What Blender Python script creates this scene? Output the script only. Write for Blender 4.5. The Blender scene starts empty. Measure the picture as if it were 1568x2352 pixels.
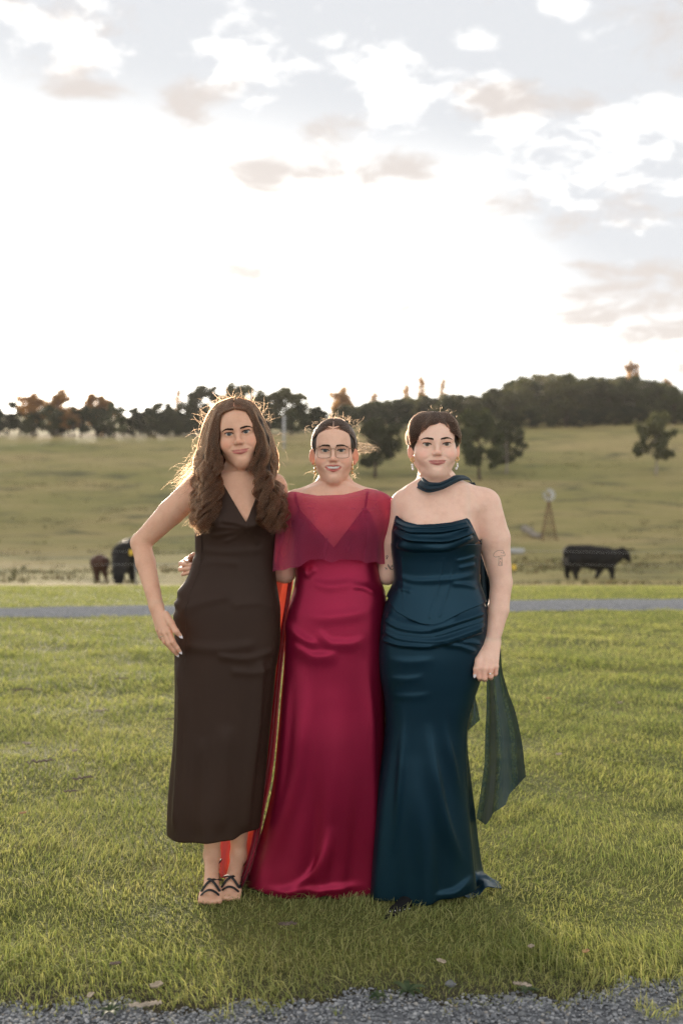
import bpy, math, random
import numpy as np

# ---------------------------------------------------------------- camera, sky, sun, exposure
scene = bpy.context.scene
CAM_H = 1.33
F = 1568 * 35.0 / 24.0            # focal length in units of a 1568 wide picture
cam_d = bpy.data.cameras.new('camera')
cam_d.sensor_fit = 'HORIZONTAL'
cam_d.sensor_width = 24.0
cam_d.lens = 35.0
cam_d.clip_start = 0.05
cam_d.clip_end = 9000
cam_d.dof.use_dof = True
cam_d.dof.focus_distance = 3.45
cam_d.dof.aperture_fstop = 2.0
cam = bpy.data.objects.new('camera', cam_d)
scene.collection.objects.link(cam)
cam.location = (0, 0, CAM_H)
cam.rotation_euler = (math.radians(90), 0, 0)
scene.camera = cam

SUN_EL = math.radians(8.6)
SUN_AZ = math.radians(-15.0)      # negative = left of the view axis (+Y)

world = bpy.data.worlds.new('World')
scene.world = world
world.use_nodes = True


class NT:
    """small helper to write node trees"""
    def __init__(self, tree):
        self.t = tree
        tree.nodes.clear()

    def n(self, kind, **kw):
        nd = self.t.nodes.new(kind)
        for k, v in kw.items():
            setattr(nd, k, v)
        return nd

    def link(self, a, b):
        self.t.links.new(a, b)

    def set(self, sock, v):
        if isinstance(v, bpy.types.NodeSocket):
            self.link(v, sock)
        elif isinstance(v, (tuple, list)) and len(v) == 3 and sock.type == 'RGBA':
            sock.default_value = (*v, 1)
        else:
            sock.default_value = v

    def math(self, op, a, b=0.0, c=0.0, clamp=False):
        nd = self.n('ShaderNodeMath', operation=op, use_clamp=clamp)
        for i, v in enumerate((a, b, c)):
            self.set(nd.inputs[i], v)
        return nd.outputs[0]

    def vmath(self, op, a, b=(0, 0, 0)):
        nd = self.n('ShaderNodeVectorMath', operation=op)
        self.set(nd.inputs[0], a)
        self.set(nd.inputs[1], b)
        return nd.outputs['Value'] if op in ('DOT_PRODUCT', 'LENGTH', 'DISTANCE') else nd.outputs[0]

    def noise(self, vec=None, scale=5.0, detail=2.0, rough=0.5, dist=0.0):
        nd = self.n('ShaderNodeTexNoise')
        if vec is not None:
            self.link(vec, nd.inputs['Vector'])
        nd.inputs['Scale'].default_value = scale
        nd.inputs['Detail'].default_value = detail
        nd.inputs['Roughness'].default_value = rough
        nd.inputs['Distortion'].default_value = dist
        return nd.outputs['Fac']

    def ramp(self, fac, stops, interp='LINEAR'):
        nd = self.n('ShaderNodeValToRGB')
        nd.color_ramp.interpolation = interp
        els = nd.color_ramp.elements
        while len(els) < len(stops):
            els.new(0.5)
        for e, (p, c) in zip(els, stops):
            e.position = p
            e.color = (*c, 1) if len(c) == 3 else c
        self.set(nd.inputs[0], fac)
        return nd.outputs[0]

    def mix(self, fac, a, b, blend='MIX'):
        nd = self.n('ShaderNodeMix', data_type='RGBA', blend_type=blend)
        self.set(nd.inputs['Factor'], fac)
        self.set(nd.inputs[6], a)
        self.set(nd.inputs[7], b)
        return nd.outputs[2]

    def maprange(self, v, a, b, c=0.0, d=1.0, smooth=True):
        nd = self.n('ShaderNodeMapRange')
        nd.interpolation_type = 'SMOOTHSTEP' if smooth else 'LINEAR'
        self.set(nd.inputs[0], v)
        for i, x in enumerate((a, b, c, d)):
            nd.inputs[i + 1].default_value = x
        return nd.outputs[0]


SKY_GAMMA = 0.7
SKY_STRENGTH = 0.15
SKY_DARK = (1.10, 1.0, 0.945)
SKY_VEIL = (1.20, 1.245, 1.31)


def build_world():
    g = NT(world.node_tree)
    out = g.n('ShaderNodeOutputWorld')
    bg = g.n('ShaderNodeBackground')
    bg.inputs['Strength'].default_value = SKY_STRENGTH
    sky = g.n('ShaderNodeTexSky', sky_type='NISHITA')
    sky.sun_disc = False
    sky.sun_elevation = SUN_EL
    sky.sun_rotation = SUN_AZ
    sky.air_density = 0.8
    sky.dust_density = 0.3
    sky.ozone_density = 1.0
    # thin evening haze takes most of the colour out of the sky
    hs = g.n('ShaderNodeHueSaturation')
    hs.inputs['Saturation'].default_value = 0.22
    g.link(sky.outputs[0], hs.inputs['Color'])
    # light scattered about by the thin evening haze evens the sky out
    gm = g.n('ShaderNodeGamma')
    gm.inputs['Gamma'].default_value = SKY_GAMMA
    g.link(hs.outputs[0], gm.inputs['Color'])
    base = g.mix(1.0, gm.outputs[0], (1.045, 1.0, 0.925), 'MULTIPLY')
    tc = g.n('ShaderNodeTexCoord')
    d = tc.outputs['Generated']
    sep = g.n('ShaderNodeSeparateXYZ')
    g.link(d, sep.inputs[0])
    # cloud layer: directions projected on a flat layer high above
    zc = g.math('ADD', g.math('MAXIMUM', sep.outputs[2], 0.0), 0.16)
    comb = g.n('ShaderNodeCombineXYZ')
    g.link(g.math('DIVIDE', sep.outputs[0], zc), comb.inputs[0])
    g.link(g.math('DIVIDE', sep.outputs[1], zc), comb.inputs[1])
    lay = comb.outputs[0]
    n1 = g.noise(lay, 8.5, 10.0, 0.62, 0.3)
    n2 = g.noise(g.vmath('ADD', lay, (7.3, 2.1, 4.0)), 6.5, 10.0, 0.62, 0.35)
    n3 = g.noise(g.vmath('ADD', lay, (1.7, 9.4, 2.0)), 0.7, 3.0, 0.5)
    # banks of cloud: where they stand in the evening sky (tangent of bearing and of height)
    fy = g.math('MAXIMUM', sep.outputs[1], 0.05)
    cu = g.n('ShaderNodeCombineXYZ')
    g.link(g.math('DIVIDE', sep.outputs[0], fy), cu.inputs[0])
    g.link(g.math('DIVIDE', sep.outputs[2], fy), cu.inputs[1])

    def banks(lst):
        acc = None
        for (x, y, rx, ry, a) in lst:
            u, v = (x - 784) / F, (1176 - y) / F
            w = g.vmath('MULTIPLY', g.vmath('SUBTRACT', cu.outputs[0], (u, v, 0)), (F / rx * 0.85, F / ry * 0.75, 0))
            e = g.math('MULTIPLY', g.math('SUBTRACT', 1.15, g.vmath('DOT_PRODUCT', w, w)), a * 1.3)
            acc = e if acc is None else g.math('MAXIMUM', acc, e)
        return g.math('MAXIMUM', acc, -1.0)

    B_DARK = [(90, 40, 150, 45, .5), (215, 203, 120, 18, .8), (455, 245, 85, 50, 1), (550, 205, 80, 30, .7), (600, 398, 75, 32, 1), (810, 390, 160, 48, 1),
              (745, 312, 90, 34, .6), (1165, 245, 120, 46, 1), (1300, 245, 70, 36, .9), (1520, 70, 130, 110, .7), (530, 640, 200, 32, .9),
              (690, 668, 110, 22, .6), (845, 716, 120, 24, .9), (1480, 655, 190, 46, 1.1), (1450, 740, 240, 60, 1.0), (1300, 485, 220, 34, .55), (985, 525, 70, 16, .7), (1400, 830, 320, 22, .5), (130, 140, 90, 40, .5)]
    B_LIT = [(140, 65, 170, 75, .8), (580, 60, 70, 22, .6), (490, 113, 75, 20, .6), (395, 120, 46, 16, .5), (545, 190, 120, 40, .6), (850, 150, 110, 34, .8), (980, 215, 170, 60, .9), (1080, 86, 85, 18, .6),
             (1290, 15, 50, 20, .6), (1330, 285, 240, 46, .9), (1530, 265, 110, 44, .9), (1400, 390, 220, 70, .6), (770, 97, 46, 18, .5), (920, 97, 46, 16, .5)]
    rest = g.math('MULTIPLY', g.math('SUBTRACT', n3, 0.56), 5.0)
    infront = g.maprange(sep.outputs[1], 0.55, 0.75)
    dk = g.math('ADD', g.math('MULTIPLY', banks(B_DARK), infront), g.math('MULTIPLY', rest, g.math('SUBTRACT', 1.0, infront)))
    bt = g.math('ADD', g.math('MULTIPLY', banks(B_LIT), infront), g.math('MULTIPLY', rest, g.math('SUBTRACT', 1.0, infront)))
    dark = g.maprange(g.math('ADD', dk, g.math('MULTIPLY', g.math('SUBTRACT', n2, 0.5), 9.5)), -0.2, 2.2)
    bright = g.maprange(g.math('ADD', bt, g.math('MULTIPLY', g.math('SUBTRACT', n1, 0.5), 10.0)), -0.1, 2.6)
    # lit cloud: brighter than the sky behind; shaded cloud: a warm grey
    lit = g.mix(1.0, base, (1.15, 1.14, 1.12), 'MULTIPLY')
    lit = g.mix(1.0, lit, (0.25, 0.24, 0.23), 'ADD')
    veil = g.maprange(g.math('ADD', g.math('MULTIPLY', banks([(900, -120, 1500, 420, 1.0), (1560, 300, 420, 420, 0.8)]), infront), g.math('MULTIPLY', g.math('SUBTRACT', n3, 0.5), 1.2)), -0.35, 1.05)
    c = g.mix(g.math('MULTIPLY', veil, 0.97), base, SKY_VEIL)
    c = g.mix(g.math('MULTIPLY', bright, 0.7), c, lit)
    c = g.mix(g.math('MULTIPLY', dark, 0.93), c, g.mix(0.06, SKY_DARK, base))
    g.link(c, bg.inputs['Color'])
    g.link(bg.outputs[0], out.inputs[0])


build_world()

sun_d = bpy.data.lights.new('sun', 'SUN')
sun_d.energy = 2.0
sun_d.angle = math.radians(8.0)
sun_d.color = (1.0, 0.85, 0.68)
sun = bpy.data.objects.new('sun', sun_d)
scene.collection.objects.link(sun)
sun.location = (-40, 150, 30)
# the lamp shines along its local -Z: aim it from the sun towards the scene
from mathutils import Vector, Matrix, Quaternion
sun_dir = Vector((math.sin(SUN_AZ) * math.cos(SUN_EL), math.cos(SUN_AZ) * math.cos(SUN_EL), math.sin(SUN_EL)))
sun.rotation_euler = (-sun_dir).to_track_quat('-Z', 'Y').to_euler()

scene.view_settings.view_transform = 'Standard'
scene.view_settings.look = 'None'
scene.view_settings.gamma = 1.0
scene.view_settings.exposure = 2.08
scene.view_settings.use_curve_mapping = False
scene.render.engine = 'CYCLES'
scene.cycles.use_denoising = True
scene.cycles.denoising_prefilter = 'NONE'
scene.cycles.max_bounces = 8
scene.cycles.transparent_max_bounces = 16
scene.cycles.caustics_reflective = False
scene.cycles.caustics_refractive = False
scene.cycles.sample_clamp_indirect = 6.0

rng = np.random.default_rng(7)
random.seed(7)

# ---------------------------------------------------------------- helpers
C = scene.collection


def px(x, y, Y):
    """point at distance Y that lies at (x, y) of a 1568 x 2352 picture"""
    return np.array([(x - 784) / F * Y, Y, CAM_H - (y - 1176) / F * Y])


def mesh_obj(name, verts, faces, mat=None, parent=None, smooth=True, loc=None, attrs=None):
    """one mesh object from numpy arrays; faces is an (n,k) array or a list of such arrays"""
    verts = np.asarray(verts, dtype=np.float32).reshape(-1, 3)
    if loc is not None:
        verts = verts - np.asarray(loc, dtype=np.float32)
    if isinstance(faces, np.ndarray):
        faces = [faces]
    faces = [np.asarray(f, dtype=np.int32) for f in faces if len(f)]
    me = bpy.data.meshes.new(name)
    me.vertices.add(len(verts))
    me.vertices.foreach_set('co', verts.ravel())
    loops = np.concatenate([f.ravel() for f in faces])
    tot = np.concatenate([np.full(len(f), f.shape[1], dtype=np.int32) for f in faces])
    start = np.concatenate([[0], np.cumsum(tot)[:-1]]).astype(np.int32)
    me.loops.add(len(loops))
    me.loops.foreach_set('vertex_index', loops)
    me.polygons.add(len(tot))
    me.polygons.foreach_set('loop_start', start)
    me.polygons.foreach_set('loop_total', tot)
    me.update(calc_edges=True)
    me.polygons.foreach_set('use_smooth', np.full(len(tot), smooth, dtype=bool))
    if attrs:
        for an, (kind, data) in attrs.items():
            at = me.attributes.new(an, kind, 'POINT')
            data = np.asarray(data, dtype=np.float32)
            at.data.foreach_set('color' if kind == 'FLOAT_COLOR' else ('vector' if kind == 'FLOAT_VECTOR' else 'value'), data.ravel())
    if mat is not None:
        me.materials.append(mat)
    o = bpy.data.objects.new(name, me)
    C.objects.link(o)
    if loc is not None:
        o.location = loc
    if parent is not None:
        o.parent = parent
        if loc is not None:
            o.location = np.asarray(loc) - np.asarray(parent_world(parent))
        else:
            o.location = -np.asarray(parent_world(parent))
    return o


def parent_world(p):
    v = np.zeros(3)
    while p is not None:
        v = v + np.array(p.location)
        p = p.parent
    return v


def tag(o, label=None, cat=None, group=None, kind=None):
    if label:
        o['label'] = label
    if cat:
        o['category'] = cat
    if group:
        o['group'] = group
    if kind:
        o['kind'] = kind
    return o


def empty(name, loc, label=None, cat=None, group=None):
    o = bpy.data.objects.new(name, None)
    o.empty_display_size = 0.1
    C.objects.link(o)
    o.location = [float(v) for v in loc]
    return tag(o, label, cat, group)


def copy_tree(o, parent=None):
    c = o.copy()
    C.objects.link(c)
    if parent is not None:
        c.parent = parent
    for ch in o.children:
        copy_tree(ch, c)
    return c


class MB:
    """collects vertices and faces"""
    def __init__(self):
        self.v, self.f, self.n = [], {}, 0

    def add(self, v, f):
        v = np.asarray(v, dtype=np.float64).reshape(-1, 3)
        f = np.asarray(f, dtype=np.int64)
        self.v.append(v)
        self.f.setdefault(f.shape[1], []).append(f + self.n)
        self.n += len(v)

    def box(self, c, s, rot=None):
        k = np.array([[x, y, z] for x in (-1, 1) for y in (-1, 1) for z in (-1, 1)], float) * np.asarray(s) / 2
        if rot is not None:
            k = k @ np.asarray(rot).T
        self.add(k + np.asarray(c), [[0, 1, 3, 2], [4, 6, 7, 5], [0, 4, 5, 1], [2, 3, 7, 6], [0, 2, 6, 4], [1, 5, 7, 3]])

    def tube(self, pts, rad, sides=8, cap=True):
        pts = np.asarray(pts, float)
        n = len(pts)
        rad = np.broadcast_to(np.asarray(rad, float), (n,))
        t = np.gradient(pts, axis=0)
        t /= np.linalg.norm(t, axis=1, keepdims=True) + 1e-12
        ref = np.array([0, 0, 1.0]) if abs(t[0, 2]) < 0.9 else np.array([1.0, 0, 0])
        u = np.cross(t[0], ref)
        u /= np.linalg.norm(u)
        a = np.arange(sides) * 2 * np.pi / sides
        V = []
        for i in range(n):
            u = u - t[i] * np.dot(u, t[i])
            u /= np.linalg.norm(u) + 1e-12
            w = np.cross(t[i], u)
            V.append(pts[i] + rad[i] * (np.cos(a)[:, None] * u + np.sin(a)[:, None] * w))
        idx = np.arange(n * sides).reshape(n, sides)
        q = np.stack([idx[:-1], np.roll(idx[:-1], -1, 1), np.roll(idx[1:], -1, 1), idx[1:]], -1).reshape(-1, 4)
        base = self.n
        self.add(np.concatenate(V), q)
        if cap and sides > 2:
            for row, rev in ((idx[0], True), (idx[-1], False)):
                r = row[::-1] if rev else row
                self.f.setdefault(sides, []).append((r + base)[None, :])

    def lathe(self, prof, c, sides=16):
        """prof: (r, z) pairs about a vertical axis through c"""
        prof = np.asarray(prof, float)
        a = np.arange(sides) * 2 * np.pi / sides
        V = np.stack([prof[:, 0:1] * np.cos(a), prof[:, 0:1] * np.sin(a), np.repeat(prof[:, 1:2], sides, 1)], -1)
        idx = np.arange(len(prof) * sides).reshape(len(prof), sides)
        q = np.stack([idx[:-1], np.roll(idx[:-1], -1, 1), np.roll(idx[1:], -1, 1), idx[1:]], -1).reshape(-1, 4)
        self.add(V.reshape(-1, 3) + np.asarray(c), q)

    def build(self, name, mat, parent=None, loc=None, smooth=True):
        v = np.concatenate(self.v)
        return mesh_obj(name, v, [np.concatenate(x) for x in self.f.values()], mat, parent, smooth, loc)


def vnoise(p, seed=0, octaves=3, rough=0.5):
    """cheap smooth noise in numpy: sums of sines in random directions, about -1..1; p is (n,k)"""
    r = np.random.default_rng(seed)
    p = np.asarray(p, float)
    out = np.zeros(len(p))
    amp, fr, tot = 1.0, 1.0, 0.0
    for o in range(octaves):
        for k in range(5):
            d = r.normal(size=p.shape[1])
            d /= np.linalg.norm(d)
            out += amp * np.sin(p @ d * fr * (0.8 + 0.5 * r.random()) * 2.2 + r.random() * 6.28) / 2.6
        tot += amp
        amp *= rough
        fr *= 2.1
    return out / tot


def smooth01(x):
    x = np.clip(x, 0, 1)
    return x * x * (3 - 2 * x)


# ---- materials -------------------------------------------------------------
def material(name):
    m = bpy.data.materials.new(name)
    m.use_nodes = True
    return m, NT(m.node_tree)


def principled(g, color, rough=0.6, spec=0.3, **kw):
    b = g.n('ShaderNodeBsdfPrincipled')
    g.set(b.inputs['Base Color'], color)
    g.set(b.inputs['Roughness'], rough)
    g.set(b.inputs['Specular IOR Level'], spec)
    for k, v in kw.items():
        g.set(b.inputs[k], v)
    return b


def output(g, shader):
    o = g.n('ShaderNodeOutputMaterial')
    g.link(shader.outputs[0] if hasattr(shader, 'outputs') else shader, o.inputs[0])


def bump(g, h, strength=0.3, dist=0.01):
    b = g.n('ShaderNodeBump')
    b.inputs['Strength'].default_value = strength
    b.inputs['Distance'].default_value = dist
    g.link(h, b.inputs['Height'])
    return b.outputs[0]


def simple_mat(name, col, rough=0.6, spec=0.3, var=0.15, scale=8.0, **kw):
    """a plain material with some noise in its colour and roughness"""
    m, g = material(name)
    pos = g.n('ShaderNodeNewGeometry').outputs['Position']
    n = g.noise(pos, scale, 4.0, 0.6)
    c2 = tuple(min(1, c * (1 + var)) for c in col)
    c1 = tuple(c * (1 - var) for c in col)
    c = g.ramp(n, [(0.3, c1), (0.7, c2)])
    b = principled(g, c, rough, spec, **kw)
    output(g, b)
    return m


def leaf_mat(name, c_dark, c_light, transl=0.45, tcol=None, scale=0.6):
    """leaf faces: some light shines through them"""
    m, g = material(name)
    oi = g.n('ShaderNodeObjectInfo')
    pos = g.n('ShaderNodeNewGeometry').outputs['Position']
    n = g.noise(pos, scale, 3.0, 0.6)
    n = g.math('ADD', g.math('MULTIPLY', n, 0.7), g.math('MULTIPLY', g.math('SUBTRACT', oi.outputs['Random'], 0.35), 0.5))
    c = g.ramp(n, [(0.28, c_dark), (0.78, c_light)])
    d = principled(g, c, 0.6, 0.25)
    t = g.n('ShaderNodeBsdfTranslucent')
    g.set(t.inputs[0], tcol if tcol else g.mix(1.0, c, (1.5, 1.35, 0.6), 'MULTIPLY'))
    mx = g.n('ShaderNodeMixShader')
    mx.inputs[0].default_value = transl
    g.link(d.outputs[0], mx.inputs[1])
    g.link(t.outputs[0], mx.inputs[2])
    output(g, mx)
    return m

# ---------------------------------------------------------------- terrain
PXS = np.array([-1200, 0, 300, 600, 784, 1000, 1180, 1250, 1400, 1568, 2800], float)
GROUND = [  # distance, picture row where the ground lies for each column of PXS
    (24, [1304] * 11),
    (42, [1328, 1328, 1330, 1330, 1330, 1330, 1330, 1330, 1330, 1330, 1330]),
    (80, [1236, 1236, 1236, 1234, 1232, 1232, 1231, 1231, 1230, 1228, 1228]),
    (110, [1120, 1120, 1120, 1118, 1115, 1112, 1112, 1112, 1112, 1112, 1112]),
    (135, [1050, 1050, 1050, 1047, 1044, 1041, 1038, 1038, 1037, 1036, 1036]),
    (165, [1003, 1004, 1004, 1001, 997, 992, 987, 985, 982, 978, 978]),
    (210, [985, 985, 985, 983, 980, 970, 956, 948, 944, 948, 962]),
    (260, [966, 966, 966, 966, 970, 958, 932, 920, 920, 930, 960]),
    (330, [956, 956, 958, 964, 972, 950, 918, 900, 908, 930, 965]),
    (480, [985, 985, 985, 985, 995, 990, 985, 980, 980, 985, 990]),
    (2500, [1090] * 11),
    (7000, [1150] * 11),
]
_GY = np.array([r[0] for r in GROUND], float)
_GP = np.array([r[1] for r in GROUND], float)
_GZ = CAM_H + (1176 - _GP) / F * _GY[:, None]
_GZ[0] = -0.43


def ground_z(x, y):
    """height of the ground: flat lawn, a drop behind the drive, then the hillside paddock"""
    x = np.asarray(x, float)
    y = np.asarray(y, float)
    u = 784 + F * x / np.maximum(y, 8.0)
    u = np.clip(u, PXS[0], PXS[-1])
    yc = np.clip(y, _GY[0], _GY[-1])
    j = np.clip(np.searchsorted(_GY, yc) - 1, 0, len(_GY) - 2)
    t = (yc - _GY[j]) / (_GY[j + 1] - _GY[j])
    i = np.clip(np.searchsorted(PXS, u) - 1, 0, len(PXS) - 2)
    s = smooth01((u - PXS[i]) / (PXS[i + 1] - PXS[i]))
    # Catmull-Rom along the distance
    def row(k):
        k = np.clip(k, 0, len(_GY) - 1)
        return _GZ[k, i] * (1 - s) + _GZ[k, i + 1] * s
    z1, z2 = row(j), row(j + 1)
    d = _GY[j + 1] - _GY[j]
    k0 = np.clip(j - 1, 0, len(_GY) - 1)
    k3 = np.clip(j + 2, 0, len(_GY) - 1)
    m1 = (z2 - row(k0)) / (_GY[j + 1] - _GY[k0])
    m2 = (row(k3) - z1) / (_GY[k3] - _GY[j])
    z = ((2 * t**3 - 3 * t**2 + 1) * z1 + (t**3 - 2 * t**2 + t) * d * m1
         + (-2 * t**3 + 3 * t**2) * z2 + (t**3 - t**2) * d * m2)
    edge = smooth01((y - 16.8) / 7.2)
    z = np.where(y < 24, -0.43 * edge, z)
    amp = 0.25 * smooth01((y - 26) / 40) * smooth01((420 - y) / 100)
    z = z + amp * vnoise(np.stack([x, y], -1).reshape(-1, 2) * 0.09, 3, 3).reshape(x.shape)
    return z


LAWN_EDGE = lambda x: 2.69 + 0.05 * x + 0.05 * np.clip(x, 0, 2) ** 2 + 0.03 * np.sin(x * 7.1 + 1) + 0.025 * np.sin(x * 17.3) + 0.015 * np.sin(x * 41)


ROAD_NEAR = lambda x: 12.95 + 0.125 * x + 0.05 * np.sin(x * 2.3) + 0.04 * np.sin(x * 7.7)
ROAD_FAR = lambda x: 14.45 + 0.155 * x + 0.05 * np.sin(x * 1.9 + 1) + 0.04 * np.sin(x * 6.1)


def build_terrain():
    ys = np.concatenate([np.linspace(-14, 2, 12), np.linspace(2.05, 4, 40), np.linspace(4.06, 26, 100), np.geomspace(26.3, 480, 130),
                         np.geomspace(500, 7000, 24)])
    us = np.concatenate([np.linspace(-2.4, -0.6, 40), np.linspace(-0.58, 0.58, 130), np.linspace(0.6, 2.4, 40)])
    Y, U = np.meshgrid(ys, us, indexing='ij')
    X = U * np.maximum(Y, 11.0)
    Z = ground_z(X, Y)
    lump = 0.018 * vnoise(np.stack([X, Y], -1).reshape(-1, 2) * 1.9, 5, 3).reshape(X.shape) * smooth01((Y - 2.9) / 0.5) * smooth01((11.6 - Y) / 1.0)
    Z = Z + lump - 0.006 * smooth01((LAWN_EDGE(X) + 0.1 - Y) / 0.2)
    idx = np.arange(X.size).reshape(X.shape)
    q = np.stack([idx[:-1, :-1], idx[:-1, 1:], idx[1:, 1:], idx[1:, :-1]], -1).reshape(-1, 4)
    m, g = material('ground')
    pos = g.n('ShaderNodeNewGeometry').outputs['Position']
    sp = g.n('ShaderNodeSeparateXYZ')
    g.link(pos, sp.inputs[0])
    # mown lawn under the blades
    nl = g.noise(pos, 2.2, 6.0, 0.65)
    nf = g.noise(pos, 60.0, 3.0, 0.6)
    lawn = g.ramp(g.math('ADD', g.math('MULTIPLY', nl, 0.6), g.math('MULTIPLY', nf, 0.4)),
                  [(0.30, (0.045, 0.060, 0.020)), (0.5, (0.14, 0.15, 0.048)), (0.7, (0.24, 0.21, 0.085))])
    # paddock: dry tan grass with green drifts and dark tussock patches
    mp = g.n('ShaderNodeMapping')
    mp.inputs['Scale'].default_value = (0.035, 0.075, 0.06)
    g.link(pos, mp.inputs['Vector'])
    n1 = g.noise(mp.outputs[0], 1.0, 9.0, 0.62, 0.4)
    n2 = g.noise(g.vmath('ADD', mp.outputs[0], (3.1, 8.2, 0)), 4.2, 8.0, 0.65, 0.5)
    n3 = g.noise(pos, 1.6, 5.0, 0.7)
    pad = g.ramp(n1, [(0.34, (0.215, 0.210, 0.070)), (0.5, (0.31, 0.265, 0.105)), (0.64, (0.40, 0.31, 0.145))])
    pad = g.mix(g.maprange(n2, 0.50, 0.68), pad, (0.12, 0.115, 0.055))
    pad = g.mix(g.math('MULTIPLY', g.maprange(n3, 0.55, 0.75), 0.55), pad, (0.10, 0.098, 0.046))
    verge = g.ramp(nl, [(0.3, (0.12, 0.15, 0.035)), (0.7, (0.20, 0.20, 0.055))])
    # earth at the edge of the drive in front
    c = g.mix(g.maprange(g.math('ADD', sp.outputs[1], g.math('MULTIPLY', nl, 2.0)), 18.6, 20.4), verge, pad)
    c = g.mix(g.maprange(sp.outputs[1], 13.6, 14.4), lawn, c)
    c = g.mix(g.maprange(sp.outputs[1], 2.98, 2.7), c, (0.085, 0.075, 0.055))
    # wood floor on the hill
    hz = g.math('ADD', n3, g.math('MULTIPLY', n1, 0.5))
    b = principled(g, c, 0.85, 0.1)
    g.link(bump(g, g.math('ADD', nf, g.math('MULTIPLY', n3, 3.0)), 0.6, 0.08), b.inputs['Normal'])
    output(g, b)
    o = mesh_obj('ground', np.stack([X, Y, Z], -1), q, m)
    tag(o, kind='structure')
    return o


ground = build_terrain()


def gravel_mat(name, light=1.0):
    m, g = material(name)
    pos = g.n('ShaderNodeNewGeometry').outputs['Position']
    v = g.n('ShaderNodeTexVoronoi')
    v.inputs['Scale'].default_value = 55.0
    g.link(pos, v.inputs['Vector'])
    hsv = g.n('ShaderNodeSeparateColor')
    g.link(v.outputs['Color'], hsv.inputs[0])
    n = g.noise(pos, 3.0, 6.0, 0.7)
    f = g.math('ADD', g.math('MULTIPLY', hsv.outputs[0], 0.6), g.math('MULTIPLY', n, 0.5))
    c = g.ramp(f, [(0.15, tuple(light * k for k in (0.12, 0.125, 0.135))), (0.55, tuple(light * k for k in (0.235, 0.245, 0.265))),
                   (0.95, tuple(light * k for k in (0.36, 0.37, 0.39)))])
    b = principled(g, c, 1.0, 0.0)
    g.link(bump(g, v.outputs['Distance'], 0.8, 0.02), b.inputs['Normal'])
    output(g, b)
    return m


def build_drives():
    # the gravel drive across the lawn
    xs = np.linspace(-16, 16, 240)
    n0 = ROAD_NEAR(xs)
    n1 = ROAD_FAR(xs)
    rows = []
    for t in np.linspace(0, 1, 9):
        y = n0 * (1 - t) + n1 * t
        rows.append(np.stack([xs, y, 0.008 + 0.02 * np.sin(t * np.pi) + 0.006 * np.sin(t * 12 + xs)], -1))
    R = np.stack(rows)
    idx = np.arange(R.shape[0] * R.shape[1]).reshape(R.shape[:2])
    q = np.stack([idx[:-1, :-1], idx[:-1, 1:], idx[1:, 1:], idx[1:, :-1]], -1).reshape(-1, 4)
    o = mesh_obj('gravel_drive', R, q, gravel_mat('gravel_far', 1.0))
    tag(o, kind='structure')
    # mown verge with a raised grassy lip behind the drive
    # the gravel at the photographer's feet: bed and loose stones
    xs = np.linspace(-12, 12, 500)
    e = LAWN_EDGE(xs)
    ts = np.linspace(0, 1, 24)
    R = np.stack([np.stack([xs, -9.0 + (e + 9.0) * t ** 0.5, np.full_like(xs, -0.001) + 0.002 * np.sin(xs * 23 + t * 40)], -1) for t in ts])  # bed lengthened unseen behind the camera to bounce fill light onto the women
    idx = np.arange(R.shape[0] * R.shape[1]).reshape(R.shape[:2])
    q = np.stack([idx[:-1, :-1], idx[:-1, 1:], idx[1:, 1:], idx[1:, :-1]], -1).reshape(-1, 4)
    o = mesh_obj('gravel_path', R, q, gravel_mat('gravel_near', 0.85))
    tag(o, kind='structure')
    # stones
    r = np.random.default_rng(11)
    N = 13000
    x = r.uniform(-2.0, 2.0, N)
    y = LAWN_EDGE(x) + 0.04 - np.abs(r.normal(0, 0.13, N)) - 0.04 * r.random(N)
    s = 0.0026 + 0.0038 * r.random(N) ** 2.4
    ico = np.array([[0, 0, 1], [.894, 0, .447], [.276, .851, .447], [-.724, .526, .447], [-.724, -.526, .447], [.276, -.851, .447],
                    [.724, .526, -.447], [-.276, .851, -.447], [-.894, 0, -.447], [-.276, -.851, -.447], [.724, -.526, -.447], [0, 0, -1]])
    tri = np.array([[0, 1, 2], [0, 2, 3], [0, 3, 4], [0, 4, 5], [0, 5, 1], [1, 6, 2], [2, 7, 3], [3, 8, 4], [4, 9, 5], [5, 10, 1],
                    [2, 6, 7], [3, 7, 8], [4, 8, 9], [5, 9, 10], [1, 10, 6]])
    V = ico[None] * (0.65 + 0.6 * r.random((N, 12, 1))) * s[:, None, None] * np.stack([0.8 + 0.7 * r.random(N), 0.8 + 0.5 * r.random(N), 0.5 + 0.4 * r.random(N)], -1)[:, None, :]
    a = r.random(N) * 6.28
    ca, sa = np.cos(a)[:, None], np.sin(a)[:, None]
    V = np.stack([V[..., 0] * ca - V[..., 1] * sa, V[..., 0] * sa + V[..., 1] * ca, V[..., 2]], -1)
    V += np.stack([x, y, s * 0.25 + 0.001], -1)[:, None, :]
    Fc = tri[None] + (np.arange(N) * 12)[:, None, None]
    m, g = material('stone_chips')
    ri = g.n('ShaderNodeNewGeometry').outputs['Random Per Island']
    c = g.ramp(ri, [(0.0, (0.11, 0.116, 0.128)), (0.5, (0.22, 0.23, 0.25)), (0.9, (0.38, 0.385, 0.40)), (0.97, (0.26, 0.22, 0.17)), (1, (0.45, 0.45, 0.45))])
    b = principled(g, c, 0.75, 0.3)
    output(g, b)
    o = mesh_obj('gravel_stones', V, Fc.reshape(-1, 3), m, smooth=False)
    tag(o, 'loose blue grey gravel stones along the front edge of the lawn', 'gravel', kind='stuff')


build_drives()


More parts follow.
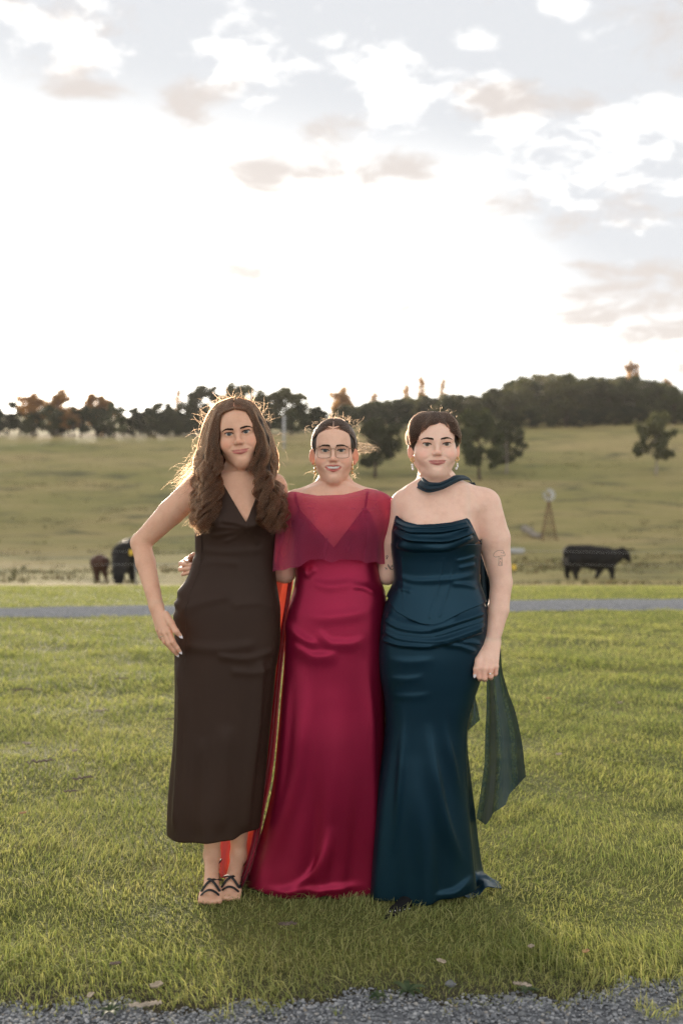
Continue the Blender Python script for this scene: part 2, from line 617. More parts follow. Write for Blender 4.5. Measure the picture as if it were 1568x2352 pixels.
def blade_mesh(x, y, z, h, w, lean, az, curl, r):
    """grass blades: three-row ribbons, five vertices each"""
    N = len(x)
    d = np.stack([np.cos(az), np.sin(az), np.zeros(N)], -1)
    sd = np.stack([-np.sin(az + r.normal(0, 0.9, N)), np.cos(az + r.normal(0, 0.9, N)), np.zeros(N)], -1)
    p0 = np.stack([x, y, z], -1)
    mid = p0 + d * (lean * h * 0.42)[:, None] + np.array([0, 0, 1.0]) * (h * 0.58)[:, None]
    tip = p0 + d * (lean * h * (1.0 + curl))[:, None] + np.array([0, 0, 1.0]) * (h * (1.0 - 0.3 * curl))[:, None]
    hw = (w / 2)[:, None]
    V = np.stack([p0 - sd * hw, p0 + sd * hw, mid - sd * hw * 0.85, mid + sd * hw * 0.85, tip], 1)
    b = (np.arange(N) * 5)[:, None]
    return V.reshape(-1, 3), b + np.array([[0, 1, 3, 2]]), b + np.array([[2, 3, 4]])


def grass_mat():
    m, g = material('grass_blades')
    geo = g.n('ShaderNodeNewGeometry')
    ri = geo.outputs['Random Per Island']
    pos = geo.outputs['Position']
    nl = g.noise(pos, 1.6, 5.0, 0.65)
    nm = g.noise(g.vmath('ADD', pos, (5, 3, 0)), 0.35, 3.0, 0.5)
    f = g.math('ADD', g.math('ADD', g.math('MULTIPLY', ri, 0.36), g.math('MULTIPLY', nl, 0.50)), g.math('MULTIPLY', nm, 0.28))
    c = g.ramp(f, [(0.22, (0.112, 0.160, 0.062)), (0.45, (0.26, 0.295, 0.112)), (0.68, (0.43, 0.415, 0.185)), (0.92, (0.58, 0.50, 0.30))])
    d = principled(g, c, 0.85, 0.06)
    t = g.n('ShaderNodeBsdfTranslucent')
    g.link(g.mix(1.0, c, (1.3, 1.34, 0.8), 'MULTIPLY'), t.inputs[0])
    mx = g.n('ShaderNodeMixShader')
    mx.inputs[0].default_value = 0.4
    g.link(d.outputs[0], mx.inputs[1])
    g.link(t.outputs[0], mx.inputs[2])
    output(g, mx)
    return m


GRASS = grass_mat()


def build_lawn_grass(scale=1.0):
    r = np.random.default_rng(5)
    XS, YS, HS, WS = [], [], [], []
    bands = [(2.50, 3.4, 13500, 0.029, 0.0027), (3.4, 4.6, 10000, 0.029, 0.0031), (4.6, 6.5, 5600, 0.030, 0.0042), (6.5, 9.5, 2600, 0.036, 0.0062), (9.5, 13.8, 1500, 0.036, 0.0085), (13.6, 18.6, 900, 0.035, 0.011)]
    for y0, y1, den, h, w in bands:
        hw = lambda y: 0.42 * y + 0.85
        A = (y1 - y0) * 2 * hw(y1)
        n = int(A * den * scale)
        x = r.uniform(-1, 1, n) * hw(y1)
        y = r.uniform(y0, y1, n)
        k = np.abs(x) < hw(y)
        e = LAWN_EDGE(x)
        # thins out over the gravel edge
        k &= (y < ROAD_NEAR(x)) | (y > ROAD_FAR(x))
        k &= (y > e + 0.03) | (r.random(n) < np.clip((y - e + 0.07) / 0.10, 0, 1) ** 1.3 * (vnoise(np.stack([x, y], -1) * 9, 3) > -0.1)) | ((r.random(n) < 0.6) & (y > 2.5) & (vnoise(np.stack([x, y * 1.6], -1) * 5.5, 77, 3) > 0.42))
        x, y = x[k], y[k]
        n = len(x)
        cl = vnoise(np.stack([x, y], -1) * 3.2, 8, 3)
        hh = h * (0.45 + 0.95 * r.random(n) ** 1.4) * (1 + 0.5 * cl)
        hh *= np.where(y < LAWN_EDGE(x) + 0.35, 1.15, 1.0)
        XS.append(x); YS.append(y); HS.append(np.clip(hh, 0.012, 0.09)); WS.append(w * (0.7 + 0.6 * r.random(n)))
    x, y, h, w = map(np.concatenate, (XS, YS, HS, WS))
    n = len(x)
    z = ground_z(x, y) + 0.018 * vnoise(np.stack([x, y], -1) * 1.9, 5, 3) * smooth01((y - 2.9) / 0.5) * smooth01((11.6 - y) / 1.0) - 0.004
    az = r.random(n) * 6.28
    flow = vnoise(np.stack([x, y], -1) * 1.3, 21, 2) * 3.0
    az = np.where(r.random(n) < 0.5, flow + r.normal(0, 0.5, n), az)
    lean = np.abs(r.normal(0.6, 0.5, n))
    V, q, t = blade_mesh(x, y, z, h, w, lean, az, 0.8 * r.random(n), r)
    o = mesh_obj('lawn_grass', V, [q, t], GRASS, smooth=True)
    tag(o, 'short mown green and straw coloured lawn grass round the women', 'grass', kind='stuff')
    return n


n_blades = build_lawn_grass(0.9)
print('blades', n_blades)


def build_paddock_tufts():
    r = np.random.default_rng(15)
    N = 16000
    y = 26 + (150 - 26) * r.random(N) ** 0.9
    x = r.uniform(-0.5, 0.5, N) * y * 0.9
    cl = vnoise(np.stack([x * 0.05, y * 0.16], -1), 31, 4)
    k = r.random(N) < np.clip(0.14 + 1.4 * (cl - 0.15), 0.05, 1)
    x, y = x[k], y[k]
    N = len(x)
    sz = 0.07 + 0.13 * r.random(N) ** 2
    M = 7
    X = np.repeat(x, M) + r.normal(0, 0.30, N * M)
    Yy = np.repeat(y, M) + r.normal(0, 0.12, N * M)
    h = np.repeat(sz, M) * (0.6 + 0.7 * r.random(N * M))
    V, q, t = blade_mesh(X, Yy, ground_z(X, Yy) - 0.02, h, h * 0.55, np.abs(r.normal(0.5, 0.4, N * M)), r.random(N * M) * 6.28, 0.3 * r.random(N * M), r)
    m, g = material('tussock')
    ri = g.n('ShaderNodeNewGeometry').outputs['Random Per Island']
    c = g.ramp(ri, [(0, (0.095, 0.095, 0.042)), (0.5, (0.155, 0.135, 0.062)), (1, (0.27, 0.20, 0.10))])
    output(g, principled(g, c, 0.8, 0.1))
    o = mesh_obj('tussock_grass', V, [q, t], m)
    tag(o, 'coarse dark tussocks scattered over the hillside paddock', 'grass', kind='stuff')


build_paddock_tufts()

# ---------------------------------------------------------------- trees
BARK_PALE = simple_mat('bark_pale', (0.30, 0.26, 0.22), 0.8, 0.1, 0.35, 3.0)
BARK_DARK = simple_mat('bark_dark', (0.085, 0.065, 0.05), 0.85, 0.1, 0.3, 3.0)
LEAF_OLIVE = leaf_mat('leaf_olive', (0.042, 0.050, 0.024), (0.125, 0.125, 0.055), 0.35, scale=0.7)
LEAF_DARK = leaf_mat('leaf_dark', (0.028, 0.040, 0.020), (0.085, 0.098, 0.044), 0.30, scale=0.5)
LEAF_LIGHT = leaf_mat('leaf_light', (0.075, 0.085, 0.042), (0.20, 0.195, 0.09), 0.35, scale=0.6)
LEAF_GLOW = leaf_mat('leaf_glow', (0.08, 0.06, 0.025), (0.20, 0.14, 0.055), 0.6, tcol=(0.75, 0.42, 0.12), scale=0.5)  # orange of the low sun behind the trees painted into the leaf colour


def leaf_cloud(cent, rad, per, size, r, flat=0.75):
    """leaf faces (diamonds) spread through clumps: centres (n,3), radii (n,)"""
    n = len(cent) * per
    c = np.repeat(cent, per, 0)
    R = np.repeat(rad, per)
    d = r.normal(size=(n, 3))
    d /= np.linalg.norm(d, axis=1, keepdims=True)
    rr = r.random(n) ** 0.45
    p = c + d * (R * rr)[:, None] * np.array([1, 1, flat])
    a = r.normal(size=(n, 3))
    a /= np.linalg.norm(a, axis=1, keepdims=True)
    b = np.cross(a, r.normal(size=(n, 3)))
    b /= np.linalg.norm(b, axis=1, keepdims=True) + 1e-9
    s = size * (0.6 + 0.8 * r.random(n))[:, None]
    V = np.stack([p - a * s, p - b * s * 0.55, p + a * s, p + b * s * 0.55], 1)
    f = np.arange(n * 4).reshape(n, 4)
    return V.reshape(-1, 3), f


def tree_proto(kind, seed):
    """returns trunk MB and leaf arrays for a tree one unit high with its base at the origin"""
    r = np.random.default_rng(seed)
    tr = MB()
    if kind == 'gum':            # tall pale trunk, open layered crown
        nb, hb, cr = 9, 0.28, 0.34
    elif kind == 'bush':         # dense from the ground
        nb, hb, cr = 7, 0.10, 0.40
    elif kind == 'wood':         # crown of a forest tree
        nb, hb, cr = 10, 0.12, 0.40
    elif kind == 'oak':          # broad round paddock tree
        nb, hb, cr = 10, 0.22, 0.46
    elif kind == 'spire':        # narrow emergent
        nb, hb, cr = 9, 0.15, 0.15
    top = np.array([r.normal(0, 0.03), r.normal(0, 0.03), 0.80])
    ts = np.linspace(0, 1, 6)
    path = np.stack([top[0] * ts**2 + 0.012 * np.sin(ts * 7), top[1] * ts**2 + 0.012 * np.cos(ts * 6), top[2] * ts - 0.03 * (1 - ts)], -1)
    tr.tube(path, np.interp(ts, [0, 0.15, 1], [0.034, 0.024, 0.006]), 7)
    cents, rads = [], []
    for k in range(nb):
        t = hb + (0.86 - hb) * (k + 0.5) / nb
        i = np.interp(t / 0.8, ts, np.arange(6))
        st = np.array([np.interp(i, np.arange(6), path[:, c]) for c in range(3)])
        a = k * 2.4 + r.normal(0, 0.5)
        if kind == 'bush':
            prof = 1.0 - 0.5 * (t - 0.1)
        elif kind == 'spire':
            prof = 1.15 - 0.9 * max(t - hb, 0)
        else:
            prof = math.sin(math.pi * min(1, max(0.12, (t - hb + 0.16) / (1.05 - hb)))) ** 0.7
        ln = cr * prof * (0.7 + 0.45 * r.random())
        e = st + np.array([math.cos(a) * ln, math.sin(a) * ln, 0.10 + 0.10 * r.random()])
        m = (st + e) / 2 + np.array([0, 0, -0.02])
        tr.tube([st, m, e], [0.010, 0.007, 0.003], 5)
        for q in range(5):
            f = 0.35 + 0.75 * r.random()
            p = st + (e - st) * f + r.normal(0, 0.055, 3)
            cents.append(p)
            rads.append((0.075 if kind != 'spire' else 0.045) + 0.07 * r.random())
            if q < 2:
                tr.tube([st + (e - st) * f * 0.6, p], [0.005, 0.002], 4)
    for q in range(8):
        cents.append(top + r.normal(0, 1, 3) * np.array([cr * 0.28, cr * 0.28, 0.07]) + np.array([0, 0, 0.05]))
        rads.append(0.06 + 0.05 * r.random())
    cents, rads = np.array(cents), np.array(rads)
    per = {'gum': 90, 'bush': 110, 'wood': 90, 'oak': 130, 'spire': 42}[kind]
    size = {'gum': 0.028, 'bush': 0.036, 'wood': 0.034, 'oak': 0.028, 'spire': 0.022}[kind]
    lv, lf = leaf_cloud(cents, rads, per, size, r)
    lv[:, 2] = np.maximum(lv[:, 2], 0.01)
    k = 1.0 / lv[:, 2].max()
    lv = lv * k
    w = (np.ptp(lv[:, 0]) + np.ptp(lv[:, 1])) / 2
    EXT[kind, seed] = w * 0.94
    return tr, lv, lf


PROTO = {}
EXT = {}


def get_proto(kind, seed, bark, leaf):
    key = (kind, seed)
    if key not in PROTO:
        tr, lv, lf = tree_proto(kind, seed)
        to = tr.build('trunk', bark)
        co = mesh_obj('crown', lv, lf, leaf, smooth=False)
        for o in (to, co):
            C.objects.unlink(o)
        PROTO[key] = (to.data, co.data)
        bpy.data.objects.remove(to)
        bpy.data.objects.remove(co)
    return PROTO[key]


def put_tree(name, kind, seed, bark, leaf, X, Y, height, width, label, group=None, cat='tree', rz=None, sink=0.1):
    """width is the width of the crown in metres"""
    tm, cm = get_proto(kind, seed, bark, leaf)
    z = float(ground_z(np.array([X]), np.array([Y]))[0]) - sink
    root = empty(name, (X, Y, z), label, cat, group)
    ext = EXT[kind, seed]
    root.scale = (width / ext, width / ext, height)
    root.rotation_euler = (0, 0, rz if rz is not None else random.random() * 6.28)
    for nm, me in (('trunk', tm), ('crown', cm)):
        o = bpy.data.objects.new(nm, me)
        C.objects.link(o)
        o.parent = root
        o.material_slots[0].link = 'OBJECT'
        o.material_slots[0].material = bark if nm == 'trunk' else leaf
    return root


def tree_px(name, kind, seed, bark, leaf, x0, x1, ytop, Y, label, group=None, **kw):
    """place a tree at distance Y so that it covers columns x0..x1 and reaches up to row ytop"""
    xm = (x0 + x1) / 2
    X = (xm - 784) / F * Y
    zb = float(ground_z(np.array([X]), np.array([Y]))[0])
    zt = CAM_H + (1176 - ytop) / F * Y
    return put_tree(name, kind, seed, bark, leaf, X, Y, (zt - zb) * 1.07 + 0.1, (x1 - x0) / F * Y * 1.06, label, group, **kw)


# the gums on the left skyline, backlit by the low sun
G1 = 'backlit trees along the left skyline'
for a in [
    ('gum', 1, 40, 118, 905, 170, 'sunlit pale trunked gum tree at the far left of the skyline'),
    ('gum', 2, 96, 162, 893, 168, 'tall orange lit gum tree with rounded top on the left skyline'),
    ('gum', 3, 138, 200, 938, 167, 'low leaning gum with white trunk beside the tall orange lit gum'),
    ('bush', 4, 186, 268, 906, 172, 'rounded dark tree right of the orange lit gums on the skyline'),
    ('bush', 5, 328, 378, 938, 172, 'low rounded shrub on the skyline left of the long haired woman'),
    ('bush', 6, 366, 412, 928, 176, 'small bushy tree on the skyline just left of the long haired woman'),
    ('spire', 7, 396, 416, 895, 180, 'thin wispy sapling rising above the shrubs left of the long haired woman'),
    ('bush', 18, 404, 470, 915, 176, 'dark rounded tree just left of the long haired woman, behind the broad backlit one'),
    ('oak', 19, 560, 640, 905, 178, 'dark tree filling the gap right of the head of the long haired woman'),
    ('bush', 24, 690, 760, 935, 175, 'low dark tree on the skyline left of the woman with glasses'),
    ('oak', 8, 420, 510, 888, 172, 'broad backlit tree behind the left side of the long haired woman'),
    ('oak', 9, 492, 600, 880, 174, 'tallest backlit tree directly behind the head of the long haired woman'),
    ('oak', 10, 596, 712, 893, 172, 'broad round topped tree on the skyline right of the long haired woman'),
    ('gum', 11, 752, 815, 892, 215, 'flat topped gum on thin trunks behind the woman with glasses'),
    ('spire', 12, 846, 876, 902, 300, 'slim tree above the wood, right of the flat topped gum'),
    ('spire', 13, 916, 942, 884, 300, 'leftmost of three feathery trees above the wood, beside the short haired woman'),
    ('spire', 14, 953, 980, 866, 300, 'tallest of three feathery trees rising above the wood behind the short haired woman'),
    ('spire', 15, 1004, 1027, 872, 300, 'rightmost of three feathery trees above the wood behind the short haired woman'),
    ('gum', 16, 1430, 1466, 830, 318, 'lone tree standing highest on the wooded hill at right'),
    ('gum', 17, 1520, 1550, 868, 318, 'small tree at the right end of the wooded ridge'),
]:
    kind, seed, x0, x1, yt, Y, lab = a
    seed = {'gum': 1 + seed % 3, 'bush': 20 + seed % 4, 'oak': 81 + seed % 2, 'spire': 12 + seed % 2}[kind]
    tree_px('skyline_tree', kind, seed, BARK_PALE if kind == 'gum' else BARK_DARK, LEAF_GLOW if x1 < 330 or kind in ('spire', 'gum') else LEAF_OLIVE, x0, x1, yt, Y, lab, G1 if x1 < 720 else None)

# the dark hedge of scrub along the top of the paddock on the left
r = np.random.default_rng(42)
for i, xc in enumerate(np.arange(-460, 800, 24)):
    xx = xc + r.normal(0, 5)
    tree_px('scrub_shrub', 'bush', 20 + i % 4, BARK_DARK, LEAF_DARK, xx - 24 - 8 * r.random(), xx + 24 + 8 * r.random(),
            943 + r.normal(0, 6) - 12 * (i % 3 == 0), 166 + r.random() * 8, 'dark scrubby shrub in the hedge line along the top of the left paddock',
            'scrub along the paddock top', cat='shrub')

# the wooded hill on the right, tree by tree
r = np.random.default_rng(43)
sky_x = [700, 784, 850, 900, 1000, 1100, 1180, 1250, 1350, 1400, 1440, 1500, 1568, 1800]
sky_y = [955, 932, 918, 914, 902, 904, 872, 850, 860, 866, 858, 868, 892, 920]
cnt = 0
for row, Y in enumerate([172, 184, 198, 216, 236, 260, 288, 318]):
    step = 5.6 if Y < 230 else 7.0
    X = (730 - 784) / F * Y
    while X < (1760 - 784) / F * Y:
        Xj, Yj = X + r.normal(0, 1.2), Y + r.normal(0, 3.5)
        u = 784 + F * Xj / Yj
        if not (row == 0 and u < 800):
            top = np.interp(u, sky_x, sky_y)
            zg = float(ground_z(np.array([Xj]), np.array([Yj]))[0])
            zmax = CAM_H + (1176 - top) / F * Yj - zg
            h = 6.8 + 3.6 * r.random()
            if Y >= 288:
                h = zmax * (0.90 + 0.13 * r.random())
            h = min(h, zmax * 1.0)
            if h > 2.5:
                put_tree('wood_tree', 'wood', 60 + cnt % 5, BARK_PALE if r.random() < 0.35 else BARK_DARK,
                         (LEAF_LIGHT, LEAF_OLIVE, LEAF_DARK)[int(r.choice(3, p=[0.3, 0.4, 0.3]))], Xj, Yj, h, min(h, 8) * (0.85 + 0.4 * r.random()),
                         ('tree at the lower front edge of the wood on the right hill' if row < 2 else 'tree along the ridge top of the wood on the right hill' if Y >= 288 else 'tree in the middle of the wood on the right hill'), 'trees of the wood on the right hill')
                cnt += 1
        X += step * (0.75 + 0.5 * r.random())
print('wood trees', cnt)

for i, xc in enumerate(np.arange(1130, 1640, 26)):
    xx = xc + r.normal(0, 6)
    tree_px('scrub_shrub', 'bush', 20 + i % 4, BARK_DARK, LEAF_DARK, xx - 26, xx + 26, 938 + r.normal(0, 7), 168 + 4 * r.random(), 'dark shrub along the foot of the wood on the right hill',
            'scrub at the foot of the wood', cat='shrub')

# three trees standing in the paddock
tree_px('paddock_tree', 'oak', 81, BARK_DARK, LEAF_OLIVE, 798, 928, 966, 115, 'bushy green paddock tree between the woman with glasses and the short haired woman')
tree_px('paddock_tree', 'oak', 82, BARK_DARK, LEAF_DARK, 1042, 1160, 950, 114, 'large dark paddock tree beside the head of the short haired woman')
tree_px('paddock_tree', 'oak', 82, BARK_PALE, LEAF_OLIVE, 1120, 1206, 970, 118, 'lighter spreading paddock tree right of the large dark one')
tree_px('paddock_tree', 'oak', 88, BARK_PALE, LEAF_LIGHT, 1462, 1550, 950, 117, 'lone pale limbed tree standing in the paddock at far right')

# ---------------------------------------------------------------- soft bodies: distance fields turned into one continuous skin
class Prim:
    __slots__ = ('c', 'R', 'fn', 'op', 'k')

    def __init__(self, c, R, fn, op='+', k=0.01):
        self.c, self.R, self.fn, self.op, self.k = np.asarray(c, float), float(R), fn, op, k


def cols(P):
    """an (n,3) array as three columns"""
    P = np.asarray(P, np.float32).reshape(-1, 3)
    return (np.ascontiguousarray(P[:, 0]), np.ascontiguousarray(P[:, 1]), np.ascontiguousarray(P[:, 2]))


def rcone(a, b, r1, r2, k=0.012, op='+'):
    a, b = np.asarray(a, float), np.asarray(b, float)
    ba = b - a
    L2 = max(float(ba @ ba), 1e-12)
    f = np.float32
    ax, ay, az = map(f, a)
    bx, by, bz = map(f, ba)
    q0, q1, q2 = map(f, ba / L2)
    r1f, drf = f(r1), f(r2 - r1)

    def fn(P):
        x, y, z = P[0] - ax, P[1] - ay, P[2] - az
        t = np.clip(x * q0 + y * q1 + z * q2, 0, 1)
        x -= t * bx
        y -= t * by
        z -= t * bz
        return np.sqrt(x * x + y * y + z * z) - (r1f + drf * t)
    return Prim((a + b) / 2, math.sqrt(L2) / 2 + max(r1, r2), fn, op, k)


def chain(pts, rads, k=0.012, op='+'):
    ks = k if isinstance(k, (list, tuple)) else [k] * (len(pts) - 1)
    return [rcone(pts[i], pts[i + 1], rads[i], rads[i + 1], ks[i], op) for i in range(len(pts) - 1)]


def ell(c, r, k=0.012, op='+', rot=None):
    c, r = np.asarray(c, float), np.asarray(r, float)
    f = np.float32
    cx, cy, cz = map(f, c)
    i0, i1, i2 = map(f, 1 / r)
    rm = f(-r.min())
    M = None if rot is None else np.asarray(rot, np.float32)

    def fn(P):
        x, y, z = P[0] - cx, P[1] - cy, P[2] - cz
        if M is not None:
            x, y, z = (x * M[0, 0] + y * M[1, 0] + z * M[2, 0], x * M[0, 1] + y * M[1, 1] + z * M[2, 1], x * M[0, 2] + y * M[1, 2] + z * M[2, 2])
        x = x * i0
        y = y * i1
        z = z * i2
        k0 = np.sqrt(x * x + y * y + z * z)
        x *= i0
        y *= i1
        z *= i2
        k1 = np.sqrt(x * x + y * y + z * z)
        return np.where(k1 < 1e-9, rm, k0 * (k0 - 1) / np.maximum(k1, f(1e-9)))
    return Prim(c, r.max(), fn, op, k)


def xform(prims, R, o, s=1.0):
    """move primitives from a local frame into the world: p = o + s * R @ q"""
    R = np.asarray(R, float)
    o = np.asarray(o, float)
    M = (R / s).astype(np.float32)
    of = o.astype(np.float32)
    cache = [None, None]
    sf = np.float32(s)

    def loc(P):
        if cache[0] is not P:
            x, y, z = P[0] - of[0], P[1] - of[1], P[2] - of[2]
            cache[1] = tuple(x * M[0, j] + y * M[1, j] + z * M[2, j] for j in range(3))
            cache[0] = P
        return cache[1]
    out = []
    for p in prims:
        def fn(P, f=p.fn):
            return f(loc(P)) * sf
        out.append(Prim(o + s * (R @ p.c), p.R * s, fn, p.op, p.k * s))
    return out


def evaluate(prims, P, c=None, rad=0.0, pre=None):
    if not isinstance(P, tuple):
        P = cols(P)
    d = np.full(len(P[0]), 0.12, np.float32)
    if c is not None:
        pc, pr = pre
        near = np.sqrt(((pc - c) ** 2).sum(1)) - pr < rad
        prims = [p for p, m in zip(prims, near) if m]
    for p in prims:
        e = p.fn(P)
        k = np.float32(p.k)
        if p.op == '+':
            h = np.maximum(k - np.abs(d - e), 0)
            d = np.minimum(d, e) - h * h * (np.float32(0.25) / k)
        elif p.op == '-':
            h = np.maximum(k - np.abs(d + e), 0)
            d = np.maximum(d, -e) + h * h * (np.float32(0.25) / k)
        else:
            d = np.maximum(d, e)
    return d


_EDGES = [((0, 0, 0), (1, 0, 0)), ((0, 1, 0), (1, 1, 0)), ((0, 0, 1), (1, 0, 1)), ((0, 1, 1), (1, 1, 1)),
          ((0, 0, 0), (0, 1, 0)), ((1, 0, 0), (1, 1, 0)), ((0, 0, 1), (0, 1, 1)), ((1, 0, 1), (1, 1, 1)),
          ((0, 0, 0), (0, 0, 1)), ((1, 0, 0), (1, 0, 1)), ((0, 1, 0), (0, 1, 1)), ((1, 1, 0), (1, 1, 1))]


def skin_mesh(prims, lo, hi, h, keep=None, B=14):
    """surface nets over the blocks of space that the surface passes through; returns vertices and quads"""
    lo, hi = np.asarray(lo, float), np.asarray(hi, float)
    bs = B * h
    nb = np.ceil((hi - lo) / bs).astype(int)
    ctr = np.stack(np.meshgrid(*[lo[i] + (np.arange(nb[i]) + 0.5) * bs for i in range(3)], indexing='ij'), -1).reshape(-1, 3)
    bid = np.stack(np.meshgrid(*[np.arange(nb[i]) for i in range(3)], indexing='ij'), -1).reshape(-1, 3)
    d0 = evaluate(prims, ctr)
    act = np.abs(d0) < bs * 0.87 * 1.2 + 0.003
    pre = (np.array([p.c for p in prims]), np.array([p.R + p.k + 0.012 for p in prims]))
    if keep is not None:
        act &= keep(ctr)
    dims = nb * B + 4
    lin = np.arange(-1, B + 1)
    G = np.stack(np.meshgrid(lin, lin, lin, indexing='ij'), -1)
    n = B + 2
    VK, VP, QS = [], [], []
    gid = lambda I: ((I[..., 0] + 1) * dims[1] + (I[..., 1] + 1)) * dims[2] + (I[..., 2] + 1)
    for b, c in zip(bid[act], ctr[act]):
        I = G + b * B
        P = lo + I * h
        D = evaluate(prims, P.reshape(-1, 3), c, bs * 0.87 + 2 * h, pre).reshape(n, n, n)
        S = D < 0
        if S.all() or not S.any():
            continue
        m = n - 1
        acc = np.zeros((m, m, m, 3))
        cnt = np.zeros((m, m, m))
        for e0, e1 in _EDGES:
            sa = tuple(slice(e0[i], e0[i] + m) for i in range(3))
            sb = tuple(slice(e1[i], e1[i] + m) for i in range(3))
            A, Bv = D[sa], D[sb]
            x = (A < 0) != (Bv < 0)
            t = np.where(x, A / np.where(x, A - Bv, 1), 0)
            e0v, e1v = np.array(e0, float), np.array(e1, float)
            if x.any():
                ix = np.nonzero(x)
                acc[ix] += e0v + t[ix][:, None] * (e1v - e0v)
                cnt[ix] += 1
        ok = cnt > 0
        cI = I[:-1, :-1, :-1][ok]
        VK.append(gid(cI))
        VP.append(lo + (cI + acc[ok] / cnt[ok][:, None]) * h)
        for ax in range(3):
            u, v = (ax + 1) % 3, (ax + 2) % 3
            sl0 = [slice(1, n - 1)] * 3
            sl1 = list(sl0)
            sl1[ax] = slice(2, n)
            A, Bv = S[tuple(sl0)], S[tuple(sl1)]
            for flip, cond in ((False, A & ~Bv), (True, ~A & Bv)):
                if not cond.any():
                    continue
                E = I[1:-1, 1:-1, 1:-1][cond]
                du = np.zeros(3, int); du[u] = 1
                dv = np.zeros(3, int); dv[v] = 1
                q = np.stack([gid(E - du - dv), gid(E - dv), gid(E), gid(E - du)], -1)
                QS.append(q[:, ::-1] if flip else q)
    VK, VP, QS = np.concatenate(VK), np.concatenate(VP), np.concatenate(QS)
    uk, first = np.unique(VK, return_index=True)
    V = VP[first]
    Q = np.searchsorted(uk, QS)
    good = (uk[np.clip(Q, 0, len(uk) - 1)] == QS).all(1)
    return V, Q[good]


def merge_meshes(parts):
    Vs, Qs, n = [], [], 0
    for V, Q in parts:
        Vs.append(V)
        Qs.append(Q + n)
        n += len(V)
    return np.concatenate(Vs), np.concatenate(Qs)


def rot_xyz(rx=0, ry=0, rz=0):
    rx, ry, rz = map(math.radians, (rx, ry, rz))
    X = np.array([[1, 0, 0], [0, math.cos(rx), -math.sin(rx)], [0, math.sin(rx), math.cos(rx)]])
    Y = np.array([[math.cos(ry), 0, math.sin(ry)], [0, 1, 0], [-math.sin(ry), 0, math.cos(ry)]])
    Z = np.array([[math.cos(rz), -math.sin(rz), 0], [math.sin(rz), math.cos(rz), 0], [0, 0, 1]])
    return Z @ Y @ X


# ---------------------------------------------------------------- torso profile shared by body and gown
class Profile:
    """stack of rounded cross-sections; rows are (picture row, left column, right column, depth front, depth back, exponent)"""
    def __init__(self, rows, Yc, inset=0.0):
        rows = sorted(rows, key=lambda q: -q[0])
        R = np.array([list(q) + [2.3] * (6 - len(q)) for q in rows], float)
        k = Yc / F
        self.z = CAM_H - (R[:, 0] - 1176) * k
        self.cx = ((R[:, 1] + R[:, 2]) / 2 - 784) * k
        self.a = (R[:, 2] - R[:, 1]) / 2 * k - inset
        self.bf = R[:, 3] - inset
        self.bb = R[:, 4] - inset
        self.n = R[:, 5]
        self.cy = Yc
        self.bumps = []
        # smooth (monotone cubic) resampling of the tables
        zz = np.linspace(self.z[0], self.z[-1], 400)
        for nm in ('cx', 'a', 'bf', 'bb', 'n'):
            setattr(self, nm, self._pchip(self.z, getattr(self, nm), zz))
        self.z = zz

    @staticmethod
    def _pchip(x, y, xi):
        h = np.diff(x)
        dl = np.diff(y) / h
        m = np.zeros(len(x))
        for i in range(1, len(x) - 1):
            if dl[i - 1] * dl[i] > 0:
                w1, w2 = 2 * h[i] + h[i - 1], h[i] + 2 * h[i - 1]
                m[i] = (w1 + w2) / (w1 / dl[i - 1] + w2 / dl[i])
        m[0], m[-1] = dl[0], dl[-1]
        j = np.clip(np.searchsorted(x, xi) - 1, 0, len(x) - 2)
        t = (xi - x[j]) / h[j]
        return ((2 * t**3 - 3 * t**2 + 1) * y[j] + (t**3 - 2 * t**2 + t) * h[j] * m[j]
                + (-2 * t**3 + 3 * t**2) * y[j + 1] + (t**3 - t**2) * h[j] * m[j + 1])

    def bump(self, th, z, sth, sz, amp):
        self.bumps.append((th, z, sth, sz, amp))

    def centre(self, z):
        return np.interp(z, self.z, self.cx)

    def radius(self, th, z):
        """th = 0 faces the camera, positive towards the right of the picture"""
        a, bf, bb, n = (np.interp(z, self.z, q) for q in (self.a, self.bf, self.bb, self.n))
        s, c = np.abs(np.sin(th)), np.cos(th)
        b = np.where(c > 0, bf, bb)
        r = ((s / a) ** n + (np.abs(c) / b) ** n) ** (-1 / n)
        for t0, z0, st, sz, am in self.bumps:
            dt = (th - t0 + np.pi) % (2 * np.pi) - np.pi
            dz = z - z0
            szz = np.where(dz > 0, sz[0], sz[1]) if isinstance(sz, tuple) else sz
            r = r + am * np.exp(-(dt / st) ** 2 - (dz / szz) ** 2)
        return r

    def prim(self, k=0.03):
        z0, z1 = self.z[0], self.z[-1]

        def fn(P):
            z = P[2]
            zc = np.clip(z, z0, z1)
            dx, dy = P[0] - self.centre(zc), P[1] - self.cy
            rho = np.sqrt(dx * dx + dy * dy) + 1e-9
            th = np.arctan2(dx, -dy)
            d = (rho - self.radius(th, zc)) * 0.85
            return np.maximum(d, np.maximum(z - z1, z0 - z)).astype(np.float32)
        c = np.array([self.cx.mean(), self.cy, (z0 + z1) / 2])
        return Prim(c, (z1 - z0) / 2 + 0.3, fn, '+', k)

    def point(self, th, z, off=0.0):
        r = self.radius(th, z) + off
        return np.stack([self.centre(z) + r * np.sin(th), self.cy - r * np.cos(th), z], -1)


def to_px(P):
    return np.stack([784 + F * P[..., 0] / P[..., 1], 1176 - F * (P[..., 2] - CAM_H) / P[..., 1]], -1)


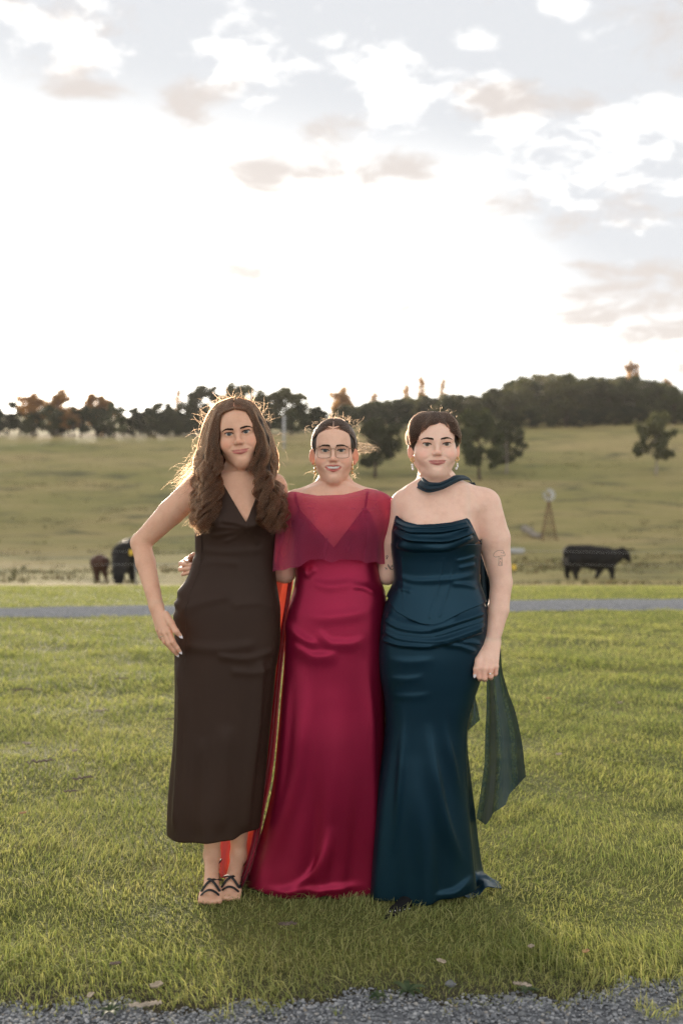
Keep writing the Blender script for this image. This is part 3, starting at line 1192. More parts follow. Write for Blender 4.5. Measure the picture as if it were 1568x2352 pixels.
def fold_disp(UV, line, wu, wd, h, ends=0.18):
    """relief of a fold of cloth that runs along a line drawn on its front; wu and wd are the widths on its two sides"""
    line = np.asarray(line, float)
    best = np.full(len(UV), 1e9)
    sgn = np.zeros(len(UV))
    tt = np.zeros(len(UV))
    seg = np.linalg.norm(np.diff(line, axis=0), axis=1)
    cum = np.concatenate([[0], np.cumsum(seg)])
    for i in range(len(line) - 1):
        a, ba = line[i], line[i + 1] - line[i]
        v = UV - a
        t = np.clip(v @ ba / (ba @ ba), 0, 1)
        w = v - t[:, None] * ba
        d = np.sqrt((w * w).sum(1))
        cr = ba[0] * v[:, 1] - ba[1] * v[:, 0]
        m = d < best
        best = np.where(m, d, best)
        sgn = np.where(m, cr, sgn)
        tt = np.where(m, (cum[i] + t * seg[i]) / cum[-1], tt)
    w = np.where(sgn > 0, wd, wu)
    tap = smooth01(np.minimum(tt, 1 - tt) / max(ends, 1e-3))
    # wide folds fade out over a longer stretch
    tap = tap * smooth01(np.minimum(tt, 1 - tt) * cum[-1] / (1.5 * max(wu, wd)))
    return h * np.exp(-(best / w) ** 2) * tap


def smooth_line(pts, n=16):
    pts = np.asarray(pts, float)
    if len(pts) < 3:
        return pts
    t = np.arange(len(pts))
    ti = np.linspace(0, len(pts) - 1, n)
    return np.stack([Profile._pchip(t, pts[:, c], ti) for c in range(pts.shape[1])], -1)


def loft(name, prof, top, hem, mat, parent, off=0.004, nth=220, nz=200, folds=(), th0=-np.pi, th1=np.pi, fn=None, thick=0.0025, zpow=1.0):
    """cloth round a profile; top and hem are heights as a function of the angle"""
    closed = abs((th1 - th0) - 2 * np.pi) < 1e-6
    th = np.linspace(th0, th1, nth, endpoint=not closed)
    v = np.linspace(0, 1, nz) ** zpow
    T, W = np.meshgrid(th, v, indexing='xy')
    z0, z1 = hem(th), top(th)
    Z = z0[None, :] * (1 - W) + z1[None, :] * W
    o = off(T, Z) if callable(off) else off
    P = prof.point(T, Z, o)
    UV = to_px(P).reshape(-1, 2)
    front = smooth01((np.cos(T) + 0.25) / 0.5).ravel()
    disp = np.zeros(UV.shape[0])
    for f in folds:
        disp += fold_disp(UV, smooth_line(f[0]), *f[1:])
    disp *= front
    if fn is not None:
        disp = disp + fn(T.ravel(), Z.ravel(), UV)
    P = P + np.stack([np.sin(T), -np.cos(T), np.zeros_like(T)], -1) * disp.reshape(T.shape)[..., None]
    idx = np.arange(T.size).reshape(T.shape)
    if closed:
        idx = np.concatenate([idx, idx[:, :1]], 1)
    q = np.stack([idx[:-1, :-1], idx[:-1, 1:], idx[1:, 1:], idx[1:, :-1]], -1).reshape(-1, 4)
    ob = mesh_obj(name, P, q, mat, parent)
    if thick:
        sol = ob.modifiers.new('cloth', 'SOLIDIFY')
        sol.thickness = thick
        sol.offset = -1
    return ob


def edge_top(prof, tx, ty, y_start, y_end, back_y, off=0.0, cut=0.02):
    """height of a neckline drawn on the picture (columns tx, rows ty) for every angle round the profile"""
    k = prof.cy / F
    zz = CAM_H - (np.linspace(y_start, y_end, 160) - 1176) * k

    def top(th):
        th = np.asarray(th, float)
        T, Z = np.meshgrid(th, zz, indexing='ij')
        uv = to_px(prof.point(T, Z, off))
        lim = np.interp(uv[..., 0], tx, ty)
        bad = uv[..., 1] < lim
        first = np.where(bad.any(1), np.argmax(bad, 1), len(zz) - 1)
        return np.where(np.cos(th) > cut, zz[first], CAM_H - (back_y - 1176) * k)
    return top


def sheet(name, rows, mat, parent, nu=40, nv=120, thick=0.0, fn=None):
    """hanging cloth through rows of points (rows from top to bottom, the same number of points in each)"""
    rows = np.asarray(rows, float)
    m, k = rows.shape[:2]
    A = np.stack([np.stack([smooth_resample(rows[i, :, c], nu) for c in range(3)], -1) for i in range(m)])
    B = np.stack([np.stack([smooth_resample(A[:, j, c], nv) for c in range(3)], -1) for j in range(nu)], 1)
    if fn is not None:
        B = fn(B)
    idx = np.arange(nv * nu).reshape(nv, nu)
    q = np.stack([idx[:-1, :-1], idx[1:, :-1], idx[1:, 1:], idx[:-1, 1:]], -1).reshape(-1, 4)
    ob = mesh_obj(name, B, q, mat, parent)
    if thick:
        sol = ob.modifiers.new('cloth', 'SOLIDIFY')
        sol.thickness = thick
        sol.offset = 0
    return ob


def smooth_resample(y, n):
    t = np.arange(len(y), dtype=float)
    ti = np.linspace(0, len(y) - 1, n)
    if len(y) < 3:
        return np.interp(ti, t, y)
    return Profile._pchip(t, np.asarray(y, float), ti)


# ---------------------------------------------------------------- strands of hair
def strands(name, curves, mat, parent, radius=0.0004, tip=0.35):
    """curves: list of (n,3) arrays in world space -> one hair object"""
    hc = bpy.data.hair_curves.new(name)
    sizes = [len(c) for c in curves]
    hc.add_curves(sizes)
    P = np.concatenate(curves).astype(np.float32)
    hc.points.foreach_set('position', P.ravel())
    rads = np.concatenate([np.interp(np.linspace(0, 1, s), [0, 0.7, 1], [radius, radius, radius * tip]) for s in sizes]).astype(np.float32)
    hc.points.foreach_set('radius', rads)
    hc.materials.append(mat)
    o = bpy.data.objects.new(name, hc)
    C.objects.link(o)
    o.parent = parent
    o.location = -parent_world(parent)
    return o


def hair_mat(name, col, rough=0.32, coat=0.0):
    m, g = material(name)
    b = g.n('ShaderNodeBsdfHairPrincipled')
    b.parametrization = 'COLOR'
    hi = g.n('ShaderNodeHairInfo')
    c = g.ramp(hi.outputs['Random'], [(0.0, tuple(k * 0.45 for k in col)), (0.55, col), (1.0, tuple(min(1, k * 2.4) for k in col))])
    g.link(c, b.inputs['Color'])
    b.inputs['Roughness'].default_value = rough
    b.inputs['Radial Roughness'].default_value = 0.5
    b.inputs['IOR'].default_value = 1.38
    b.inputs['Random Roughness'].default_value = 0.3
    output(g, b)
    return m

# ---------------------------------------------------------------- materials for people
def skin_mat(name):
    m, g = material(name)
    at = g.n('ShaderNodeAttribute')
    at.attribute_name = 'tint'
    pos = g.n('ShaderNodeNewGeometry').outputs['Position']
    n1 = g.noise(pos, 26.0, 5.0, 0.6)
    n2 = g.noise(pos, 340.0, 3.0, 0.6)
    c = g.mix(1.0, at.outputs['Color'], g.ramp(n1, [(0.25, (0.90, 0.83, 0.80)), (0.5, (1.0, 0.98, 0.97)), (0.75, (1.05, 1.06, 1.06))]), 'MULTIPLY')
    c = g.mix(1.0, c, g.ramp(n2, [(0.3, (0.95, 0.93, 0.92)), (0.7, (1.02, 1.02, 1.02))]), 'MULTIPLY')
    b = principled(g, c, 0.46, 0.35)
    b.inputs['Subsurface Weight'].default_value = 0.22
    b.inputs['Subsurface Radius'].default_value = (1.0, 0.32, 0.16)
    b.inputs['Subsurface Scale'].default_value = 0.012
    g.link(bump(g, n2, 0.12, 0.0006), b.inputs['Normal'])
    output(g, b)
    return m


def cloth_mat(name, col, rough=0.5, sheen=0.3, spec=0.4, weave=900.0, var=0.12, metal=0.0, bumps=0.15):
    m, g = material(name)
    pos = g.n('ShaderNodeNewGeometry').outputs['Position']
    n1 = g.noise(pos, 5.0, 4.0, 0.5)
    n2 = g.noise(pos, weave, 2.0, 0.5)
    mp = g.n('ShaderNodeMapping')
    mp.inputs['Scale'].default_value = (30, 30, 4)
    g.link(pos, mp.inputs['Vector'])
    n3 = g.noise(mp.outputs[0], 1.0, 4.0, 0.55)
    c = g.ramp(n1, [(0.3, tuple(k * (1 - var) for k in col)), (0.7, tuple(k * (1 + var) for k in col))])
    b = principled(g, c, rough, spec)
    b.inputs['Metallic'].default_value = metal      # satin mirrors light in its own colour
    b.inputs['Sheen Weight'].default_value = sheen
    b.inputs['Sheen Roughness'].default_value = 0.4
    b.inputs['Sheen Tint'].default_value = (*[min(1, k * 4 + 0.1) for k in col], 1)
    h = g.math('ADD', g.math('MULTIPLY', n2, 0.25), n3)
    g.link(bump(g, h, bumps, 0.004), b.inputs['Normal'])
    output(g, b)
    return m


def sheer_mat(name, col, opacity=0.6, transl=0.6, tcol=None, through=(0.8, 0.4, 0.4)):
    """chiffon: part of the light passes straight through, the rest is scattered on both sides"""
    m, g = material(name)
    pos = g.n('ShaderNodeNewGeometry').outputs['Position']
    n1 = g.noise(pos, 14.0, 3.0, 0.5)
    c = g.ramp(n1, [(0.3, tuple(k * 0.9 for k in col)), (0.7, tuple(min(1, k * 1.1) for k in col))])
    d = principled(g, c, 0.7, 0.2)
    d.inputs['Sheen Weight'].default_value = 0.2
    t = g.n('ShaderNodeBsdfTranslucent')
    g.set(t.inputs[0], tcol or col)
    mx = g.n('ShaderNodeMixShader')
    mx.inputs[0].default_value = transl
    g.link(d.outputs[0], mx.inputs[1])
    g.link(t.outputs[0], mx.inputs[2])
    tr = g.n('ShaderNodeBsdfTransparent')
    g.set(tr.inputs[0], through)
    # looked at along the cloth it is denser
    lw = g.n('ShaderNodeLayerWeight')
    lw.inputs[0].default_value = 0.35
    f = g.math('ADD', g.math('MULTIPLY', lw.outputs['Facing'], 1.0 - opacity), opacity, clamp=True)
    f = g.math('ADD', f, g.math('MULTIPLY', g.math('SUBTRACT', n1, 0.5), 0.12), clamp=True)
    m2 = g.n('ShaderNodeMixShader')
    g.link(f, m2.inputs[0])
    g.link(tr.outputs[0], m2.inputs[1])
    g.link(mx.outputs[0], m2.inputs[2])
    output(g, m2)
    return m


SKIN = skin_mat('skin')
GOLD = simple_mat('gold', (0.75, 0.48, 0.22), 0.28, 0.5, 0.1, 200.0, Metallic=1.0)
BRONZE = simple_mat('bronze_wire', (0.20, 0.13, 0.09), 0.38, 0.5, 0.1, 200.0, Metallic=1.0)
STEEL = simple_mat('pale_metal', (0.70, 0.62, 0.52), 0.25, 0.5, 0.1, 200.0, Metallic=1.0)
PEARL = simple_mat('crystal', (0.85, 0.84, 0.86), 0.12, 0.7, 0.05, 200.0)
LEATHER = simple_mat('black_leather', (0.012, 0.012, 0.014), 0.6, 0.5, 0.2, 90.0)
NAIL_PALE = simple_mat('nail_pale', (0.72, 0.66, 0.70), 0.22, 0.6, 0.04, 90.0)
NAIL_PINK = simple_mat('nail_pink', (0.62, 0.36, 0.33), 0.25, 0.6, 0.04, 90.0)
TEETH = simple_mat('teeth', (0.90, 0.87, 0.82), 0.25, 0.5, 0.04, 60.0)
MOUTH = simple_mat('mouth_inside', (0.06, 0.012, 0.012), 0.6, 0.2, 0.1, 60.0)
INK = simple_mat('tattoo_ink', (0.055, 0.05, 0.055), 0.6, 0.2, 0.1, 200.0)
BROW = simple_mat('brow_hair', (0.030, 0.018, 0.012), 0.7, 0.1, 0.3, 900.0)
LASH = simple_mat('lash', (0.012, 0.009, 0.008), 0.6, 0.1, 0.2, 900.0)


def eye_mat():
    m, g = material('eyeball')
    at = g.n('ShaderNodeAttribute')
    at.attribute_name = 'tint'
    b = principled(g, at.outputs['Color'], 0.12, 0.4)
    b.inputs['Coat Weight'].default_value = 0.15
    b.inputs['Coat Roughness'].default_value = 0.02
    output(g, b)
    return m


EYE = eye_mat()


# ---------------------------------------------------------------- heads
class Head:
    """a head in its own frame: x to the right of the picture, y away from the camera, z up, origin behind the eye line"""
    def __init__(self, eye_px, depth=3.42, scale=1.0, wx=1.0, tilt=0.0, yaw=0.0, pitch=0.0, smile=0.5, open_mouth=False, jaw=1.0,
                 ear_out=0.0, ear=True, lip=1.0, chin=0.0, ex=0.0305, nose=1.0, cheek=1.0, eye_h=0.0049, ear_s=1.0, mouth=1.0):
        self.s, self.wx = scale, wx
        self.eye_h, self.ear_s, self.mouth_w = eye_h, ear_s, mouth
        self.R = rot_xyz(pitch, tilt, yaw)
        self.o = px(eye_px[0], eye_px[1], depth) + np.array([0, 0.082 * scale, 0])
        self.ex, self.smile, self.open_mouth = ex * wx, smile, open_mouth
        self.P = self.build(jaw, ear_out, ear, lip, chin, nose, cheek)
        self.W = xform(self.P, self.R, self.o, scale)

    def w(self, q):
        return self.o + self.s * (np.asarray(q, float) @ self.R.T)

    def local(self, P):
        return (P - self.o) @ self.R / self.s

    def build(self, jaw, ear_out, ear, lip, chin, nose, cheek):
        w = self.wx
        sm = self.smile
        L = []
        A = L.append
        A(ell((0, 0.014, 0.026), (0.073 * w, 0.092, 0.083), 0.02))
        A(ell((0, -0.018, -0.030), (0.0595 * w, 0.066, 0.078), 0.03))
        A(ell((0, -0.035, 0.035), (0.056 * w, 0.049, 0.050), 0.03))                # forehead
        for s in (-1, 1):
            A(rcone((s * 0.050 * w * jaw, 0.0, -0.058), (s * 0.013 * w, -0.057, -0.096 - chin), 0.015, 0.015, 0.030))
            A(ell((s * 0.043 * w, -0.050, -0.030), (0.020 * w, 0.022, 0.018), 0.03))      # cheekbone
            A(ell((s * 0.034 * w, -0.060, -0.047 + 0.006 * sm), (0.019 * w * cheek, 0.020, 0.017), 0.028))  # cheek
            A(rcone((s * 0.010, -0.080, 0.014), (s * 0.042 * w, -0.066, 0.017), 0.009, 0.008, 0.018))      # brow ridge
        A(ell((0, -0.068, -0.097 - chin), (0.018 * w, 0.016, 0.014), 0.024))            # chin
        A(ell((0, -0.068, -0.064), (0.030 * w, 0.020, 0.022), 0.024))             # muzzle
        for s in (-1, 1):
            A(ell((s * self.ex, -0.100, -0.001), (0.019, 0.018, 0.0135), 0.012, '-'))    # socket
        # nose
        A(rcone((0, -0.083, 0.010), (0, -0.1005, -0.0275), 0.0060, 0.0070 * nose, 0.014))
        A(ell((0, -0.1010, -0.0308), (0.0090 * nose, 0.0085, 0.0078), 0.008))
        for s in (-1, 1):
            A(ell((s * 0.0112 * nose, -0.0925, -0.0342), (0.0060, 0.0082, 0.0060), 0.008))
            A(ell((s * 0.0055, -0.0985, -0.0398), (0.0028, 0.0040, 0.0022), 0.003, '-'))
        # eyelids
        for s in (-1, 1):
            A(ell((s * self.ex, -0.0722, 0.0), (0.0160, 0.0150, 0.0134), 0.006))
            A(rcone((s * (self.ex - 0.011 * 1), -0.0835, 0.0075), (s * (self.ex + 0.013), -0.078, 0.0065), 0.0016, 0.0016, 0.005))   # lid crease roll
            R = rot_xyz(0, -s * 6, 0)
            A(ell((s * self.ex, -0.0905, -0.0008), (0.0152, 0.0140, self.eye_h), 0.0015, '-', R))
        # mouth
        mw = self.mouth_w * (0.0240 + 0.0045 * sm) * (1 if w < 1.08 else 1.06) * (1.06 if self.open_mouth else 1.0)
        up = 0.0060 * sm
        self.mw, self.mz = mw, -0.0610
        mz = self.mz
        gap = 0.0
        if self.open_mouth:
            gap = 0.005
            A(ell((0, -0.092, mz + 0.0008), (mw * 1.0, 0.024, 0.0090), 0.003, '-'))
            lu = [(-mw, -0.0770, mz + 0.0120), (-mw * 0.5, -0.0870, mz + 0.0082), (0, -0.0888, mz + 0.0070), (mw * 0.5, -0.0870, mz + 0.0082), (mw, -0.0770, mz + 0.0120)]
            ll = [(-mw, -0.0770, mz + 0.0112), (-mw * 0.55, -0.0855, mz - 0.0052), (0, -0.0880, mz - 0.0105), (mw * 0.55, -0.0855, mz - 0.0052), (mw, -0.0770, mz + 0.0112)]
            up = 0.0115
        else:
            lu = [(-mw, -0.0772, mz + up), (-mw * 0.58, -0.0862, mz + 0.0030 + up * 0.22), (0, -0.0892, mz + 0.0018), (mw * 0.58, -0.0862, mz + 0.0030 + up * 0.22), (mw, -0.0772, mz + up)]
            ll = [(-mw, -0.0772, mz + up - 0.001), (-mw * 0.58, -0.0852, mz - 0.0036 + up * 0.2), (0, -0.0885, mz - 0.0064), (mw * 0.58, -0.0852, mz - 0.0036 + up * 0.2), (mw, -0.0772, mz + up - 0.001)]
        ru = [0.0018, 0.0030 * lip, 0.0032 * lip, 0.0030 * lip, 0.0018]
        rl = [0.0018, 0.0037 * lip, 0.0043 * lip, 0.0037 * lip, 0.0018]
        L += chain(lu, ru, 0.003) + chain(ll, rl, 0.003)
        self.lip_u, self.lip_l, self.ru, self.rl = lu, ll, ru, rl
        if not self.open_mouth:
            cr = [(-mw * 1.04, -0.0795, mz + up + 0.0004), (-mw * 0.58, -0.0905, mz - 0.0006 + up * 0.2), (0, -0.0955, mz - 0.0014), (mw * 0.58, -0.0905, mz - 0.0006 + up * 0.2), (mw * 1.04, -0.0795, mz + up + 0.0004)]
            L += chain(cr, [0.0006, 0.0019, 0.0024, 0.0019, 0.0006], 0.0015, '-')
        for s in (-1, 1):   # dimples at the corners, smile folds
            A(rcone((s * 0.018, -0.0930, -0.038), (s * (mw + 0.0065), -0.0855, mz + 0.008), 0.0010, 0.0008, 0.008, '-'))
        A(ell((0, -0.0945, -0.0775 - gap * 0.9), (0.014, 0.006, 0.0040), 0.012, '-'))
        if ear:
            for s in (-1, 1):
                R = rot_xyz(0, 0, s * (-18 - 30 * ear_out)) @ rot_xyz(8, 0, 0)
                c = np.array([s * (0.0735 * w + 0.007 * ear_out), 0.006 - 0.006 * ear_out, -0.016])
                A(ell(c, (0.0060, 0.016 * self.ear_s, 0.029 * self.ear_s), 0.006, '+', R))
                A(ell(c + np.array([s * 0.007, -0.004 - 0.003 * ear_out, 0.002]), (0.006, 0.010, 0.017), 0.004, '-', R))
                A(ell(c + np.array([-s * 0.003, -0.004, -0.026]), (0.005, 0.007, 0.008), 0.006))
        return L

    def surf(self, x, z):
        """y of the face at (x, z) in the head's frame, from a height map made once"""
        if not hasattr(self, 'hm'):
            gx, gz = np.linspace(-0.075, 0.075, 101), np.linspace(-0.03, 0.05, 81)
            ys = np.linspace(-0.115, -0.02, 96)
            P = np.stack(np.meshgrid(gx, gz, ys, indexing='ij'), -1)[..., [0, 2, 1]]
            d = np.concatenate([evaluate(self.P, P[i].reshape(-1, 3)).reshape(1, 81, 96) for i in range(101)])
            i = np.clip(np.argmax(d < 0, 2), 1, 95)
            A = np.take_along_axis(d, (i - 1)[..., None], 2)[..., 0]
            B = np.take_along_axis(d, i[..., None], 2)[..., 0]
            self.hm = (gx, gz, ys[i - 1] + A / np.where(A == B, 1, A - B) * (ys[1] - ys[0]))
        gx, gz, hm = self.hm
        u = np.clip((np.asarray(x) - gx[0]) / (gx[1] - gx[0]), 0, 99.99)
        v = np.clip((np.asarray(z) - gz[0]) / (gz[1] - gz[0]), 0, 79.99)
        i, j = u.astype(int), v.astype(int)
        a, b = u - i, v - j
        return hm[i, j] * (1 - a) * (1 - b) + hm[i + 1, j] * a * (1 - b) + hm[i, j + 1] * (1 - a) * b + hm[i + 1, j + 1] * a * b

    def tint(self, V, base, lipcol, blush=(1.05, 0.88, 0.86), shadow=(0.86, 0.66, 0.58), warm_ears=True):
        """colour of the skin: lips, cheeks, make-up"""
        Q = self.local(V)
        col = np.tile(np.asarray(base, float), (len(V), 1))
        front = smooth01((-Q[:, 1] - 0.035) / 0.02) * (np.abs(Q[:, 2]) < 0.2)
        for s in (-1, 1):
            m = np.exp(-((Q[:, 0] - s * 0.046 * self.wx) / 0.019) ** 2 - ((Q[:, 2] + 0.034) / 0.016) ** 2) * front
            col *= 1 + m[:, None] * (np.asarray(blush) - 1)
            m = np.exp(-((Q[:, 0] - s * (self.ex + 0.002)) / 0.017) ** 2 - ((Q[:, 2] - 0.0075) / 0.0065) ** 2) * front
            col *= 1 + m[:, None] * (np.asarray(shadow) - 1)
        m = np.exp(-(Q[:, 0] / 0.010) ** 2 - ((Q[:, 2] + 0.034) / 0.010) ** 2) * front
        col *= 1 + m[:, None] * (np.array([1.03, 0.90, 0.88]) - 1)
        dl = np.full(len(V), 1.0)
        near = (np.abs(Q[:, 0]) < 0.04) & (np.abs(Q[:, 2] - self.mz) < 0.03) & (Q[:, 1] < -0.05)
        if near.any():
            N = cols(Q[near])
            d = np.full(len(N[0]), 1.0)
            for line, rr in ((self.lip_u, self.ru), (self.lip_l, self.rl)):
                for i in range(4):
                    d = np.minimum(d, rcone(line[i], line[i + 1], rr[i] + 0.0008, rr[i + 1] + 0.0008).fn(N))
            dl[near] = d
        m = smooth01((0.0012 - dl) / 0.0018)
        col = col * (1 - m[:, None]) + np.asarray(lipcol) * m[:, None]
        if warm_ears:
            m = smooth01((np.abs(Q[:, 0]) - 0.068 * self.wx) / 0.008) * (np.abs(Q[:, 2] + 0.015) < 0.05) * (np.abs(Q[:, 1]) < 0.04)
            col *= 1 + m[:, None] * (np.array([1.05, 0.78, 0.70]) - 1)
        return np.clip(col, 0, 1)


def face_parts(H, root, iris, brow, browcol=None, lashes=True, teeth=False, gaze=(0, 0)):
    """eyes, brows, lashes and teeth of a head"""
    for s in (-1, 1):
        n = 28
        th = np.linspace(0, np.pi, n)
        ph = np.linspace(0, 2 * np.pi, 36, endpoint=False)
        T, Ph = np.meshgrid(th, ph, indexing='ij')
        r = 0.0135
        bulge = r * (1 + 0.05 * np.exp(-(T / 0.45) ** 2))
        V = np.stack([bulge * np.sin(T) * np.cos(Ph), -bulge * np.cos(T), bulge * np.sin(T) * np.sin(Ph)], -1).reshape(-1, 3)
        V = V @ rot_xyz(gaze[1], 0, gaze[0]).T
        t = T.ravel()
        col = np.tile(np.array([0.52, 0.49, 0.47]), (len(t), 1))
        ir = smooth01((0.52 - t) / 0.05)[:, None]
        ring = np.exp(-((t - 0.47) / 0.08) ** 2)[:, None]
        ic = np.asarray(iris)[None] * (1 - 0.6 * ring)
        col = col * (1 - ir) + ic * ir
        pu = smooth01((0.21 - t) / 0.05)[:, None]
        col = col * (1 - pu) + 0.006 * pu
        idx = np.arange(n * 36).reshape(n, 36)
        q = np.stack([idx[:-1], idx[1:], np.roll(idx[1:], -1, 1), np.roll(idx[:-1], -1, 1)], -1).reshape(-1, 4)
        W = H.w(V + np.array([s * H.ex, -0.0726, 0]))
        mesh_obj('eye', W, q, EYE, root, attrs={'tint': ('FLOAT_COLOR', np.concatenate([col, np.ones((len(col), 1))], 1))})
        # lash line along the upper lid
        if lashes:
            a = np.linspace(np.pi * 0.99, np.pi * 0.0, 15)
            x = s * H.ex + s * (-0.0142 * np.cos(np.pi - a) * -1)
            xs = s * H.ex + 0.0150 * np.cos(a)
            zs = -0.0008 + (H.eye_h + 0.0002) * np.sin(a) + (xs - s * H.ex) * s * 0.10
            y = H.surf(xs, zs + 0.0006) - 0.0004
            mb = MB()
            mb.tube(H.w(np.stack([xs, y, zs + 0.0004], -1)), 0.0014 * np.clip(0.35 + np.sin(a), 0, 1) + 0.0003, 5)
            out = s
            for k in range(9):
                i = 2 + int(k * 1.3) if s < 0 else 12 - int(k * 1.3)
                i = min(max(i, 0), 14)
                p = np.array([xs[i], y[i], zs[i]])
                mb.tube(H.w(np.stack([p, p + np.array([s * 0.0018 * (k / 9), -0.0035, 0.0020]), p + np.array([s * 0.0035 * (k / 9), -0.0055, 0.0050])])), [0.0004, 0.0003, 0.0001], 3, False)
            mb.build('eyelash', LASH, root)
        # brow: short hairs laid along the ridge
        bx = np.array([b[0] for b in brow]) * s
        bz = np.array([b[1] for b in brow])
        bt = np.array([b[2] for b in brow])
        tt = np.linspace(0, 1, 60)
        X = smooth_resample(bx, 60)
        Z = smooth_resample(bz, 60)
        Tk = smooth_resample(bt, 60)
        mb = MB()
        rr = np.random.default_rng(3 + s)
        for i in range(60):
            for j in range(9):
                k = i + rr.normal(0, 0.5)
                x0 = np.interp(k, np.arange(60), X)
                z0 = np.interp(k, np.arange(60), Z) + rr.uniform(-0.5, 0.5) * np.interp(k, np.arange(60), Tk) * 2
                i2 = min(59, i + 4)
                dx = (X[i2] - X[max(i2 - 5, 0)]) / 5 * 3.2
                dz = (Z[i2] - Z[max(i2 - 5, 0)]) / 5 * 3.2 + 0.0010
                xs = np.array([x0, x0 + dx * 0.6, x0 + dx])
                zs = np.array([z0, z0 + dz * 0.7, z0 + dz])
                ys = H.surf(xs, zs) - np.array([0.0, 0.0006, 0.0004])
                mb.tube(H.w(np.stack([xs, ys, zs], -1)), [0.0004, 0.00045, 0.0002], 3, False)
        mb.build('eyebrow', browcol or BROW, root)
    if teeth:
        for row, zc, n, w, h in ((0, H.mz + 0.0022, 10, 0.0060, 0.0104),):
            xs = (np.arange(n) - (n - 1) / 2) * w
            for i, x in enumerate(xs):
                yb = -0.0862 + 8.5 * x * x
                hh = h * (1 - 0.10 * (abs(x) / 0.025)) * (1.06 if abs(x) < w else 1.0)
                mb = MB()
                prof = []
                pts = []
                for sx in (-1, -0.6, 0.6, 1):
                    for sz in (-1, -0.75, 0.8, 1):
                        rnd = 0.0012 if abs(sx) == 1 else 0
                        pts.append([x + sx * w * 0.485 * (0.92 if sz == -1 else 1), yb + rnd + (0.0006 if abs(sz) == 1 else 0), zc + 0.0005 + sz * hh / 2])
                idx = np.arange(16).reshape(4, 4)
                mb.add(H.w(np.array(pts)), np.stack([idx[:-1, :-1], idx[1:, :-1], idx[1:, 1:], idx[:-1, 1:]], -1).reshape(-1, 4))
                mb.build('tooth', TEETH, root)
        mb = MB()
        mb.box((0, 0, 0), (0.040, 0.002, 0.022))
        v = mb.v[0] + np.array([0, -0.068, H.mz])
        mb.v[0] = H.w(v)
        mb.build('mouth', MOUTH, root)


def hand(wrist, knuckles, fingers, thumb, rw=(0.024, 0.017), rk=0.0105, rf=(0.0092, 0.0082, 0.0068), rt=(0.0125, 0.0105, 0.0075), palm=None):
    """a palm of four metacarpals and five separate fingers; every finger is a chain of joints from its knuckle"""
    L = []
    wrist = np.asarray(wrist, float)
    kn = [np.asarray(k, float) for k in knuckles]
    side = (kn[0] - kn[-1])
    side /= np.linalg.norm(side)
    for i, k in enumerate(kn):
        w0 = wrist + side * (1.5 - i) / 3 * rw[0] * 0.9
        L.append(rcone(w0, k, rw[1] * 0.95, rk * (1.0 - 0.06 * i), 0.012))
    for i, f in enumerate(fingers):
        pts = [kn[i]] + [np.asarray(q, float) for q in f]
        sc = (0.98, 1.0, 0.96, 0.86)[i]
        rr = [rk * 0.92] + list(np.array(rf) * sc)
        L += chain(pts, rr[:len(pts)], 0.0035)
    T = [np.asarray(q, float) for q in thumb]
    L += chain(T, [rt[0] * 1.15, rt[0], rt[1], rt[2]][:len(T)], 0.006)
    return L


def nail(tip, direction, up, mat, root, L=0.011, W=0.0042, lift=0.0):
    """an oval finger nail"""
    d = np.asarray(direction, float)
    d /= np.linalg.norm(d)
    u = np.asarray(up, float)
    u = u - d * (u @ d)
    u /= np.linalg.norm(u)
    s = np.cross(d, u)
    V, n = [], 9
    for i in range(n):
        t = i / (n - 1)
        w = W * (1 - (2 * t - 0.75) ** 2 * 0.55) if t < 0.6 else W * max(0.04, 1 - ((t - 0.5) / 0.5) ** 1.6)
        for j in (-1, -0.5, 0, 0.5, 1):
            V.append(np.asarray(tip) + d * (t - 0.35) * L + s * w * j + u * (lift - 0.0012 * j * j))
    idx = np.arange(n * 5).reshape(n, 5)
    q = np.stack([idx[:-1, :-1], idx[1:, :-1], idx[1:, 1:], idx[:-1, 1:]], -1).reshape(-1, 4)
    return mesh_obj('fingernail', np.array(V), q, mat, root)


def build_body(prims, fine, coarse, root, tintf):
    """fine: boxes (lo, hi, cell) for head and hands; coarse: one box for the rest; together they make one skin"""
    parts = []
    inside = lambda c, lo, hi, e: ((c > np.asarray(lo) + e) & (c < np.asarray(hi) - e)).all(1)
    for lo, hi, h in fine:
        lo, hi = np.asarray(lo, float), np.asarray(hi, float)
        V, Q = skin_mesh(prims, lo - 2 * h, hi + 2 * h, h)
        parts.append((V, Q[inside(V[Q].mean(1), lo, hi, 0)]))
    lo, hi, h = coarse
    V, Q = skin_mesh(prims, lo, hi, h, lambda c: ~np.any([inside(c, l, u, 14 * h * 0.6) for l, u, _ in fine], axis=0))
    cen = V[Q].mean(1)
    drop = np.any([inside(cen, l, u, 0.010) for l, u, _ in fine], axis=0)
    Q = Q[~drop]
    # the coarse skin dives under the fine one where they meet
    dep = np.zeros(len(V))
    for l, u, _ in fine:
        dep = np.maximum(dep, np.minimum(V - np.asarray(l), np.asarray(u) - V).min(1))
    k = np.nonzero(dep > 0)[0]
    if len(k):
        e = 0.002
        g = np.stack([evaluate(prims, V[k] + np.eye(3)[c] * e) - evaluate(prims, V[k] - np.eye(3)[c] * e) for c in range(3)], -1)
        g /= np.linalg.norm(g, axis=1, keepdims=True) + 1e-9
        V[k] -= g * np.minimum(dep[k] * 0.35, 0.004)[:, None]
    parts.append((V, Q))
    V, Q = merge_meshes(parts)
    used = np.zeros(len(V), bool)
    used[Q.ravel()] = True
    V, Q = V[used], (np.cumsum(used) - 1)[Q]
    col = tintf(V)
    ob = mesh_obj('body', V, Q, SKIN, root, attrs={'tint': ('FLOAT_COLOR', np.concatenate([col, np.ones((len(col), 1))], 1))})
    print('body', len(V))
    return ob


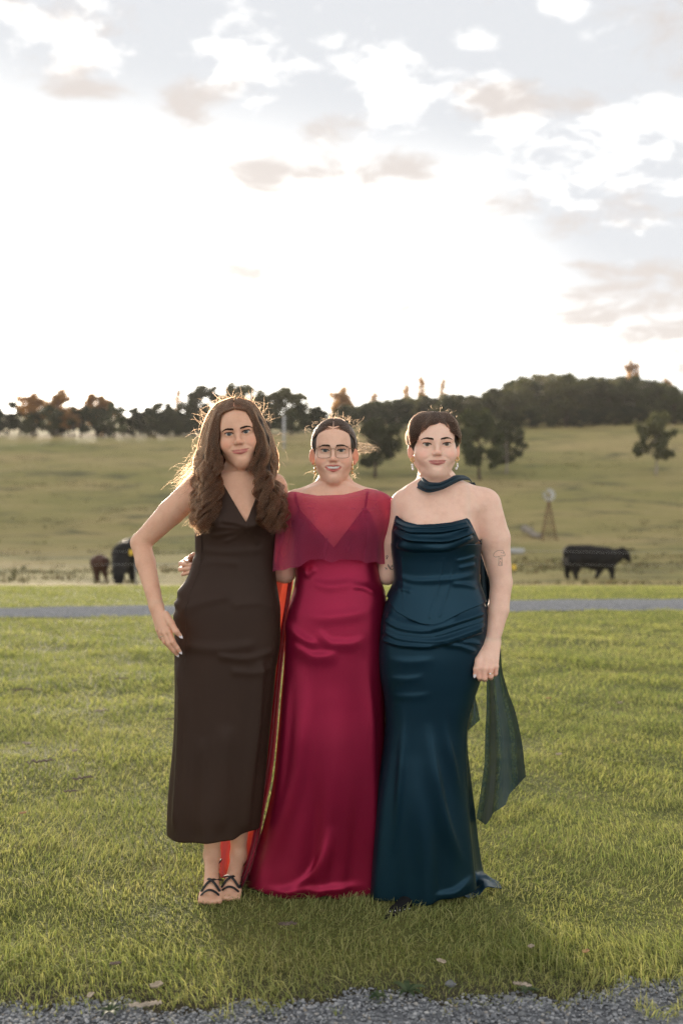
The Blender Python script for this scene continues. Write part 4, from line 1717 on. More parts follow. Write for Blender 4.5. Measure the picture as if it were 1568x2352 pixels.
def ray_hit(prims, uv, y0=3.15, y1=3.75, n=300):
    """points of a body seen at columns and rows uv of the picture (used to lay thin marks on the skin)"""
    uv = np.asarray(uv, float)
    ys = np.linspace(y0, y1, n)
    X = (uv[:, 0:1] - 784) / F * ys
    Z = CAM_H - (uv[:, 1:2] - 1176) / F * ys
    P = np.stack([X, np.broadcast_to(ys, X.shape), Z], -1)
    d = evaluate(prims, P.reshape(-1, 3)).reshape(len(uv), n)
    i = np.clip(np.argmax(d < 0, 1), 1, n - 1)
    k = np.arange(len(uv))
    t = d[k, i - 1] / np.maximum(d[k, i - 1] - d[k, i], 1e-9)
    return P[k, i - 1] * (1 - t[:, None]) + P[k, i] * t[:, None]


def tattoo(prims, lines, root, r=0.0008, name='tattoo'):
    mb = MB()
    for ln in lines:
        p = np.asarray(ln, float)
        if len(p) > 2:
            p = smooth_line(p, 4 * len(p))
        mb.tube(ray_hit(prims, p), r, 4, False)
    return mb.build(name, INK, root)


def slerp_path(a, b, n):
    a, b = np.asarray(a, float), np.asarray(b, float)
    a, b = a / np.linalg.norm(a), b / np.linalg.norm(b)
    w = math.acos(max(-1, min(1, float(a @ b))))
    t = np.linspace(0, 1, n)[:, None]
    return (np.sin((1 - t) * w) * a + np.sin(t * w) * b) / max(math.sin(w), 1e-6)


def earring(H, root, side, kind, out=0.074):
    mb = MB()
    ns = np.random.default_rng(5 + side)
    c = H.w((side * out, -0.014, -0.050))
    if kind == 'drops':
        for k, (dz, rr) in enumerate(((0, 0.0040), (-0.013, 0.0042), (-0.027, 0.0045))):
            th = np.linspace(0, np.pi, 9)
            mb.lathe(np.stack([rr * np.sin(th), rr * 1.15 * np.cos(th)], -1), c + np.array([0, 0, dz]), 12)
        mb.tube([c + np.array([0, 0, 0.006]), c + np.array([0, 0, -0.03])], 0.0007, 5)
        return mb.build('earring', GOLD, root)
    a = np.linspace(0, 2 * np.pi, 14)
    mb.tube(c + 0.0065 * np.stack([np.cos(a), 0.3 * np.sin(a), np.sin(a)], -1), 0.0024, 7, False)
    mb.tube([c + np.array([0, -0.001, -0.006]), c + np.array([0, -0.001, -0.020])], 0.0008, 5)
    e = mb.build('earring', GOLD, root)
    mb = MB()
    for k in range(3):
        th = np.linspace(0, np.pi, 7)
        mb.lathe(np.stack([(0.0032 + 0.0006 * k) * np.sin(th), 0.0045 * np.cos(th)], -1), c + np.array([ns.normal(0, 0.001), -0.002, -0.018 - 0.0075 * k]), 8)
    mb.build('crystal', PEARL, e)
    return e


BROW_SHAPE = [(0.0110, 0.0122, 0.0026), (0.021, 0.0142, 0.0030), (0.033, 0.0160, 0.0025), (0.043, 0.0142, 0.0015), (0.050, 0.0102, 0.0007)]

# ---------------------------------------------------------------- the woman at left: long wavy hair, dark brown halter gown
BROWN = cloth_mat('brown_crepe', (0.033, 0.0165, 0.0108), 0.58, 0.08, 0.22, 1500.0, 0.1, bumps=0.12)
HAIR_BROWN = hair_mat('hair_brown', (0.060, 0.026, 0.012), 0.30)
HAIR_BASE = simple_mat('hair_underlayer', (0.022, 0.012, 0.008), 0.6, 0.2, 0.35, 120.0)


def ellipsoid_cap_point(H, d, rx, ry, rz, c):
    """point of an ellipsoid round the head in direction d (head frame)"""
    d = np.asarray(d, float)
    k = 1 / np.sqrt(((d / np.array([rx, ry, rz])) ** 2).sum(-1, keepdims=True))
    return H.w(np.asarray(c) + d * k)


def lock(guide, n, spread, r, pts=26, wave=(0.0, 0.08, 0.0), frizz=0.0012, cut=0.12):
    """n strands round a guide line (world points); spread is the lock's radius along its length (root, middle, tip)"""
    g = np.stack([smooth_resample(guide[:, c], pts) for c in range(3)], -1)
    t = np.linspace(0, 1, pts)
    sp = np.interp(t, [0, 0.5, 1], spread)
    out = []
    L = np.concatenate([[0], np.cumsum(np.linalg.norm(np.diff(g, axis=0), axis=1))])
    a, wl, ph = wave
    env = smooth01((t - 0.28) / 0.35)
    gx = g + np.stack([a * np.sin(L / wl * 6.28 + ph), a * 0.8 * np.cos(L / wl * 6.28 + ph), 0 * t], -1) * env[:, None]
    for i in range(n):
        d = r.normal(size=3)
        d *= (r.random() ** 0.5) / np.linalg.norm(d)
        dp = r.normal(0, 0.35)
        wob = np.stack([np.sin(t * r.uniform(4, 9) + r.random() * 6.28), np.cos(t * r.uniform(4, 9) + r.random() * 6.28), np.sin(t * r.uniform(3, 7) + 1)], -1) * frizz * r.random()
        w2 = np.stack([a * 0.35 * np.sin(L / wl * 6.28 + ph + dp), 0 * t, 0 * t], -1) * env[:, None]
        p = gx + d * sp[:, None] + wob * env[:, None] + w2
        k = 1 - cut * r.random()
        m = max(4, int(pts * k))
        out.append(p[:m])
    return out


def build_left():
    Yc = 3.5
    base = px(545, 2045, Yc)
    base[2] = 0
    root = empty('person', base, 'woman with long wavy brown hair in a dark brown halter gown, hand on hip', 'person')
    H = Head((543, 991), 3.415, 1.03, 0.98, tilt=-8.5, yaw=2, pitch=3, smile=0.9, ex=0.0290, lip=1.05, cheek=1.0, jaw=0.92, mouth=1.18)
    rows = [(1085, 505, 588, .045, .060), (1105, 470, 622, .060, .075), (1130, 452, 640, .080, .088), (1160, 446, 642, .095, .095), (1195, 448, 640, .105, .092), (1228, 450, 632, .100, .088), (1274, 450, 629, .092, .086),
            (1318, 434, 631, .095, .095), (1371, 408, 638, .108, .118), (1404, 403, 642, .112, .125), (1462, 403, 642, .112, .125), (1540, 404, 632, .112, .112),
            (1600, 404, 626, .112, .108), (1700, 401, 616, .115, .110), (1790, 394, 606, .120, .115), (1880, 390, 593, .125, .120), (1940, 391, 584, .127, .122)]
    dress = Profile(rows, Yc)
    body = Profile([q for q in rows if q[0] <= 1540] + [(1600, 425, 605, .08, .08)], Yc, 0.008)
    zb = px(0, 1195, Yc)[2]
    for p in (dress, body):
        p.bump(-0.52, zb, 0.42, (0.055, 0.045), 0.030)
        p.bump(0.52, zb, 0.42, (0.055, 0.045), 0.030)
    P = list(H.W) + [body.prim(0.03)]
    P.append(rcone(H.w((0, 0.026, -0.06)), px(547, 1105, 3.53), 0.050, 0.052, 0.025))
    # trapezius, collar bones
    SL, SR = px(450, 1124, 3.52), px(628, 1120, 3.52)
    nb = px(546, 1088, 3.535)
    for S in (SL, SR):
        P.append(rcone(nb, S + np.array([0, 0.01, 0.012]), 0.035, 0.032, 0.03))
        mid = px(547, 1125, 3.455)
        P.append(rcone(mid + (S - mid) * 0.14, mid + (S - mid) * 0.8 + np.array([0, -0.02, 0.012]), 0.009, 0.009, 0.016))
    # right arm (left in the picture), hand on the hip
    E, W = px(323, 1247, 3.55), px(359, 1392, 3.44)
    P += chain([SL, SL * 0.55 + E * 0.45 + np.array([0, 0, 0.004]), E], [0.050, 0.046, 0.0350], [0.03, 0.008])
    fm = E * 0.68 + W * 0.32
    P += chain([E, fm, W], [0.0350, 0.0345, 0.0245], [0.010, 0.008])
    # left arm goes behind the woman beside her
    E2, W2 = px(672, 1290, 3.66), px(800, 1300, 3.70)
    P += chain([SR, SR * 0.5 + E2 * 0.5, E2], [0.046, 0.042, 0.035], 0.03)
    P += chain([E2, W2], [0.035, 0.024], 0.02)
    kn2 = [px(835, 1292 + i * 11, 3.70) for i in range(4)]
    P += hand(W2, kn2, [[k + np.array([.035, 0, 0]), k + np.array([.06, -.01, 0])] for k in kn2], [W2, px(815, 1285, 3.69), px(840, 1278, 3.68)], rk=0.009)
    # hand on hip
    kn = [px(389, 1452, 3.372), px(379, 1454, 3.378), px(370, 1452, 3.392), px(363, 1446, 3.412)]
    fing = [[px(397, 1474, 3.362), px(407, 1489, 3.366), px(413, 1497, 3.372)],
            [px(388, 1478, 3.368), px(400, 1494, 3.374), px(406, 1503, 3.382)],
            [px(379, 1474, 3.386), px(392, 1488, 3.398), px(400, 1498, 3.412)],
            [px(370, 1464, 3.412), px(381, 1477, 3.428), px(388, 1485, 3.442)]]
    thumb = [px(380, 1412, 3.405), px(393, 1432, 3.372), px(404, 1450, 3.350), px(413.5, 1460, 3.356)]
    P += hand(W, kn, fing, thumb, rw=(0.030, 0.0165), rt=(0.0115, 0.0095, 0.0072))
    # legs and feet in heeled sandals
    for (ax, fx, ty, yo) in ((487, 484, 2052, 0.0), (548, 529, 2046, 0.03)):
        hip = px(ax * 0.6 + 515 * 0.4, 1560, 3.52)
        knee = px(ax, 1760, 3.49 + yo)
        ank = px(ax, 1962, 3.53 + yo)
        calf = knee * 0.62 + ank * 0.38 + np.array([0, 0.02, 0])
        P += chain([hip, knee, calf, ank], [0.062, 0.043, 0.046, 0.026], 0.03)
        ball = px(fx, 2040, 3.405 + yo)
        ball[2] = 0.028
        heel = ank + np.array([0, 0.025, -0.055])
        P.append(rcone(ank, heel, 0.024, 0.022, 0.02))
        P.append(rcone(ank + np.array([0, -0.012, -0.008]), ball + np.array([0, 0.015, 0.008]), 0.025, 0.024, 0.02))
        P.append(rcone(heel, ball, 0.020, 0.022, 0.02))
        sgn = -1 if ax < 510 else 1
        for i in range(5):
            b0 = ball + np.array([(i - 2) * 0.0155 - 0.002 * sgn, 0.0, -0.004])
            ln = (0.034, 0.040, 0.042, 0.040, 0.036)[i]
            P.append(rcone(b0, b0 + np.array([(i - 2) * 0.001, -ln, -0.013]), 0.0115, 0.0088, 0.006))
    o = H.o
    zs = o[2] - 0.16
    base_col = np.array([0.70, 0.42, 0.295])

    def tint(V):
        return H.tint(V, base_col, (0.47, 0.155, 0.135))
    hx = px(380, 1450, 3.39)
    build_body(P, [((o[0] - .115, o[1] - .18, px(0, 1218, 3.5)[2]), (o[0] + .115, o[1] + .12, o[2] + .13), 0.0022),
                   ((hx[0] - .072, 3.31, hx[2] - .10), (hx[0] + .072, 3.475, hx[2] + .10), 0.0022)],
               ((-0.86, 3.30, -0.005), (0.18, 3.78, 1.52), 0.0050), root, tint)
    face_parts(H, root, (0.075, 0.088, 0.085), BROW_SHAPE)
    for f, i in ((fing[0], 0), (fing[1], 1)):
        d = np.array(f[-1]) - np.array(f[-2])
        nail(f[-1] + d * 0.3 + np.array([0.001, -0.0072, 0.002]), d, (0.3, -1, 0.2), NAIL_PALE, root, 0.015, 0.0046)
    d = thumb[-1] - thumb[-2]
    nail(thumb[-1] + d * 0.25 + np.array([0.0, -0.0076, 0.002]), d, (0.2, -1, 0.4), NAIL_PALE, root, 0.017, 0.0055)
    mb = MB()
    a = np.linspace(0, 2 * np.pi, 16)
    rc = (np.array(kn[2]) * 0.55 + np.array(fing[2][0]) * 0.45)
    dr = np.array(fing[2][0]) - np.array(kn[2])
    dr /= np.linalg.norm(dr)
    u = np.cross(dr, [0, 1, 0]); u /= np.linalg.norm(u)
    v = np.cross(dr, u)
    mb.tube(rc + 0.0107 * (np.cos(a)[:, None] * u + np.sin(a)[:, None] * v), 0.0009, 6, False)
    mb.build('ring', STEEL, root)

    # ---- gown
    z_of = lambda y: CAM_H - (y - 1176) * Yc / F
    tx = np.array([440, 448, 462, 482, 492, 500, 506, 530, 565, 585, 594, 600, 606, 615, 630, 640, 652], float)
    ty = np.array([1205, 1198, 1165, 1105, 1094, 1090, 1100, 1142, 1201, 1150, 1118, 1096, 1092, 1095, 1130, 1180, 1205], float)

    top = edge_top(dress, tx, ty, 1206, 1088, 1215, 0.003)

    def hem(th):
        return z_of(1937) + 0.040 + 0.006 * np.sin(th * 2 + 0.5) + 0.018 * smooth01((np.sin(th) - 0.55) / 0.3) + 0.02 * (np.cos(th) < 0) + 0.016 * (1 - np.cos(th)) / 2
    kx, ky = 566, 1211
    folds = [
        ([(kx, ky), (540, 1201), (505, 1196)], 5, 5, 0.0065, 0.25), ([(kx, ky + 2), (535, 1213), (490, 1212)], 4, 4, 0.006, 0.25),
        ([(kx, ky + 5), (530, 1224), (480, 1232)], 5, 5, 0.006, 0.25), ([(kx, ky + 8), (540, 1234), (510, 1248)], 4, 4, 0.004, 0.25),
        ([(kx, ky), (590, 1203), (622, 1196)], 5, 5, 0.0065, 0.25), ([(kx, ky + 2), (595, 1210), (632, 1212)], 4, 4, 0.006, 0.25),
        ([(kx, ky + 5), (590, 1222), (620, 1234)], 5, 5, 0.006, 0.25), ([(kx, ky + 8), (580, 1232), (597, 1252)], 4, 4, 0.005, 0.25),
        ([(560, 1200), (566, 1211), (572, 1222)], 7, 7, 0.010, 0.2),
        ([(405, 1410), (450, 1388), (540, 1365)], 9, 12, 0.005), ([(640, 1400), (590, 1385), (520, 1390)], 9, 12, 0.004),
        ([(410, 1480), (500, 1490), (600, 1478)], 10, 14, 0.006), ([(490, 1505), (560, 1512), (640, 1490)], 6, 10, 0.007), ([(520, 1540), (580, 1545), (635, 1528)], 6, 10, 0.005),
        ([(440, 1300), (500, 1290), (560, 1296)], 8, 9, 0.003), ([(450, 1260), (520, 1268), (620, 1262)], 8, 9, 0.003),
        ([(408, 1510), (416, 1600), (412, 1740), (402, 1920)], 6, 7, 0.010, 0.12), ([(425, 1540), (432, 1700), (428, 1920)], 9, 12, 0.005, 0.2),
        ([(600, 1500), (592, 1640), (575, 1800), (565, 1930)], 9, 14, 0.012, 0.1), ([(520, 1650), (515, 1800), (505, 1930)], 16, 22, 0.008, 0.2),
        ([(470, 1680), (462, 1800), (455, 1930)], 14, 18, 0.006, 0.2),
    ]

    def hemwave(T, Z, UV):
        low = smooth01((z_of(1650) - Z) / 0.4)
        side = np.exp(-((np.abs(T) - 1.57) / 0.35) ** 2) * (T < 0)
        ripple = 0.004 * side * np.sin(Z * 95 + 2 * np.sin(Z * 31)) * smooth01((Z - z_of(1480)) / 0.1) * smooth01((z_of(1250) - Z) / 0.05)
        return low * (0.006 * np.sin(T * 5 + 1) + 0.004 * np.sin(T * 9 + 2)) + ripple
    dr_ob = loft('dress', dress, top, hem, BROWN, root, 0.003, 230, 200, folds, fn=hemwave)
    # knot at the bust
    # ---- sandals
    for (ax, fx, yo) in ((487, 484, 0.0), (548, 529, 0.03)):
        ball = px(fx, 2040, 3.405 + yo); ball[2] = 0.028
        ank = px(ax, 1962, 3.53 + yo)
        heel = ank + np.array([0, 0.025, -0.055])
        sh = empty('sandal', np.array([ball[0], ball[1], 0.0]) - parent_world(root))
        sh.parent = root
        mb = MB()
        n = 14
        tl = np.linspace(0, 1, n)
        cl = np.stack([np.interp(tl, [0, 0.55, 1], [heel[0], ball[0], ball[0]]), np.interp(tl, [0, 0.62, 1], [heel[1] + 0.02, ball[1], ball[1] - 0.058]),
                       np.interp(tl, [0, 0.2, 0.62, 1], [heel[2] - 0.020, heel[2] - 0.030, 0.005, 0.004])], -1)
        wd = np.interp(tl, [0, 0.1, 0.35, 0.7, 0.93, 1], [0.014, 0.024, 0.024, 0.041, 0.034, 0.012])
        V = []
        for i in range(n):
            for sx, sz in ((-1, 0), (1, 0), (1, -0.006), (-1, -0.006)):
                V.append(cl[i] + np.array([sx * wd[i], 0, sz]))
        idx = np.arange(n * 4).reshape(n, 4)
        mb.add(V, np.concatenate([np.stack([idx[:-1, j], idx[1:, j], idx[1:, (j + 1) % 4], idx[:-1, (j + 1) % 4]], -1) for j in range(4)]))
        mb.build('sole', LEATHER, sh)
        mb = MB()
        hb = np.array([heel[0], heel[1] + 0.012, heel[2] - 0.022])
        mb.tube([hb, np.array([hb[0], hb[1] - 0.004, 0.0])], [0.012, 0.0055], 10)
        mb.build('heel', LEATHER, sh)

        def strap(a, b, lift):
            t = np.linspace(0, 1, 17)
            a, b = np.asarray(a), np.asarray(b)
            p = a * (1 - t)[:, None] + b * t[:, None] + np.sin(t * np.pi)[:, None] * np.asarray(lift)
            # flat ribbon of leather
            d = b - a
            d = d / np.linalg.norm(d)
            up = np.cross(d, np.asarray(lift) / np.linalg.norm(lift))
            mb = MB()
            V = np.stack([p - up * 0.0038, p + up * 0.0038], 1).reshape(-1, 3)
            idx = np.arange(34).reshape(17, 2)
            mb.add(V, np.stack([idx[:-1, 0], idx[1:, 0], idx[1:, 1], idx[:-1, 1]], -1))
            so = mb.build('strap', LEATHER, sh)
            sm_ = so.modifiers.new('thick', 'SOLIDIFY')
            sm_.thickness = 0.003
            sm_.offset = 0
        b = ball
        w = 0.043
        strap(b + np.array([-w, -0.012, -0.018]), b + np.array([w, -0.012, -0.018]), (0, -0.020, 0.038))
        strap(b + np.array([-w, 0.0, -0.018]), b + np.array([w * 0.75, 0.060, 0.020]), (0.0, -0.030, 0.036))
        strap(b + np.array([w, 0.0, -0.018]), b + np.array([-w * 0.75, 0.060, 0.020]), (0.0, -0.032, 0.039))
        strap(ank + np.array([-0.030, 0.030, -0.030]), ank + np.array([0.030, 0.030, -0.030]), (0, -0.062, -0.012))
    # small hoop in the ear
    for s in (-1, 1):
        mb = MB()
        a = np.linspace(0, 2 * np.pi, 20)
        c = H.w((s * 0.074, -0.006, -0.046))
        mb.tube(c + 0.008 * np.stack([np.sin(a) * 0.5, np.cos(a) * 0.85, np.sin(a + 1.57)], -1), 0.0013, 6, False)
        mb.build('earring', GOLD, root)

    # ---- hair
    r = np.random.default_rng(101)
    cap = [ell((0, 0.018, 0.030), (0.0775, 0.0955, 0.0835), 0.01), ell((0, 0.050, -0.03), (0.072, 0.060, 0.080), 0.008)]
    capW = xform(cap, H.R, H.o, H.s)
    facecut = xform([ell((0, -0.085, -0.035), (0.062, 0.085, 0.094), 0.006, '-'), ell((0, -0.125, 0.02), (0.050, 0.07, 0.062), 0.006, '-'), ell((0, -0.03, 0.11), (0.0022, 0.075, 0.06), 0.002, '-')], H.R, H.o, H.s)
    inL = [(538, 938), (508, 951), (502, 983), (498, 1014), (504, 1040), (506, 1068), (500, 1100), (504, 1130), (497, 1165), (482, 1205), (468, 1236)]
    outL = [(534, 914), (500, 927), (474, 966), (460, 1010), (449, 1054), (440, 1090), (446, 1118), (446, 1145), (443, 1175), (446, 1205), (456, 1240)]
    inR = [(542, 938), (566, 943), (577, 970), (589, 1001), (588, 1032), (583, 1060), (588, 1090), (592, 1122), (598, 1162), (602, 1200), (606, 1236)]
    outR = [(546, 914), (580, 926), (606, 966), (625, 1010), (635, 1054), (632, 1092), (642, 1122), (650, 1150), (654, 1184), (653, 1212), (649, 1238)]
    # depth of the hair: wraps the head above, lies on the chest below
    yin = [3.418, 3.425, 3.432, 3.432, 3.430, 3.425, 3.405, 3.385, 3.365, 3.358, 3.362]
    ymid = [3.49, 3.455, 3.44, 3.435, 3.43, 3.415, 3.39, 3.365, 3.345, 3.342, 3.35]
    yout = [3.52, 3.53, 3.54, 3.545, 3.545, 3.53, 3.48, 3.43, 3.40, 3.385, 3.375]
    cur, prims = [], []
    for inn, outp, sg in ((inL, outL, -1), (inR, outR, 1)):
        inn, outp = np.array(inn, float), np.array(outp, float)
        for gi in range(58):
            s = gi / 57
            P2 = inn * (1 - s) + outp * s
            yy = np.where(s < 0.5, np.array(yin) * (1 - 2 * s) + np.array(ymid) * 2 * s, np.array(ymid) * (2 - 2 * s) + np.array(yout) * (2 * s - 1))
            P2 = P2 + r.normal(0, 1.2, P2.shape) * np.linspace(0.2, 1.5, 11)[:, None]
            P2[-1, 1] -= 26 * r.random() + (12 if s > 0.75 else 0)
            g = np.stack([px(P2[i, 0], P2[i, 1], yy[i]) for i in range(11)])
            cur += lock(g, 44, (0.004, 0.0085, 0.0070), r, 30, (0.0085 + 0.004 * r.random(), 0.088 + 0.012 * r.random(), s * 7.0 + sg + r.normal(0, 0.35)), 0.0035, 0.22)
            if gi % 7 == 3 and s < 0.6:
                g2 = g.copy()
                g2[:, 1] += 0.022
                m = 9
                prims += chain(g2[1:m + 1], list(np.interp(np.linspace(0, 1, m), [0, 0.4, 0.8, 1], [0.008, 0.012, 0.010, 0.004])), 0.012)
    # hair hanging behind the neck and shoulders
    for gi in range(16):
        s = gi / 15
        x0 = 478 + s * 130
        g = np.stack([px(535 + s * 14, 930, 3.58), px(x0, 980, 3.60), px(x0 - 3, 1040, 3.60), px(x0 - 6 + 8 * s, 1100, 3.60), px(x0 - 4 + 6 * s, 1150, 3.61), px(x0, 1200, 3.61)])
        cur += lock(g, 34, (0.006, 0.011, 0.008), r, 22, (0.008, 0.09, s * 6), 0.002)
        prims += chain(g[1:5], [0.020, 0.022, 0.020, 0.012], 0.02)
    # hair over the crown, from the parting to both sides
    for s in (-1, 1):
        for i in range(1500):
            a0 = math.radians(r.uniform(-63, 60))
            d0 = np.array([s * 0.020, math.sin(a0), math.cos(a0)])
            t0 = (a0 + 1.1) / 2.1
            d1 = np.array([s, -0.15 + 0.75 * t0 + r.normal(0, 0.06), -0.25 - 0.2 * r.random()])
            dirs = slerp_path(d0, d1, 18)
            lift = 0.002 + 0.004 * r.random()
            q = ellipsoid_cap_point(H, dirs, 0.0775 + lift, 0.0955 + lift, 0.0835 + lift, (0, 0.018, 0.030))
            cur.append(q)
    V, Q = skin_mesh(capW + facecut + prims, (o[0] - .22, 3.32, 1.26), (o[0] + .24, 3.66, o[2] + .16), 0.005)
    hb = mesh_obj('hair', V, Q, HAIR_BASE, root)
    # flyaways that catch the sun
    fly = []
    for i in range(330):
        side = -1 if r.random() < 0.55 else 1
        line = np.array(outL if side < 0 else outR, float)
        k = r.uniform(0, 8.5)
        i0 = int(k)
        p = line[i0] * (1 - (k - i0)) + line[i0 + 1] * (k - i0)
        Y0 = 3.5 + r.normal(0, 0.03)
        n = 12
        t = np.linspace(0, 1, n)
        ln = r.uniform(20, 60)
        ang = (np.pi if side < 0 else 0) + side * r.normal(0.5, 0.9)
        curl = r.normal(0, 2.6)
        a = ang + curl * t
        dx = np.cumsum(np.cos(a)) / n * ln
        dy = -np.cumsum(np.sin(a)) / n * ln + 18 * t**2 * (k > 3)
        fly.append(np.stack([px(p[0] - side * 10 + dx[j], p[1] + dy[j], Y0 + 0.03 * t[j]) for j in range(n)]))
    for i in range(50):   # wisps over the crown
        a0 = r.uniform(-0.9, 0.9)
        p = np.array([540 + 62 * a0, 915 + 22 * a0 * a0])
        t = np.linspace(0, 1, 9)
        ang = np.pi / 2 - a0 + r.normal(0, 0.7)
        a = ang + r.normal(0, 2.5) * t
        ln = r.uniform(8, 26)
        fly.append(np.stack([px(p[0] + np.cos(a[j]) * ln * t[j], p[1] + 6 - np.sin(a[j]) * ln * t[j], 3.52) for j in range(9)]))
    for i in range(60):   # tips blown over the shoulder
        p = np.array([446 + r.normal(0, 8), 1090 + r.normal(0, 14)])
        t = np.linspace(0, 1, 10)
        ln = r.uniform(15, 58)
        fly.append(np.stack([px(p[0] - ln * t[j], p[1] + ln * 0.42 * t[j] + 7 * np.sin(t[j] * 5 + i), 3.47) for j in range(10)]))
    strands('hair_strands', cur, HAIR_BROWN, hb, 0.00048)
    strands('flyaway_strands', fly, HAIR_BROWN, hb, 0.00016)
    print('left strands', len(cur))
    return root, H


t0_ = __import__('time').time()
person_left, HEAD_L = build_left()
print('left took', __import__('time').time() - t0_)

# ---------------------------------------------------------------- the woman in the middle: glasses, crimson satin gown and sheer cape
CRIMSON = cloth_mat('crimson_satin', (0.255, 0.0085, 0.042), 0.35, 0.0, 0.3, 1500.0, 0.08, metal=0.6, bumps=0.10)
CAPE = sheer_mat('crimson_chiffon', (0.46, 0.060, 0.15), 0.42, 0.35, (0.50, 0.05, 0.10), (0.92, 0.45, 0.52))
TRAIN_EDGE = sheer_mat('crimson_chiffon_doubled', (0.24, 0.011, 0.036), 0.95, 0.14, (0.28, 0.02, 0.03), (0.8, 0.2, 0.2))
TRAIN = sheer_mat('crimson_chiffon_train', (0.36, 0.018, 0.055), 0.82, 0.5, (0.46, 0.055, 0.03), (0.85, 0.25, 0.18))
HAIR_DARK = hair_mat('hair_dark', (0.040, 0.022, 0.014), 0.28)
HAIR_BASE_D = simple_mat('hair_dark_underlayer', (0.018, 0.011, 0.009), 0.5, 0.3, 0.35, 120.0)


def lens_outline(w, h, n=40):
    a = np.linspace(0, 2 * np.pi, n)
    e = 0.42
    return np.stack([w * np.sign(np.cos(a)) * np.abs(np.cos(a)) ** e, h * np.sign(np.sin(a)) * np.abs(np.sin(a)) ** e], -1)


